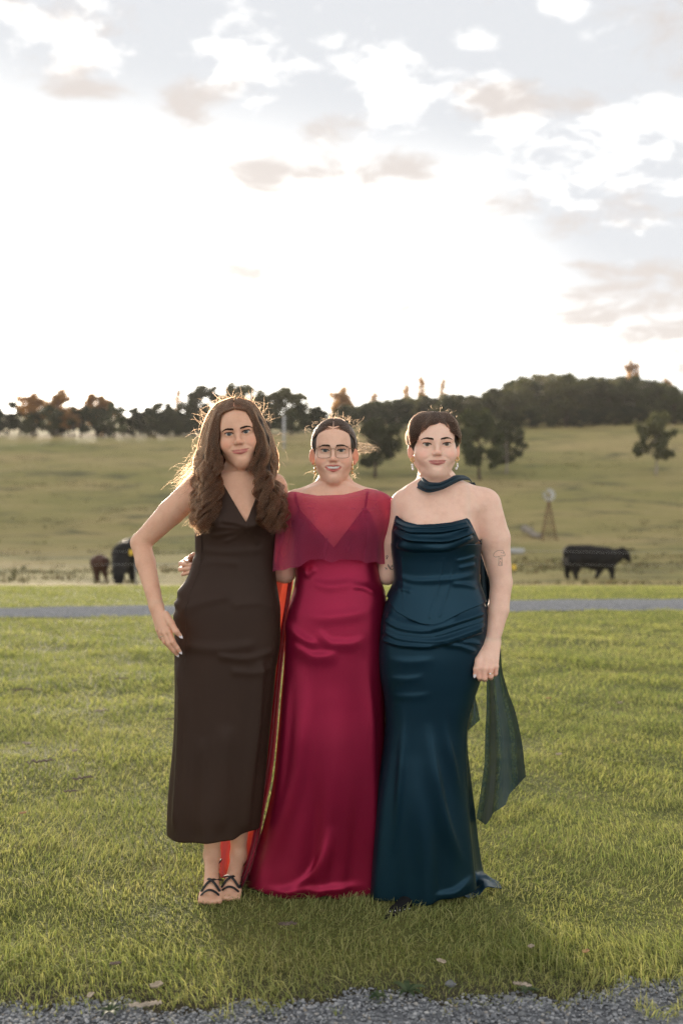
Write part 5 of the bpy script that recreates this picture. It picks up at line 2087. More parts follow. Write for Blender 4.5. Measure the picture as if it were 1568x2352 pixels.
def build_middle():
    Yc = 3.52
    base = px(755, 2050, Yc)
    base[2] = 0
    root = empty('person', base, 'smiling woman with glasses in a crimson satin gown with a sheer cape', 'person')
    H = Head((766, 1032.5), 3.43, 0.985, 0.96, tilt=0, yaw=-1, pitch=2, smile=1.0, open_mouth=True, ear_out=1.0, lip=0.95, ex=0.0295, nose=1.03, jaw=0.95, cheek=1.1, eye_h=0.0044, ear_s=0.88, mouth=1.08)
    rows = [(1106, 735, 798, .045, .060), (1126, 690, 842, .060, .078), (1150, 668, 864, .080, .088), (1180, 668, 864, .096, .092), (1215, 672, 865, .106, .090), (1250, 677, 866, .100, .088),
            (1294, 680, 866, .094, .088), (1326, 681, 871, .097, .094), (1359, 675, 882, .106, .106), (1409, 661, 887, .116, .122), (1456, 657, 888, .120, .126),
            (1528, 654, 886, .120, .120), (1614, 647, 884, .120, .120), (1704, 639, 884, .122, .125), (1787, 630, 886, .122, .14), (1866, 615, 888, .122, .16),
            (1938, 597, 892, .122, .18), (1992, 580, 895, .124, .20), (2042, 563, 898, .126, .22)]
    dress = Profile(rows, Yc)
    body = Profile([q for q in rows if q[0] <= 1456] + [(1540, 690, 850, .08, .08)], Yc, 0.008)
    zb = px(0, 1215, Yc)[2]
    for p in (dress, body):
        p.bump(-0.50, zb, 0.40, (0.055, 0.045), 0.026)
        p.bump(0.50, zb, 0.40, (0.055, 0.045), 0.026)
    P = list(H.W) + [body.prim(0.03)]
    P.append(rcone(H.w((0, 0.026, -0.06)), px(767, 1130, 3.55), 0.0485, 0.050, 0.025))
    SL, SR = px(676, 1158, 3.54), px(856, 1156, 3.54)
    nb = px(767, 1112, 3.555)
    for S in (SL, SR):
        P.append(rcone(nb, S + np.array([0, 0.01, 0.014]), 0.034, 0.030, 0.03))
        mid = px(767, 1150, 3.475)
        P.append(rcone(mid + (S - mid) * 0.14, mid + (S - mid) * 0.8 + np.array([0, -0.02, 0.014]), 0.009, 0.009, 0.016))
    E, W = px(655, 1316, 3.57), px(480, 1302, 3.66)
    P += chain([SL, SL * 0.5 + E * 0.5, E], [0.044, 0.042, 0.036], [0.03, 0.008])
    P += chain([E, E * 0.6 + W * 0.4, W], [0.036, 0.035, 0.024], [0.01, 0.008])
    kn, fing = [], []
    for i, (ky, kx, tx_, ty_) in enumerate(((1283, 436, 431, 1289), (1291, 425, 438, 1297), (1304, 424, 436, 1306), (1315, 428, 437, 1315))):
        kn.append(px(452, ky - 2, 3.645))
        fing.append([px(kx - 2, ky, 3.60), px(kx - 10 + (2 if i == 3 else 0), ky + 4, 3.545), px(tx_, ty_, 3.49)])
    P += hand(W, kn, fing, [W, px(462, 1282, 3.63), px(446, 1276, 3.60), px(438, 1277, 3.585)], rw=(0.028, 0.017), rk=0.010, rf=(0.0088, 0.0082, 0.0072))
    E2, W2 = px(884, 1318, 3.62), px(1050, 1326, 3.66)
    P += chain([SR, SR * 0.5 + E2 * 0.5, E2], [0.044, 0.041, 0.035], 0.03)
    P += chain([E2, W2], [0.035, 0.024], 0.02)
    kn2 = [px(1078, 1316 + 10 * i, 3.66) for i in range(4)]
    fing2 = [[px(1093, 1318 + 9 * i, 3.63), px(1098, 1321 + 8 * i, 3.585), px(1093, 1323 + 8 * i, 3.55)] for i in range(4)]
    P += hand(W2, kn2, fing2, [W2, px(1068, 1308, 3.64), px(1084, 1306, 3.62)], rk=0.0095, rf=(0.0085, 0.008, 0.007))
    for sx in (-1, 1):
        hip, knee, ank = px(770 + sx * 45, 1540, 3.53), px(768 + sx * 45, 1770, 3.52), px(765 + sx * 45, 1975, 3.55)
        P += chain([hip, knee, ank, ank + np.array([0, -0.10, -0.06])], [0.06, 0.045, 0.028, 0.026], 0.03)
    o = H.o
    zs = o[2] - 0.165
    hx = px(432, 1299, 3.55)

    def tint(V):
        return H.tint(V, (0.76, 0.485, 0.365), (0.50, 0.145, 0.125))
    build_body(P, [((o[0] - .15, o[1] - .13, px(0, 1170, 3.5)[2]), (o[0] + .15, o[1] + .12, o[2] + .13), 0.0022),
                   ((hx[0] - .045, 3.42, hx[2] - .05), (hx[0] + .06, 3.70, hx[2] + .05), 0.0023)],
               ((-0.55, 3.36, -0.005), (0.52, 3.78, 1.50), 0.0050), root, tint)
    face_parts(H, root, (0.09, 0.105, 0.10), [(0.0105, 0.0148, 0.0026), (0.022, 0.0168, 0.0030), (0.034, 0.0172, 0.0024), (0.043, 0.0148, 0.0014), (0.049, 0.0105, 0.0006)], teeth=True)
    for f in fing[:3]:
        d = f[-1] - f[-2]
        nail(f[-1] + d * 0.10 + np.array([0.0, -0.004, 0.0060]), d, (0, -0.6, 1), NAIL_PINK, root, 0.011, 0.0045)

    # ---- glasses
    gl = empty('glasses', H.w((0, -0.1, 0)) - parent_world(root))
    gl.parent = root
    for s in (-1, 1):
        oc = lens_outline(0.0238, 0.0208)
        xs = s * 0.0318 + oc[:, 0]
        zs2 = -0.0060 + oc[:, 1]
        ys = -0.0985 + 4.0 * (np.abs(xs) - 0.01).clip(0) ** 2 - 0.06 * zs2
        ring = np.stack([xs, ys, zs2], -1)
        mb = MB()
        mb.tube(H.w(ring), 0.0008, 6, False)
        mb.build('rim', BRONZE, gl)
        m, g = (LENS_M, None)
        mb = MB()
        ctr = ring[:-1].mean(0)
        V = np.concatenate([[ctr], ring[:-1] * 0.985 + ctr * 0.015])
        n = len(V) - 1
        mb.add(H.w(V), [[0, 1 + i, 1 + (i + 1) % n] for i in range(n)])
        mb.build('lens', m, gl)
        mb = MB()
        mb.tube(H.w(np.array([[s * 0.0552, -0.0920, 0.006], [s * 0.066, -0.080, 0.006], [s * 0.0705, -0.03, 0.004], [s * 0.0735, 0.0, 0.001]])), 0.0012, 6)
        mb.build('temple', BRONZE, gl)
    mb = MB()
    t = np.linspace(-1, 1, 9)
    mb.tube(H.w(np.stack([t * 0.0085, -0.1015 - 0.0035 * (1 - t * t), 0.003 + 0.002 * (1 - t * t)], -1)), 0.0009, 6)
    mb.build('bridge', BRONZE, gl)
    for s in (-1, 1):
        earring(H, root, s, 'drops', 0.0665)

    # ---- gown
    z_of = lambda y: CAM_H - (y - 1176) * Yc / F
    tx = np.array([650, 660, 674, 687, 767, 838, 850, 862, 872], float)
    ty = np.array([1240, 1212, 1184, 1170, 1258, 1165, 1178, 1206, 1240], float)
    top = edge_top(dress, tx, ty, 1262, 1126, 1230, 0.003)
    hem = lambda th: 0.012 + 0.006 * np.sin(th * 5 + 1) + 0.004 * np.sin(th * 9)
    folds = [
        ([(648, 1405), (668, 1440), (700, 1468), (742, 1486)], 8, 16, 0.008, 0.3), ([(655, 1470), (690, 1490), (730, 1508), (790, 1500)], 8, 18, 0.007, 0.35),
        ([(720, 1440), (765, 1478), (800, 1478), (850, 1462)], 8, 16, 0.005, 0.35), ([(690, 1400), (740, 1418), (800, 1412), (870, 1395)], 12, 18, 0.004, 0.35),
        ([(700, 1330), (760, 1345), (830, 1335)], 10, 14, 0.005, 0.3), ([(870, 1370), (835, 1350), (800, 1345)], 6, 8, 0.006, 0.3),
        
        ([(688, 1510), (700, 1620), (690, 1760), (655, 1900), (612, 2010)], 16, 26, 0.016, 0.4),
        ([(662, 1480), (660, 1620), (650, 1760), (628, 1900)], 9, 12, 0.007, 0.4),
        ([(758, 1540), (765, 1700), (770, 1850), (765, 2020)], 40, 45, 0.012, 0.5),
        ([(838, 1500), (848, 1650), (850, 1850), (845, 2030)], 14, 22, 0.016, 0.35),
        ([(630, 2060), (690, 2032), (735, 1980), (765, 1880)], 10, 20, 0.013, 0.45),
        ([(600, 2040), (660, 2050), (730, 2046), (810, 2040), (850, 2030)], 10, 9, 0.009, 0.3), 
        ([(700, 1300), (708, 1320), (725, 1300)], 6, 8, 0.004),
    ]

    def wave(T, Z, UV):
        low = smooth01((z_of(1700) - Z) / 0.5)
        return low * (0.008 * np.sin(T * 6 + 0.6) + 0.005 * np.sin(T * 11 + 2))
    dr = loft('dress', dress, top, hem, CRIMSON, root, 0.003, 240, 210, folds, fn=wave)

    for ln in ([(688, 1176), (683, 1160), (679, 1142), (677, 1130)], [(838, 1172), (840, 1158), (842, 1142), (844, 1128)]):
        mid_ = smooth_line(ln, 14)
        V = np.concatenate([np.stack([ray_hit(P, mid_ + np.array([dx, 0.0])) + np.array([0, -0.006, 0]) for dx in (-2.6, 2.6)], 1)]).reshape(-1, 3)
        idx = np.arange(len(V)).reshape(-1, 2)
        mesh_obj('strap', V, np.stack([idx[:-1, 0], idx[:-1, 1], idx[1:, 1], idx[1:, 0]], -1), CRIMSON, dr)
    # ---- cape over the shoulders
    crow = [(1119, 684, 844, .070, .085), (1126, 672, 866, .084, .100), (1136, 658, 888, .094, .108), (1152, 647, 902, .104, .114), (1185, 640, 903, .118, .122),
            (1225, 634, 893, .130, .128), (1262, 630, 885, .136, .132), (1310, 626, 880, .140, .135)]
    cp = Profile(crow, Yc)
    for s in (-1, 1):
        cp.bump(s * 0.50, zb, 0.42, (0.06, 0.07), 0.016)
    ctx = np.array([640, 655, 664, 672, 686, 702, 732, 790, 822, 841, 860, 880, 900], float)
    cty = np.array([1140, 1134, 1131, 1129, 1130, 1134, 1138.5, 1136, 1128, 1122, 1125, 1130, 1145], float)
    ctop = edge_top(cp, ctx, cty, 1170, 1121, 1124, 0.0, cut=-0.15)

    def chem(th):
        s = np.sin(th)
        y = 1283 + 26 * smooth01((-s - 0.35) / 0.6) + 11 * smooth01((s - 0.62) / 0.35) + 3 * np.sin(th * 9 + 1) + 1.5 * np.sin(th * 17)
        return z_of(y)

    def cw(T, Z, UV):
        low = smooth01((z_of(1180) - Z) / 0.12)
        d = low * (0.0055 * np.sin(T * 9 + 0.8) + 0.003 * np.sin(T * 17 + 2))
        for y0, amp in ((1146, .0014), (1166, .0008)):
            d += amp * np.exp(-((Z - z_of(y0 + 6 * np.sin(T * 2.3))) / 0.004) ** 2)
        return d
    cape = loft('cape', cp, ctop, chem, CAPE, root, 0.003, 220, 70, [([(668, 1134), (730, 1143), (800, 1142), (868, 1130)], 3, 3, 0.0025, 0.05)], fn=cw, thick=0)
    # the long panel of the cape that trails from her shoulder behind the woman at left
    rowsT = []
    for y, x0, x1, Y in ((1150, 690, 800, 3.655), (1250, 652, 720, 3.66), (1300, 626, 678, 3.665), (1345, 612, 671, 3.67), (1440, 596, 652, 3.675), (1528, 580, 642, 3.68), (1614, 564, 632, 3.68),
                         (1704, 546, 622, 3.68), (1787, 530, 610, 3.67), (1866, 516, 598, 3.66), (1938, 503, 584, 3.64), (1990, 500, 566, 3.62), (2022, 506, 550, 3.60)):
        n = 9
        t = np.linspace(0, 1, n)
        rowsT.append([px(x0 + (x1 - x0) * k, y + 12 * (k - 0.5), Y + 0.022 * math.sin(k * 9 + y * 0.004) - 0.05 * k) for k in t])
    train = sheet('train', rowsT, TRAIN, cape, 60, 150)
    rowsE = []
    for y, x0, x1, Y in ((1296, 664, 676, 3.60), (1330, 662, 672, 3.605), (1400, 652, 664, 3.61), (1440, 645, 661, 3.612), (1528, 636, 649, 3.612), (1614, 626, 641, 3.61), (1704, 616, 634, 3.60),
                         (1787, 603, 624, 3.585), (1866, 590, 607, 3.57), (1938, 577, 594, 3.545), (1992, 562, 578, 3.53), (2040, 543, 558, 3.51)):
        rowsE.append([px(x0 + (x1 - x0) * k, y, Y + 0.014 * math.sin(k * 6.5 + 0.5)) for k in np.linspace(0, 1, 5)])
    sheet('train_edge', rowsE, TRAIN_EDGE, cape, 24, 150)

    # ---- hair, parted in the middle and drawn back into a knot
    r = np.random.default_rng(202)
    cap = xform([ell((0, 0.016, 0.028), (0.0785, 0.1010, 0.0870), 0.01), ell((0, 0.075, 0.085), (0.036, 0.030, 0.030), 0.02)], H.R, H.o, H.s)
    cut = xform([ell((0, -0.115, 0.010), (0.062, 0.094, 0.062), 0.004, '-'), ell((0, -0.082, -0.060), (0.090, 0.100, 0.075), 0.004, '-'), ell((0, -0.05, -0.115), (0.12, 0.12, 0.08), 0.004, '-'), ell((0, -0.03, 0.112), (0.0022, 0.075, 0.06), 0.002, '-')], H.R, H.o, H.s)
    V, Q = skin_mesh(cap + cut, o - 0.16, o + 0.17, 0.003)
    hb = mesh_obj('hair', V, Q, HAIR_BASE_D, root)
    cur = []
    field = cut
    for i in range(3600):
        s = -1 if i % 2 else 1
        a0 = math.radians(r.uniform(-56, 25))
        d0 = np.array([s * 0.020, math.sin(a0), math.cos(a0)])
        if r.random() < 0.55:      # roots along the hairline, from parting to temple
            k = r.random()
            hx_ = np.array([[0.0, -0.86, 0.47], [0.30, -0.84, 0.44], [0.58, -0.72, 0.36], [0.80, -0.52, 0.20], [0.93, -0.30, 0.0], [0.97, -0.16, -0.16]])
            d0 = np.array([np.interp(k, np.linspace(0, 1, 6), hx_[:, c]) for c in range(3)])
            d0[0] *= s
            d0 += r.normal(0, 0.012, 3)
        side = np.array([s * (0.95), 0.20 + 0.2 * r.random(), 0.35 + 0.2 * r.random()])
        end = np.array([s * 0.12, 0.90, 0.55])
        p1 = slerp_path(d0, side, 10)
        p2 = slerp_path(side, end, 10)[1:]
        dirs = np.concatenate([p1, p2])
        if abs(d0[0]) > 0.5:
            dirs = slerp_path(d0, end, 18)
        dirs = np.stack([np.convolve(np.pad(dirs[:, c], 3, 'edge'), np.ones(7) / 7, 'valid') for c in range(3)], -1)
        dirs[0] = d0 / np.linalg.norm(d0)
        dirs /= np.linalg.norm(dirs, axis=1, keepdims=True)
        lift = 0.0006 + 0.0030 * r.random()
        q = ellipsoid_cap_point(H, dirs, 0.0785 + lift, 0.1010 + lift, 0.0870 + lift, (0, 0.016, 0.028))
        cur.append(q)
    for i in range(900):   # sideburns, drawn back over the ears
        s = -1 if i % 2 else 1
        k = r.random()
        d0 = np.array([s * (0.88 + 0.08 * k), -0.46 + 0.30 * k + r.normal(0, 0.03), 0.12 - 0.42 * k])
        d1 = np.array([s * 0.80, 0.62, 0.30 - 0.2 * k])
        lift = 0.0008 + 0.002 * r.random()
        cur.append(ellipsoid_cap_point(H, slerp_path(d0, d1, 12), 0.0785 + lift, 0.1010 + lift, 0.0870 + lift, (0, 0.016, 0.028)))
    # the knot
    kc = H.w((0.006, 0.070, 0.098))
    for i in range(260):
        a0, tilt_ = r.random() * 6.28, r.normal(0, 0.5)
        t = np.linspace(0, 1, 14)
        rad = 0.026 + r.normal(0, 0.005)
        a = a0 + t * 4
        cur.append(kc + np.stack([rad * np.cos(a), rad * 0.7 * np.sin(a) * np.sin(tilt_ + 1), rad * 0.75 * np.sin(a) * np.cos(tilt_)], -1))
    strands('hair_strands', cur, HAIR_DARK, hb, 0.00042)
    fly = []
    for i in range(45):   # frizz on the crown
        u = r.uniform(-1, 1)
        p = np.array([773 + 44 * u + r.normal(0, 4), 957 + 13 * u * u])
        t = np.linspace(0, 1, 9)
        ang = math.pi / 2 - 0.9 * u + r.normal(0, 0.6)
        a = ang + r.normal(0, 1.6) * t
        ln = r.uniform(6, 21) * (1 - 0.3 * abs(u))
        fly.append(np.stack([px(p[0] + math.cos(a[j]) * ln * t[j], p[1] + 3 - math.sin(a[j]) * ln * t[j], 3.57) for j in range(9)]))
    for i in range(46):    # wisps blown to the right
        y0 = 1032 + r.normal(0, 9)
        t = np.linspace(0, 1, 12)
        ln = r.uniform(22, 58)
        fly.append(np.stack([px(817 + ln * t[j], y0 + 10 * (t[j] ** 2) * r.uniform(-0.2, 0.5) - 9 * math.sin(t[j] * 3) * (0.6 + 0.4 * math.sin(i)) + (1032 - y0) * 0.5 * t[j], 3.52) for j in range(12)]))
    for i in range(40):    # curls by the neck and the temples
        sd = 1 if i % 3 else -1
        p = np.array([(808 if sd > 0 else 727) + r.normal(0, 5), 1086 + r.normal(0, 9)]) if i < 22 else np.array([(818 if sd > 0 else 716) + r.normal(0, 3), 990 + r.normal(0, 18)])
        t = np.linspace(0, 1, 10)
        ln = r.uniform(10, 26)
        a = (0 if sd > 0 else math.pi) + r.normal(0, 0.8) + r.normal(0, 2.2) * t
        fly.append(np.stack([px(p[0] + math.cos(a[j]) * ln * t[j], p[1] - math.sin(a[j]) * ln * t[j], 3.54) for j in range(10)]))
    strands('flyaway_strands', fly, HAIR_BROWN, hb, 0.00016)
    return root, H


def lens_mat():
    m, g = material('spectacle_lens')
    tr = g.n('ShaderNodeBsdfTransparent')
    g.set(tr.inputs[0], (0.97, 0.975, 0.97))
    gs = g.n('ShaderNodeBsdfGlossy')
    gs.inputs['Roughness'].default_value = 0.02
    mx = g.n('ShaderNodeMixShader')
    mx.inputs[0].default_value = 0.055
    g.link(tr.outputs[0], mx.inputs[1])
    g.link(gs.outputs[0], mx.inputs[2])
    output(g, mx)
    return m


LENS_M = lens_mat()
t0_ = __import__('time').time()
person_middle, HEAD_M = build_middle()
print('middle took', __import__('time').time() - t0_)

# ---------------------------------------------------------------- the woman at right: cropped hair, teal satin gown, scarf
TEAL = cloth_mat('teal_satin', (0.0062, 0.031, 0.053), 0.34, 0.0, 0.3, 1500.0, 0.08, metal=0.6, bumps=0.08)
SCARF = sheer_mat('teal_chiffon', (0.008, 0.028, 0.048), 0.71, 0.2, (0.015, 0.04, 0.05), (0.50, 0.57, 0.54))
SCARF_D = cloth_mat('teal_chiffon_folded', (0.008, 0.024, 0.038), 0.6, 0.1, 0.25, 1500.0, 0.08)
HAIR_CROP = hair_mat('hair_cropped', (0.034, 0.018, 0.011), 0.30)
SUEDE = simple_mat('black_suede', (0.008, 0.008, 0.010), 0.75, 0.2, 0.25, 300.0)


def build_right():
    Yc = 3.46
    base = px(975, 2060, Yc)
    base[2] = 0
    root = empty('person', base, 'woman with short dark hair in a strapless teal satin gown and neck scarf', 'person')
    H = Head((1001.5, 1019), 3.38, 0.985, 1.10, tilt=-1, yaw=1.5, pitch=1, smile=0.8, ex=0.0310, lip=1.12, ear_out=0.35, jaw=1.0, cheek=1.05, nose=1.0, mouth=1.22)
    rows = [(1096, 962, 1044, .048, .060), (1118, 926, 1088, .062, .080), (1140, 914, 1108, .080, .092), (1165, 908, 1108, .098, .10), (1190, 906, 1098, .112, .10), (1215, 905, 1096, .120, .10), (1246, 904, 1097, .122, .10),
            (1290, 909, 1094, .112, .10), (1327, 912, 1093, .108, .10), (1366, 896, 1104, .112, .115), (1402, 882, 1115, .120, .13), (1440, 875, 1117, .126, .14), (1476, 872, 1113, .128, .142),
            (1498, 871, 1110, .128, .138), (1550, 874, 1103, .124, .122), (1602, 883, 1087, .118, .110), (1673, 886, 1070, .114, .105), (1715, 882, 1069, .114, .110), (1745, 877, 1069, .115, .115),
            (1865, 860, 1076, .120, .135), (2015, 845, 1090, .126, .16), (2062, 842, 1094, .128, .17)]
    dress = Profile(rows, Yc)
    body = Profile([q for q in rows if q[0] <= 1498] + [(1560, 900, 1080, .08, .08)], Yc, 0.008)
    zb = px(0, 1225, Yc)[2]
    for p in (dress, body):
        p.bump(-0.50, zb, 0.42, (0.060, 0.05), 0.030)
        p.bump(0.50, zb, 0.42, (0.060, 0.05), 0.030)
    P = list(H.W) + [body.prim(0.035)]
    P.append(rcone(H.w((0, 0.026, -0.06)), px(1003, 1125, 3.50), 0.054, 0.056, 0.025))
    SL, SR = px(930, 1166, 3.49), px(1112, 1162, 3.48)
    nb = px(1003, 1106, 3.51)
    for S in (SL, SR):
        P.append(rcone(nb, S + np.array([0, 0.01, 0.016]), 0.040, 0.036, 0.035))
        mid = px(1003, 1142, 3.415)
        P.append(rcone(mid + (S - mid) * 0.14, mid + (S - mid) * 0.8 + np.array([0, -0.022, 0.014]), 0.009, 0.009, 0.017))
    # left arm (right in the picture) hangs down
    A1, E, F1, W = px(1133, 1238, 3.48), px(1151, 1338, 3.47), px(1144, 1400, 3.445), px(1129, 1477, 3.415)
    P += chain([SR, A1, E, F1, W], [0.058, 0.0575, 0.0375, 0.0365, 0.0255], [0.035, 0.01, 0.01, 0.008])
    kn = [px(1100, 1533, 3.352), px(1112, 1536, 3.345), px(1126, 1535, 3.350), px(1138, 1531, 3.362)]
    fing = [[px(1101, 1555, 3.352), px(1102, 1559, 3.388), px(1105, 1540, 3.402)], [px(1112, 1557, 3.346), px(1113, 1560, 3.384), px(1114, 1540, 3.398)],
            [px(1126, 1553, 3.352), px(1126, 1556, 3.388), px(1125, 1537, 3.402)], [px(1137, 1547, 3.366), px(1136, 1549, 3.396), px(1134, 1532, 3.408)]]
    thumb = [px(1109, 1492, 3.40), px(1099, 1517, 3.366), px(1094, 1537, 3.355), px(1091, 1549, 3.356)]
    P += hand(W, kn, fing, thumb, rw=(0.030, 0.0185), rk=0.0115, rf=(0.0098, 0.0092, 0.0080), rt=(0.0125, 0.0105, 0.0078))
    # right arm goes behind the woman in the middle
    B1, E2, W2 = px(905, 1245, 3.50), px(889, 1318, 3.525), px(800, 1312, 3.66)
    P += chain([SL, B1, E2], [0.052, 0.048, 0.037], [0.035, 0.01])
    P += chain([E2, W2], [0.037, 0.024], 0.012)
    kn2 = [px(775, 1305 + 9 * i, 3.67) for i in range(4)]
    P += hand(W2, kn2, [[k + np.array([-.03, 0, 0]), k + np.array([-.055, -.01, 0])] for k in kn2], [W2, px(785, 1298, 3.66), px(765, 1294, 3.66)], rk=0.0095)
    for sx in (-1, 1):
        hip, knee, ank = px(985 + sx * 45, 1560, 3.47), px(975 + sx * 40, 1770, 3.46), px(965 + sx * 45, 1985, 3.47)
        P += chain([hip, knee, ank], [0.065, 0.048, 0.030], 0.03)
    o = H.o
    zs = o[2] - 0.16
    hx = px(1116, 1525, 3.375)

    def tint(V):
        c = H.tint(V, (0.82, 0.555, 0.445), (0.46, 0.165, 0.145), shadow=(0.90, 0.66, 0.55))
        Q = (V - hx)
        m = np.exp(-((Q[:, 2] + 0.035) / 0.03) ** 2) * (np.abs(Q[:, 0]) < 0.06) * (np.abs(Q[:, 1]) < 0.1)
        return c * (1 + m[:, None] * (np.array([1.0, 0.88, 0.86]) - 1))
    build_body(P, [((o[0] - .14, o[1] - .16, px(0, 1225, 3.46)[2]), (o[0] + .115, o[1] + .12, o[2] + .13), 0.0022),
                   ((hx[0] - .058, 3.29, hx[2] - .075), (hx[0] + .062, 3.46, hx[2] + .085), 0.0022)],
               ((-0.02, 3.27, 0.02), (0.64, 3.76, 1.52), 0.0050), root, tint)
    face_parts(H, root, (0.115, 0.085, 0.055), [(0.0125, 0.0160, 0.0028), (0.023, 0.0185, 0.0031), (0.035, 0.0205, 0.0024), (0.045, 0.0195, 0.0011), (0.053, 0.0155, 0.0005)])
    d = thumb[-1] - thumb[-2]
    nail(thumb[-1] + d * 0.2 + np.array([-0.002, -0.0078, 0.0]), d, (-0.4, -1, 0.1), NAIL_PALE, root, 0.014, 0.0052)
    # ring with a stone
    rg = empty('ring', kn[2] - parent_world(root))
    rg.parent = root
    mb = MB()
    a = np.linspace(0, 2 * np.pi, 18)
    rc = kn[2] * 0.35 + fing[2][0] * 0.65
    mb.tube(rc + 0.0112 * np.stack([np.cos(a), np.sin(a), 0.25 * np.cos(a)], -1), 0.0011, 6, False)
    mb.build('band', GOLD, rg)
    mb = MB()
    mb.lathe([(0.0, 0.003), (0.0035, 0.0015), (0.0042, 0), (0.0, -0.003)], rc + np.array([-0.003, -0.0120, 0.0]), 8)
    mb.build('stone', PEARL, rg)
    for s in (-1, 1):
        earring(H, root, s, 'crystal', 0.0785)
    # tattoos: a mushroom house on one arm, butterflies on the other
    ZX = lambda q: [(846.7 + x * 0.24, 896.9 + y * 0.24) for x, y in q]
    tattoo(P, [ZX(l) for l in (
        [(1192, 1578), (1196, 1562), (1215, 1543), (1245, 1530), (1275, 1530), (1295, 1550), (1302, 1572), (1296, 1584), (1270, 1582), (1240, 1590), (1215, 1594), (1195, 1586), (1192, 1578)],
        [(1244, 1592), (1243, 1630), (1238, 1672)], [(1272, 1590), (1274, 1630), (1279, 1672)], [(1238, 1672), (1258, 1678), (1279, 1672)],
        [(1252, 1670), (1250, 1650), (1258, 1636), (1266, 1648), (1267, 1670)], [(1254, 1614), (1259, 1600), (1265, 1614), (1254, 1616)], [(1285, 1548), (1280, 1556), (1290, 1560)],
        [(1262, 1545), (1266, 1550), (1262, 1555)])], root, 0.00055)
    ZM = lambda q: [(595.8 + x * 0.22, 909.4 + y * 0.22) for x, y in q]
    tattoo(P, [ZM(l) for l in (
        [(1340, 1758), (1350, 1775), (1368, 1800), (1372, 1812), (1356, 1800), (1344, 1780), (1340, 1758)], [(1372, 1790), (1385, 1768), (1400, 1770), (1402, 1786), (1392, 1800), (1402, 1812), (1390, 1816), (1374, 1806)],
        [(1348, 1770), (1362, 1795)], [(1380, 1785), (1396, 1780)], [(1320, 1680), (1330, 1668), (1340, 1672), (1334, 1690), (1326, 1706)], [(1322, 1700), (1330, 1682)],
        [(1310, 1790), (1330, 1806)], [(1312, 1806), (1334, 1808)])], root, 0.0010)

    # ---- gown
    z_of = lambda y: CAM_H - (y - 1176) * Yc / F
    folds = [
        ([(878, 1418), (925, 1444), (977, 1450), (1055, 1427), (1117, 1406)], 9, 5, 0.012, 0.06), ([(876, 1432), (925, 1456), (985, 1461), (1060, 1440), (1117, 1420)], 6, 4, 0.008, 0.06),
        ([(875, 1444), (925, 1468), (992, 1473), (1068, 1452), (1117, 1432)], 8, 4, 0.011, 0.06), ([(873, 1466), (925, 1483), (977, 1486), (1042, 1471), (1112, 1446)], 10, 3.2, 0.015, 0.04),
        ([(1012, 1480), (1050, 1484), (1098, 1502)], 6, 5, 0.008, 0.2), ([(1040, 1474), (1080, 1476), (1110, 1484)], 5, 4, 0.006, 0.2),
        ([(885, 1405), (925, 1430), (985, 1438), (1050, 1415)], 6, 5, 0.008, 0.1),
        ([(880, 1512), (940, 1520), (1010, 1514)], 7, 12, 0.0032, 0.4), ([(884, 1556), (930, 1560), (985, 1553)], 6, 11, 0.0032, 0.4), ([(890, 1596), (940, 1600), (1000, 1594)], 6, 10, 0.0028, 0.4),
        ([(930, 1600), (928, 1700), (921, 1810), (900, 1985)], 6, 12, 0.011, 0.45), ([(982, 1640), (1000, 1780), (1028, 1905), (1072, 2010)], 10, 22, 0.016, 0.42),
        ([(1016, 1640), (1036, 1740), (1060, 1850)], 7, 12, 0.008, 0.5), ([(955, 1700), (960, 1850), (968, 2030)], 20, 26, 0.008, 0.5),
        
        ([(985, 2064), (1040, 2050), (1090, 2006)], 6, 14, 0.009, 0.45),
    ]

    def wave(T, Z, UV):
        low = smooth01((z_of(1740) - Z) / 0.5)
        return low * (0.006 * np.sin(T * 6 + 1.5) + 0.004 * np.sin(T * 11 + 0.4))
    top_s = lambda th: np.full_like(th, z_of(1330))
    hem_s = lambda th: 0.014 + 0.004 * np.sin(th * 6) + 0.022 * smooth01((np.sin(th) - 0.1) / 0.6) * (np.cos(th) > 0)
    dr = loft('dress', dress, top_s, hem_s, TEAL, root, 0.003, 240, 210, folds, fn=wave)
    # corset body with a pointed lower edge
    bx = np.array([880, 893, 900, 912, 930, 958, 985, 1010, 1040, 1070, 1095, 1109, 1120], float)
    by = np.array([1362, 1366, 1382, 1400, 1413, 1424, 1427, 1422, 1409, 1395, 1385, 1379, 1376], float)

    def low_edge(th):
        x = 1001 + 108 * np.sin(th)
        return np.where(np.cos(th) > 0, z_of(np.interp(x, bx, by)), z_of(1372))
    ztop = lambda th: np.where(np.cos(th) > 0, z_of(1248), z_of(1240))
    cf = [([(905, 1320), (960, 1334), (1040, 1330), (1095, 1318)], 6, 7, 0.004, 0.2), ([(1040, 1290), (1070, 1284), (1096, 1276)], 4, 5, 0.004, 0.25), ([(1050, 1306), (1075, 1300), (1095, 1296)], 4, 5, 0.004, 0.25),
          ([(1030, 1340), (1065, 1342), (1100, 1352)], 5, 6, 0.004, 0.25), ([(905, 1350), (925, 1352), (950, 1360)], 5, 6, 0.004, 0.25),
          ([(922, 1280), (926, 1340), (928, 1405)], 1.8, 1.8, 0.0022, 0.05), ([(1020, 1278), (1008, 1340), (984, 1424)], 1.8, 1.8, 0.0022, 0.05), ([(1046, 1275), (1032, 1340), (1008, 1420)], 1.8, 1.8, 0.0022, 0.05)]
    loft('corset', dress, ztop, low_edge, TEAL, dr, 0.0115, 200, 70, cf)
    # draped cowl across the bust
    cx = np.array([895, 903, 906, 910, 916, 930, 958, 1000, 1034, 1060, 1073, 1079, 1086, 1099, 1110], float)
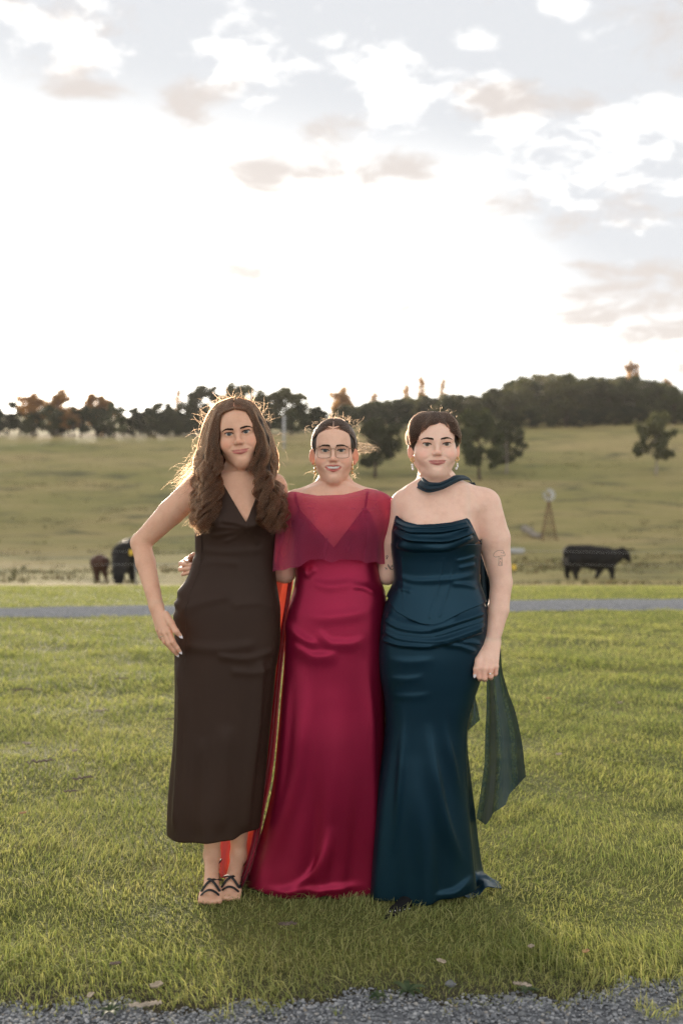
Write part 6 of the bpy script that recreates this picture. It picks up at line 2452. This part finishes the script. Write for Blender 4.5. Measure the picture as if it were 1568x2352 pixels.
    cy = np.array([1230, 1200, 1186, 1184, 1190, 1198, 1205, 1203.5, 1200, 1194, 1190, 1194, 1208, 1236, 1260], float)
    ctop = edge_top(dress, cx, cy, 1250, 1180, 1236, 0.012)
    lx = np.array([895, 909, 940, 977, 1005, 1029, 1060, 1081, 1099, 1110], float)
    ly = np.array([1262, 1268, 1273, 1275, 1275, 1272, 1258, 1245, 1237, 1236], float)
    clow = lambda th: np.where(np.cos(th) > 0, z_of(np.interp(1001 + 100 * np.sin(th), lx, ly)), z_of(1262))
    cfold = [([(905, 1192), (925, 1205), (951, 1212), (1003, 1211), (1074, 1198)], 4, 3, 0.008, 0.03), ([(905, 1200), (925, 1214), (951, 1222), (1003, 1222), (1080, 1207)], 6, 3, 0.012, 0.03),
             ([(904, 1214), (925, 1233), (951, 1242), (1016, 1244), (1090, 1219)], 8, 3, 0.015, 0.03), ([(905, 1250), (951, 1262), (1016, 1262), (1090, 1232)], 12, 6, 0.010, 0.05)]
    loft('cowl', dress, ctop, clow, TEAL, dr, 0.010, 200, 90, cfold)
    # the back of the skirt spreads on the grass
    rowsT = []
    for y, x0, x1, Y0, Y1 in ((1640, 1040, 1076, 3.50, 3.56), (1700, 1040, 1072, 3.50, 3.57), (1800, 1042, 1082, 3.50, 3.58), (1865, 1045, 1090, 3.50, 3.59), (1950, 1052, 1100, 3.48, 3.59), (2005, 1060, 1111, 3.46, 3.58)):
        rowsT.append([px(x0 + (x1 - x0) * k, y, Y0 + (Y1 - Y0) * k + 0.012 * math.sin(k * 8)) for k in np.linspace(0, 1, 6)])
    for x0, x1, Y0, Y1, z in ((1064, 1126, 3.43, 3.56, 0.030), (1066, 1146, 3.40, 3.54, 0.022), (1064, 1152, 3.38, 3.50, 0.016)):
        rowsT.append([np.array([(x0 + (x1 - x0) * k - 784) / F * (Y0 + (Y1 - Y0) * k), Y0 + (Y1 - Y0) * k, z + 0.012 * math.sin(k * 9 + x1)]) for k in np.linspace(0, 1, 6)])
    sheet('train', rowsT, TEAL, dr, 40, 90, 0.003)

    # ---- scarf
    up = [(968, 1092, 3.52), (969, 1094, 3.46), (976, 1101, 3.405), (988, 1108, 3.372), (1005, 1109, 3.362), (1026, 1102, 3.375), (1046, 1092, 3.405), (1062, 1092, 3.45), (1076, 1098, 3.50), (1082, 1106, 3.55)]
    lo = [(950, 1118, 3.50), (952, 1118, 3.45), (964, 1124, 3.395), (984, 1131.5, 3.368), (1008, 1127, 3.362), (1035, 1115, 3.380), (1058, 1104, 3.415), (1070, 1102, 3.455), (1078, 1103, 3.50), (1084, 1110, 3.55)]
    rows_s = []
    for t in np.linspace(0, 1, 7):
        row = []
        for a_, b_ in zip(up, lo):
            q = np.array(a_) * (1 - t) + np.array(b_) * t
            row.append(px(q[0], q[1], q[2] - 0.012 * math.sin(math.pi * t) - 0.004 * math.sin(t * 13)))
        rows_s.append(row)
    sc = sheet('scarf', rows_s, SCARF_D, root, 70, 40, 0.003)
    rows_s = []
    for y, x0, x1, Y in ((1108, 1060, 1090, 3.57), (1160, 1075, 1108, 3.60), (1235, 1086, 1124, 3.60), (1300, 1092, 1128, 3.59), (1350, 1096, 1130, 3.585), (1410, 1104, 1134, 3.58), (1480, 1110, 1148, 3.57)):
        rows_s.append([px(x0 + (x1 - x0) * k, y, Y + 0.012 * math.sin(k * 12)) for k in np.linspace(0, 1, 7)])
    sheet('scarf_fall', rows_s, SCARF_D, sc, 36, 60, 0.002)
    tails = []
    left = [(1110, 1480), (1116, 1540), (1117, 1600), (1114, 1685), (1112, 1775), (1104, 1830), (1094, 1880)]
    right = [(1149, 1480), (1152, 1540), (1164, 1600), (1182, 1690), (1194, 1760), (1202, 1775), (1207, 1784)]
    bot = np.array([0, 17, -18, -8, -22, -34, 0.0])
    for i, (l, q) in enumerate(zip(left, right)):
        row = []
        ii = i / 6
        for j, k in enumerate(np.linspace(0, 1, 13)):
            x = l[0] + (q[0] - l[0]) * k
            yb = np.interp(k, [0, 0.2, 0.36, 0.42, 0.62, 0.66, 1], [1880, 1897, 1864, 1862, 1847, 1826, 1784])
            y = 1480 + (yb - 1480) * ii
            row.append(px(x, y, 3.57 + 0.034 * (0.4 + ii) * math.sin(k * 8.5 + 0.6 + 0.8 * ii)))
        tails.append(row)
    sheet('scarf_tail', tails, SCARF, sc, 90, 110)
    small = []
    for i, ii in enumerate(np.linspace(0, 1, 5)):
        row = []
        for k in np.linspace(0, 1, 6):
            yb = np.interp(k, [0, 0.5, 1], [1690, 1672, 1654])
            x = (1062 + 26 * (1 - ii)) * (1 - k) + (1088 + 14 * ii) * k
            row.append(px(x, 1585 + (yb - 1585) * ii, 3.60 + 0.012 * math.sin(k * 9)))
        small.append(row)
    sheet('scarf_tail', small, SCARF, sc, 40, 40)
    # hem of the chiffon: a dark rolled edge
    mb = MB()
    edge = [px(x, y, 3.565) for x, y in ((1094, 1880), (1106, 1890), (1117, 1897), (1126, 1880), (1135, 1864), (1150, 1857), (1165, 1847), (1168, 1826), (1185, 1812), (1206, 1784))]
    # ---- shoe: the pointed toe that shows under the hem
    toe, mid, heel = px(886, 2106, 3.235), px(907, 2098, 3.28), px(945, 2080, 3.38)
    toe[2], mid[2], heel[2] = 0.008, 0.014, 0.022
    V, Q = skin_mesh(chain([toe, mid, heel], [0.006, 0.017, 0.026], 0.012), (0.05, 3.16, -0.03), (0.33, 3.48, 0.10), 0.004)
    V[:, 2] = np.maximum(V[:, 2], 0.002)
    sh = mesh_obj('shoe', V, Q, SUEDE, root)
    mb = MB()
    for k in range(5):
        th = np.linspace(0, np.pi, 6)
        c = px(896 + 11 * k, 2094 - 1.5 * k, 3.235 + 0.012 * k)
        mb.lathe(np.stack([0.0016 * np.sin(th), 0.0016 * np.cos(th)], -1), c, 6)
    mb.build('beads', PEARL, sh)

    # ---- hair: cropped, parted, waved to both sides
    r = np.random.default_rng(303)
    CR = (0.0905, 0.104, 0.0905)
    cc = (0, 0.018, 0.026)
    cap = xform([ell(cc, CR, 0.01), ell((0, 0.055, -0.02), (0.075, 0.06, 0.07), 0.02)], H.R, H.o, H.s)
    cut = xform([ell((0.0, -0.112, 0.0), (0.070, 0.092, 0.066), 0.004, '-'), ell((0, -0.075, -0.075), (0.12, 0.088, 0.080), 0.004, '-'), ell((0, -0.0, -0.115), (0.14, 0.14, 0.08), 0.004, '-')], H.R, H.o, H.s)
    V, Q = skin_mesh(cap + cut, o - 0.17, o + 0.17, 0.003)
    hb = mesh_obj('hair', V, Q, HAIR_BASE_D, root)
    cur = []
    part = np.array([0.10, 0, 0])
    for i in range(4200):
        s = -1 if r.random() < 0.58 else 1
        a0 = math.radians(r.uniform(-62, 70))
        d0 = np.array([0.12 + s * 0.003, math.sin(a0), math.cos(a0)])
        t0 = (a0 + 1.08) / 2.3
        d1 = np.array([s * 0.97, -0.46 + 0.95 * t0 + r.normal(0, 0.05), -0.10 - 0.30 * r.random() + 0.1 * t0])
        n = 22
        dirs = slerp_path(d0, d1, n)
        t = np.linspace(0, 1, n)
        ph = t0 * 9 + s
        wv = 0.075 * np.sin(t * 9.5 + ph) * smooth01(t / 0.25)
        dirs[:, 1] += wv
        dirs[:, 2] += 0.45 * wv
        lift = 0.001 + 0.0085 * r.random() * np.sin(np.pi * np.clip(t * 0.9 + 0.1, 0, 1)) + 0.0055 * np.sin(t * 9.5 + ph + 0.8) * smooth01(t / 0.3)
        cut_i = int(n * (1 - 0.2 * r.random()))
        dd = dirs[:cut_i]
        k = 1 / np.sqrt(((dd / np.array(CR)) ** 2).sum(1, keepdims=True))
        nrm = dd / np.linalg.norm(dd, axis=1, keepdims=True)
        cur.append(H.w(np.array(cc) + dd * k + nrm * np.broadcast_to(lift, (n,))[:cut_i, None]))
    for i in range(1500):   # short hair round the ears and nape
        s = -1 if r.random() < 0.5 else 1
        d0 = np.array([s * 0.93, -0.42 + 0.8 * r.random(), 0.16 + 0.2 * r.random()])
        d1 = np.array([s * 0.97, d0[1] + 0.12 + 0.15 * r.random(), -0.30 - 0.2 * r.random()])
        cur.append(ellipsoid_cap_point(H, slerp_path(d0, d1, 9), CR[0] + 0.002 * r.random(), CR[1] + 0.002, CR[2], cc))
    strands('hair_strands', cur, HAIR_CROP, hb, 0.00045)
    fly = []
    for i in range(14):
        u = r.uniform(-1, 1)
        p = np.array([1003 + 56 * u, 936 + 24 * u * u])
        t = np.linspace(0, 1, 9)
        a = math.pi / 2 - 0.9 * u + r.normal(0, 0.8) + r.normal(0, 3.0) * t
        ln = r.uniform(4, 14)
        fly.append(np.stack([px(p[0] + math.cos(a[j]) * ln * t[j], p[1] + 3 - math.sin(a[j]) * ln * t[j], 3.48) for j in range(9)]))
    strands('flyaway_strands', fly, HAIR_BROWN, hb, 0.00018)
    return root, H


t0_ = __import__('time').time()
person_right, HEAD_R = build_right()
print('right took', __import__('time').time() - t0_)

# ---------------------------------------------------------------- cattle
def cow_mat(name, col, var=0.3):
    m, g = material(name)
    pos = g.n('ShaderNodeNewGeometry').outputs['Position']
    n = g.noise(pos, 7.0, 6.0, 0.7)
    c = g.ramp(n, [(0.3, tuple(k * (1 - var) for k in col)), (0.75, tuple(k * (1 + var) for k in col))])
    b = principled(g, c, 0.7, 0.2)
    b.inputs['Sheen Weight'].default_value = 0.04
    b.inputs['Sheen Tint'].default_value = (0.5, 0.3, 0.2, 1)
    g.link(bump(g, g.noise(pos, 40, 3, 0.6), 0.5, 0.03), b.inputs['Normal'])
    output(g, b)
    return m


COW_BLACK = cow_mat('cow_black', (0.006, 0.0055, 0.0055))
COW_BROWN = cow_mat('cow_brown', (0.060, 0.022, 0.012))
TAG_YELLOW = simple_mat('yellow_plastic', (0.70, 0.48, 0.06), 0.5, 0.3, 0.1, 20.0)


def cow(label, Y, parts, mat, base_px, ears, tail, group='cattle grazing in the paddock', lo_pad=0.5):
    """parts: chains of (column, row, depth offset, radius in picture units)"""
    s = Y / F
    bx = px(base_px[0], base_px[1], Y)
    bx[2] = float(ground_z(np.array([bx[0]]), np.array([bx[1]]))[0])
    dz = bx[2] - px(base_px[0], base_px[1], Y)[2]
    root = empty('cow', bx, label, 'cow', group)
    W = lambda q: np.array([(q[0] - 784) * s, Y + q[2], CAM_H - (q[1] - 1176) * s + dz])
    P = []
    for ch, k in parts:
        P += chain([W(q) for q in ch], [q[3] * s for q in ch], k)
    allp = np.array([W(q) for ch, _ in parts for q in ch])
    V, Q = skin_mesh(P, allp.min(0) - lo_pad, allp.max(0) + lo_pad, 0.028)
    mesh_obj('body', V, Q, mat, root)
    for e in ears:
        a, b = W(e[0]), W(e[1])
        t = np.linspace(0, 1, 6)
        mb = MB()
        mb.tube(a + (b - a) * t[:, None], np.interp(t, [0, 0.5, 1], [1.4, 2.6, 0.6]) * s, 6)
        mb.build('ear', mat, root)
    if tail:
        t = smooth_line(np.array([W(q) for q in tail]), 14)
        mb = MB()
        mb.tube(t, np.interp(np.linspace(0, 1, 14), [0, 0.6, 0.85, 1], [2.4, 1.5, 2.8, 0.8]) * s, 6)
        mb.build('tail', mat, root)
    return root


cow('black cow walking to the right across the paddock', 42, [
    ([(1314, 1275, 0, 21), (1335, 1279, 0, 24), (1365, 1283, 0, 26), (1396, 1283, 0, 24)], 0.12),
    ([(1308, 1268, 0, 15), (1350, 1272, 0, 18), (1395, 1270, 0, 12)], 0.12),
    ([(1400, 1282, 0, 21), (1416, 1276, 0, 15.5), (1428, 1269, 0, 11)], 0.07), ([(1430, 1268, 0, 10), (1438, 1277, 0, 8), (1443.5, 1285, 0, 6)], 0.1),
    ([(1397, 1298, -.25, 11), (1401, 1312, -.25, 6.5), (1402, 1328, -.25, 4.2), (1404, 1330, -.25, 4)], 0.07), ([(1388, 1298, .25, 11), (1379, 1313, .25, 6.5), (1372, 1328, .25, 4.2)], 0.07),
    ([(1314, 1290, -.25, 17), (1320, 1306, -.25, 9), (1317, 1314, -.25, 6), (1320, 1328, -.25, 4.5)], 0.07), ([(1308, 1290, .25, 15), (1309, 1306, .25, 8), (1304, 1314, .25, 5.5), (1307, 1328, .25, 4.5)], 0.07),
], COW_BLACK, (1350, 1330), [((1431, 1262, -.12), (1424, 1256, -.3)), ((1438, 1263, -.1), (1454, 1261, -.25))], [(1303, 1258, 0), (1297, 1266, 0), (1297, 1295, 0), (1298, 1326, 0)])
cow('black cow grazing head down behind the raised elbow', 38.5, [
    ([(290, 1283, -.3, 30), (296, 1281, .5, 34), (302, 1278, 1.2, 30)], 0.12), ([(287, 1302, -.2, 24), (294, 1304, .6, 24)], 0.12), ([(285, 1300, -.7, 20), (287, 1318, -1.1, 14)], 0.1),
    ([(288, 1316, -1.15, 14), (290, 1330, -1.3, 12), (291, 1342, -1.4, 9)], 0.1),
    ([(276, 1308, -.3, 10), (275, 1330, -.3, 6), (275, 1347, -.3, 5)], 0.07), ([(304, 1308, -.3, 10), (306, 1330, -.3, 6), (307, 1347, -.3, 5)], 0.07),
    ([(290, 1304, 1.1, 12), (292, 1330, 1.1, 6), (292, 1346, 1.1, 5)], 0.07), ([(318, 1304, 1.1, 12), (320, 1330, 1.1, 6), (320, 1346, 1.1, 5)], 0.07),
], COW_BLACK, (290, 1349), [((279, 1316, -1.2), (266, 1321, -1.2)), ((298, 1316, -1.2), (311, 1320, -1.2))], None)
cow('small red brown calf standing beside the grazing cow', 40, [
    ([(218, 1288, .3, 16), (230, 1287, 0, 17), (241, 1288, -.25, 15)], 0.1), ([(242, 1286, -.3, 11), (247, 1284, -.5, 8), (249, 1292, -.65, 5)], 0.1),
    ([(214, 1298, .3, 8), (214, 1312, .3, 4.2), (216, 1331, .3, 3)], 0.05), ([(222, 1298, .0, 8), (224, 1312, .0, 4.2), (227, 1332, .0, 3)], 0.12),
    ([(238, 1298, -.1, 7), (241, 1312, -.1, 4), (247, 1331, -.1, 3)], 0.12), ([(245, 1298, -.35, 7), (247, 1312, -.35, 4), (249, 1332, -.35, 3)], 0.12),
], COW_BROWN, (230, 1332), [((243, 1280, -.5), (236, 1279, -.5)), ((251, 1281, -.5), (257, 1279, -.55))], [(210, 1278, .4), (208, 1290, .4), (209, 1312, .4)])


# ---------------------------------------------------------------- windmill, pole, fence
RUST = simple_mat('rusty_iron', (0.16, 0.085, 0.05), 0.8, 0.2, 0.35, 6.0)
GALV = simple_mat('galvanised', (0.42, 0.42, 0.43), 0.5, 0.4, 0.2, 6.0)
WOODGREY = simple_mat('weathered_wood', (0.26, 0.23, 0.20), 0.85, 0.15, 0.3, 5.0)


def build_windmill():
    Y = 78.0
    s = Y / F
    b = px(1260, 1234, Y)
    b[2] = float(ground_z(np.array([b[0]]), np.array([Y]))[0])
    root = empty('windmill', b, 'small rusty lattice windmill with pale blades standing on the hillside', 'windmill')
    H = px(1259, 1148, Y)[2] - b[2]
    hw = 17 * s
    c = [np.array([sx * hw, sy * hw, 0]) for sx in (-1, 1) for sy in (-1, 1)]
    topo = lambda q, t: b + np.array([q[0] * (1 - t * 0.93), q[1] * (1 - t * 0.93), H * t])
    for q in c:
        mb = MB()
        mb.tube([topo(q, 0) - np.array([0, 0, 0.1]), topo(q, 1)], [0.034, 0.026], 6)
        mb.build('leg', RUST, root)
    lv = [0.0, 0.22, 0.42, 0.6, 0.76, 0.9]
    order = [0, 1, 3, 2]
    for i in range(len(lv) - 1):
        for k in range(4):
            q0, q1 = c[order[k]], c[order[(k + 1) % 4]]
            mb = MB()
            mb.tube([topo(q0, lv[i]), topo(q1, lv[i + 1])], 0.010, 4)
            mb.tube([topo(q1, lv[i]), topo(q0, lv[i + 1])], 0.010, 4)
            mb.tube([topo(q0, lv[i + 1]), topo(q1, lv[i + 1])], 0.011, 4)
            mb.build('brace', RUST, root)
    mb = MB()
    mb.tube([b + np.array([0, 0, 0]), b + np.array([0, 0, H])], 0.022, 5)
    mb.build('pump_rod', RUST, root)
    hub = px(1258, 1137, Y) - np.array([0, 0.35, 0])
    mb = MB()
    mb.tube([hub, hub + np.array([0.05, 0.45, 0])], [0.07, 0.06], 8)
    mb.tube([b + np.array([0, 0, H - 0.05]), hub + np.array([0.02, 0.3, -0.02])], 0.05, 6)
    wh = mb.build('gearbox', RUST, root)
    R = 14.5 * s
    for k in range(14):
        a = k * 2 * math.pi / 14
        if k in (5,):
            continue
        u = np.array([math.cos(a), 0, math.sin(a)])
        t = np.array([-math.sin(a) * 0.85, 0.5, math.cos(a) * 0.85])
        p0, p1 = hub + u * R * 0.32, hub + u * R
        mb = MB()
        w0, w1 = 0.03, 0.10
        mb.add([p0 - t * w0, p0 + t * w0, p1 + t * w1, p1 - t * w1, p0 - t * w0 + np.array([0, .012, 0]), p0 + t * w0 + np.array([0, .012, 0]), p1 + t * w1 + np.array([0, .012, 0]), p1 - t * w1 + np.array([0, .012, 0])],
               [[0, 1, 2, 3], [7, 6, 5, 4], [0, 4, 5, 1], [1, 5, 6, 2], [2, 6, 7, 3], [3, 7, 4, 0]])
        mb.build('blade', GALV, root, smooth=False)
    mb = MB()
    tp = hub + np.array([0.1, 0.5, 0])
    mb.tube([tp, tp + np.array([0.35, 0.9, 0.03])], 0.02, 5)
    e = tp + np.array([0.35, 0.9, 0.03])
    mb.add([e + np.array([0, 0, -.12]), e + np.array([.25, .6, -.2]), e + np.array([.25, .6, .2]), e + np.array([0, 0, .12])], [[0, 1, 2, 3]])
    mb.build('tail_vane', GALV, root, smooth=False)
    return root


build_windmill()


def gz(x, y):
    return float(ground_z(np.array([x]), np.array([y]))[0])


def fallen_log():
    a, b = px(1203, 1211, 81), px(1240, 1229, 79)
    a[2], b[2] = gz(a[0], a[1]) + 0.55, gz(b[0], b[1]) + 0.15
    mb = MB()
    t = np.linspace(0, 1, 10)
    p = a + (b - a) * t[:, None] + np.stack([0 * t, 0 * t, 0.06 * np.sin(t * 7)], -1)
    mb.tube(p, np.interp(t, [0, .5, 1], [0.32, 0.26, 0.20]) * (1 + 0.1 * np.sin(t * 23)), 9)
    mb.tube([p[4], p[4] + np.array([0.1, -0.4, 0.5])], [0.1, 0.04], 6)
    mb.tube([p[7], p[7] + np.array([0.5, -0.2, 0.35])], [0.09, 0.03], 6)
    o = mb.build('fallen_log', WOODGREY, None, loc=p[5])
    tag(o, 'pale fallen log leaning in the grass beside the windmill', 'log')
    c = px(1184, 1247, 66)
    c[2] = gz(c[0], c[1])
    mb = MB()
    mb.lathe([(0.0, 0.0), (0.55, 0.0), (0.60, 0.34), (0.54, 0.34), (0.50, 0.10), (0.0, 0.10)], c, 18)
    o = mb.build('water_trough', GALV, None, loc=c)
    tag(o, 'low grey water trough in the paddock beside the short haired woman', 'trough')
    c = px(652, 1031, 141)
    c[2] = gz(c[0], c[1]) - 0.1
    H = px(652, 956, 141)[2] - c[2]
    root = empty('utility_pole', c, 'pale grey pole on the hillside between the two left women', 'pole')
    mb = MB()
    mb.tube([c, c + np.array([0, 0, H])], [0.20, 0.15], 10)
    mb.build('shaft', GALV, root)
    mb = MB()
    mb.tube([c + np.array([0, 0, H - 0.02]), c + np.array([0, 0, H + 0.08]), c + np.array([0, 0, H + 0.16])], [0.19, 0.19, 0.05], 10)
    mb.tube([c + np.array([0, 0, H - 0.25]), c + np.array([0.5, 0, H - 0.2])], 0.05, 6)
    mb.build('cap', GALV, root)


fallen_log()


def wire_fence():
    Y = 24.0
    root = empty('wire_fence', (0, Y, gz(0, Y)), 'thin two strand wire fence behind the drive', 'fence')
    xs = np.linspace(-9.5, 9.5, 60)
    for row in (1268, 1298):
        mb = MB()
        z = CAM_H - (row - 1176) * Y / F
        mb.tube(np.stack([xs, np.full(60, Y), z + 0.02 * np.cos(xs * 1.3)], -1), 0.0022, 4, False)
        mb.build('wire', GALV, root)
    for xp in (312, 742, 1168, 1640, -100):
        x = (xp - 784) / F * Y
        mb = MB()
        z0 = gz(x, Y) - 0.1
        mb.tube([(x, Y, z0), (x, Y, 0.45)], 0.016, 6)
        mb.build('post', GALV, root)
    for xp, yp in ((301, 1269), (1180, 1303)):
        c = px(xp, yp, Y - 0.03)
        mb = MB()
        mb.box(c, (0.085, 0.012, 0.13))
        mb.tube([c + np.array([0, 0.006, 0.03]), np.array([(312 if xp < 700 else 1168) - 784, 0, 0]) / F * Y + np.array([0, Y, c[2] + 0.03])], 0.006, 5)
        mb.build('yellow_marker', TAG_YELLOW, root, smooth=False)


wire_fence()

# ---------------------------------------------------------------- bark, leaves and weeds on the lawn
BARK_STRIP = simple_mat('bark_strip', (0.15, 0.115, 0.095), 0.85, 0.15, 0.45, 60.0)
BARK_LIGHT = simple_mat('bark_strip_pale', (0.36, 0.30, 0.24), 0.85, 0.15, 0.35, 60.0)
LEAF_DRY = simple_mat('dry_leaf', (0.42, 0.25, 0.13), 0.8, 0.2, 0.35, 50.0)
LEAF_PALE = simple_mat('dry_leaf_pale', (0.40, 0.33, 0.25), 0.8, 0.2, 0.3, 50.0)
STONE = simple_mat('stone', (0.16, 0.165, 0.175), 0.8, 0.25, 0.3, 40.0)


def on_ground(x, y):
    """lawn point seen at a column and row"""
    Y = CAM_H * F / (y - 1176)
    return np.array([(x - 784) / F * Y, Y, 0.0])


def bark(xp, yp, length, ang, curl, mat, label, name='bark_strip', width=0.16, lift=0.035):
    r = np.random.default_rng(int(xp * 7 + yp))
    c = on_ground(xp, yp)
    L = length / F * c[1]
    n, m = 16, 5
    t = np.linspace(-0.5, 0.5, n)
    d = np.array([math.cos(ang), math.sin(ang), 0])
    s = np.array([-math.sin(ang), math.cos(ang), 0])
    V = []
    for i in range(n):
        w = L * width * (1 - (2 * t[i]) ** 4) ** 0.5 * (0.8 + 0.3 * r.random()) * 0.5 + 0.001
        ctr = c + d * t[i] * L + s * L * 0.05 * math.sin(t[i] * 5) + np.array([0, 0, lift + 0.10 * L * curl * (2 * t[i]) ** 2 + 0.01 * r.normal() * L * 3])
        for j in range(m):
            a = (j / (m - 1) - 0.5) * (1.2 + 2.4 * curl)
            V.append(ctr + s * w * math.sin(a) * 1.2 + np.array([0, 0, w * (1 - math.cos(a)) * 1.1]))
    idx = np.arange(n * m).reshape(n, m)
    q = np.stack([idx[:-1, :-1], idx[1:, :-1], idx[1:, 1:], idx[:-1, 1:]], -1).reshape(-1, 4)
    o = mesh_obj(name, np.array(V), q, mat, None, True, c)
    sm_ = o.modifiers.new('thick', 'SOLIDIFY')
    sm_.thickness = 0.004
    tag(o, label, 'leaf' if 'leaf' in name else 'bark', 'leaves fallen on the lawn' if 'leaf' in name else 'bark strewn on the lawn')
    return o


for a in [
    (52, 1599, 48, 0.1, 0.15, BARK_STRIP, 'long flat bark strip farthest up the lawn at left'), (232, 1648, 30, 0.5, 0.4, BARK_LIGHT, 'curled pale bark piece left of the brown gown, midway up the lawn'),
    (62, 1726, 22, -0.5, 0.9, BARK_LIGHT, 'small rolled bark curl near the left edge of the lawn'), (92, 1768, 62, 0.25, 0.1, BARK_STRIP, 'longest dark bark strip near the left edge of the lawn'),
    (190, 1807, 48, 0.3, 0.15, BARK_STRIP, 'dark bark strip below the longest one, left of the brown gown'), (162, 1838, 32, 0.25, 0.2, BARK_STRIP, 'short dark bark piece lowest of the litter at left'),
    (280, 1571, 32, 0.05, 0.15, BARK_STRIP, 'dark bark strip high on the lawn, nearest the hand on hip'), (391, 1667, 26, -0.1, 0.2, BARK_STRIP, 'bark piece touching the left edge of the brown gown'),
    (660, 2153, 40, 0.1, 0.3, BARK_STRIP, 'brown bark scrap on the grass in front of the crimson gown'), (265, 2247, 24, 0.0, 0.5, BARK_STRIP, 'dark bark clump in the grass at lower left'),
    (335, 2344, 74, 0.05, 0.1, BARK_LIGHT, 'pale stick lying on the gravel at the bottom left'), (1199, 2296, 40, -0.5, 0.2, BARK_LIGHT, 'orange brown bark sliver at the gravel edge lower right'),
]:
    bark(*a, width=0.2, lift=0.042)
for a in [
    (172, 1742, 16, 1.2, 0.6, LEAF_PALE, 'pale upright dry leaf left of the brown gown'), (1283, 1750, 14, 0.4, 0.6, LEAF_PALE, 'pale dry leaf right of the trailing scarf'),
    (1260, 1617, 13, 0.1, 0.5, LEAF_DRY, 'brown dry leaf far up the lawn at right'), (1013, 2240, 20, -0.9, 0.5, LEAF_PALE, 'whitish curled leaf in the grass below the teal gown'),
    (1219, 2205, 14, 0.6, 0.6, LEAF_PALE, 'pale leaf in the grass at lower right'), (1345, 2216, 16, 0.5, 0.5, LEAF_DRY, 'brown leaf in the shaded grass at far lower right'),
    (360, 2298, 30, 0.7, 0.7, LEAF_PALE, 'large curled pale leaf at the gravel edge lower left'), (208, 2320, 18, 1.2, 0.5, LEAF_PALE, 'small pale leaf standing on the gravel at lower left'),
    (53, 1889, 14, 0.5, 0.5, LEAF_DRY, 'orange leaf near the left edge of the lawn'), (434, 1825, 9, 0.5, 0.5, LEAF_PALE, 'tiny pale leaf left of the brown gown near its hem'),
    (1424, 1628, 12, 0.3, 0.5, LEAF_PALE, 'pale leaf far up the lawn near the right edge'),
]:
    bark(*a, name='fallen_leaf', width=0.34, lift=0.04)


def pebble(xp, yp, size, label):
    c = on_ground(xp, yp)
    r = np.random.default_rng(int(xp))
    th, ph = np.meshgrid(np.linspace(0, np.pi, 9), np.linspace(0, 2 * np.pi, 12, endpoint=False), indexing='ij')
    d = np.stack([np.sin(th) * np.cos(ph), np.sin(th) * np.sin(ph), np.cos(th)], -1).reshape(-1, 3)
    R = size / F * c[1] / 2
    V = d * R * np.array([1.0, 0.8, 0.6]) * (1 + 0.22 * vnoise(d * 1.6, int(xp), 2))[:, None] + np.array([0, 0, R * 0.35])
    idx = np.arange(9 * 12).reshape(9, 12)
    q = np.stack([idx[:-1], idx[1:], np.roll(idx[1:], -1, 1), np.roll(idx[:-1], -1, 1)], -1).reshape(-1, 4)
    o = mesh_obj('stone', V + c, q, STONE, None, False, c)
    tag(o, label, 'stone')


pebble(1034, 2266, 26, 'largest grey stone at the grass edge below the teal gown')
pebble(1166, 2300, 24, 'grey stone beside the orange bark sliver at the gravel edge')
pebble(1196, 2335, 20, 'grey stone on the gravel near the bottom right')


def weed(xp, yp, size, n, mat, label, seed, up=0.35):
    c = on_ground(xp, yp)
    root = empty('weed', c, label, 'weed', 'weeds along the gravel edge')
    r = np.random.default_rng(seed)
    L0 = size / F * c[1]
    for k in range(n):
        a = k * 2.4 + r.normal(0, 0.3)
        L = L0 * (0.6 + 0.5 * r.random())
        d = np.array([math.cos(a), math.sin(a), 0])
        s = np.array([-d[1], d[0], 0])
        V = []
        for t in np.linspace(0, 1, 7):
            w = L * 0.16 * math.sin(math.pi * min(1, 0.12 + t * 0.88)) ** 0.8
            ctr = c + d * L * t + np.array([0, 0, 0.012 + L * (up * 1.6 * t - up * 1.3 * t * t)])
            V += [ctr - s * w + np.array([0, 0, w * 0.35]), ctr, ctr + s * w + np.array([0, 0, w * 0.35])]
        idx = np.arange(21).reshape(7, 3)
        q = np.stack([idx[:-1, :-1], idx[1:, :-1], idx[1:, 1:], idx[:-1, 1:]], -1).reshape(-1, 4)
        mesh_obj('leaf', np.array(V), q, mat, root)


WEED = leaf_mat('weed_leaf', (0.045, 0.075, 0.035), (0.13, 0.17, 0.085), 0.35, scale=25.0)
weed(936, 2292, 44, 11, WEED, 'broad leaved grey green weed at the gravel edge near the middle', 1, 0.6)
weed(252, 2334, 36, 12, WEED, 'rosette weed growing on the gravel at lower left', 2)
weed(868, 2300, 30, 8, WEED, 'flat small weed left of the broad leaved one at the gravel edge', 3, 0.3)
weed(1210, 2286, 30, 9, WEED, 'spreading weed at the gravel edge at lower right', 4, 0.3)

# ---------------------------------------------------------------- evening haze
HAZE_DENSITY = 0.0002


def build_haze():
    m = bpy.data.materials.new('haze')
    m.use_nodes = True
    g = NT(m.node_tree)
    out = g.n('ShaderNodeOutputMaterial')
    v = g.n('ShaderNodeVolumePrincipled')
    v.inputs['Color'].default_value = (1.0, 0.96, 0.92, 1)
    v.inputs['Density'].default_value = HAZE_DENSITY
    v.inputs['Anisotropy'].default_value = 0.3
    g.link(v.outputs[0], out.inputs['Volume'])
    mb = MB()
    mb.box((0, 180, 24), (1500, 420, 55.5))
    o = mb.build('haze', m, smooth=False)
    tag(o, 'thin warm evening haze over the paddock and the hill', 'haze', kind='stuff')


build_haze()
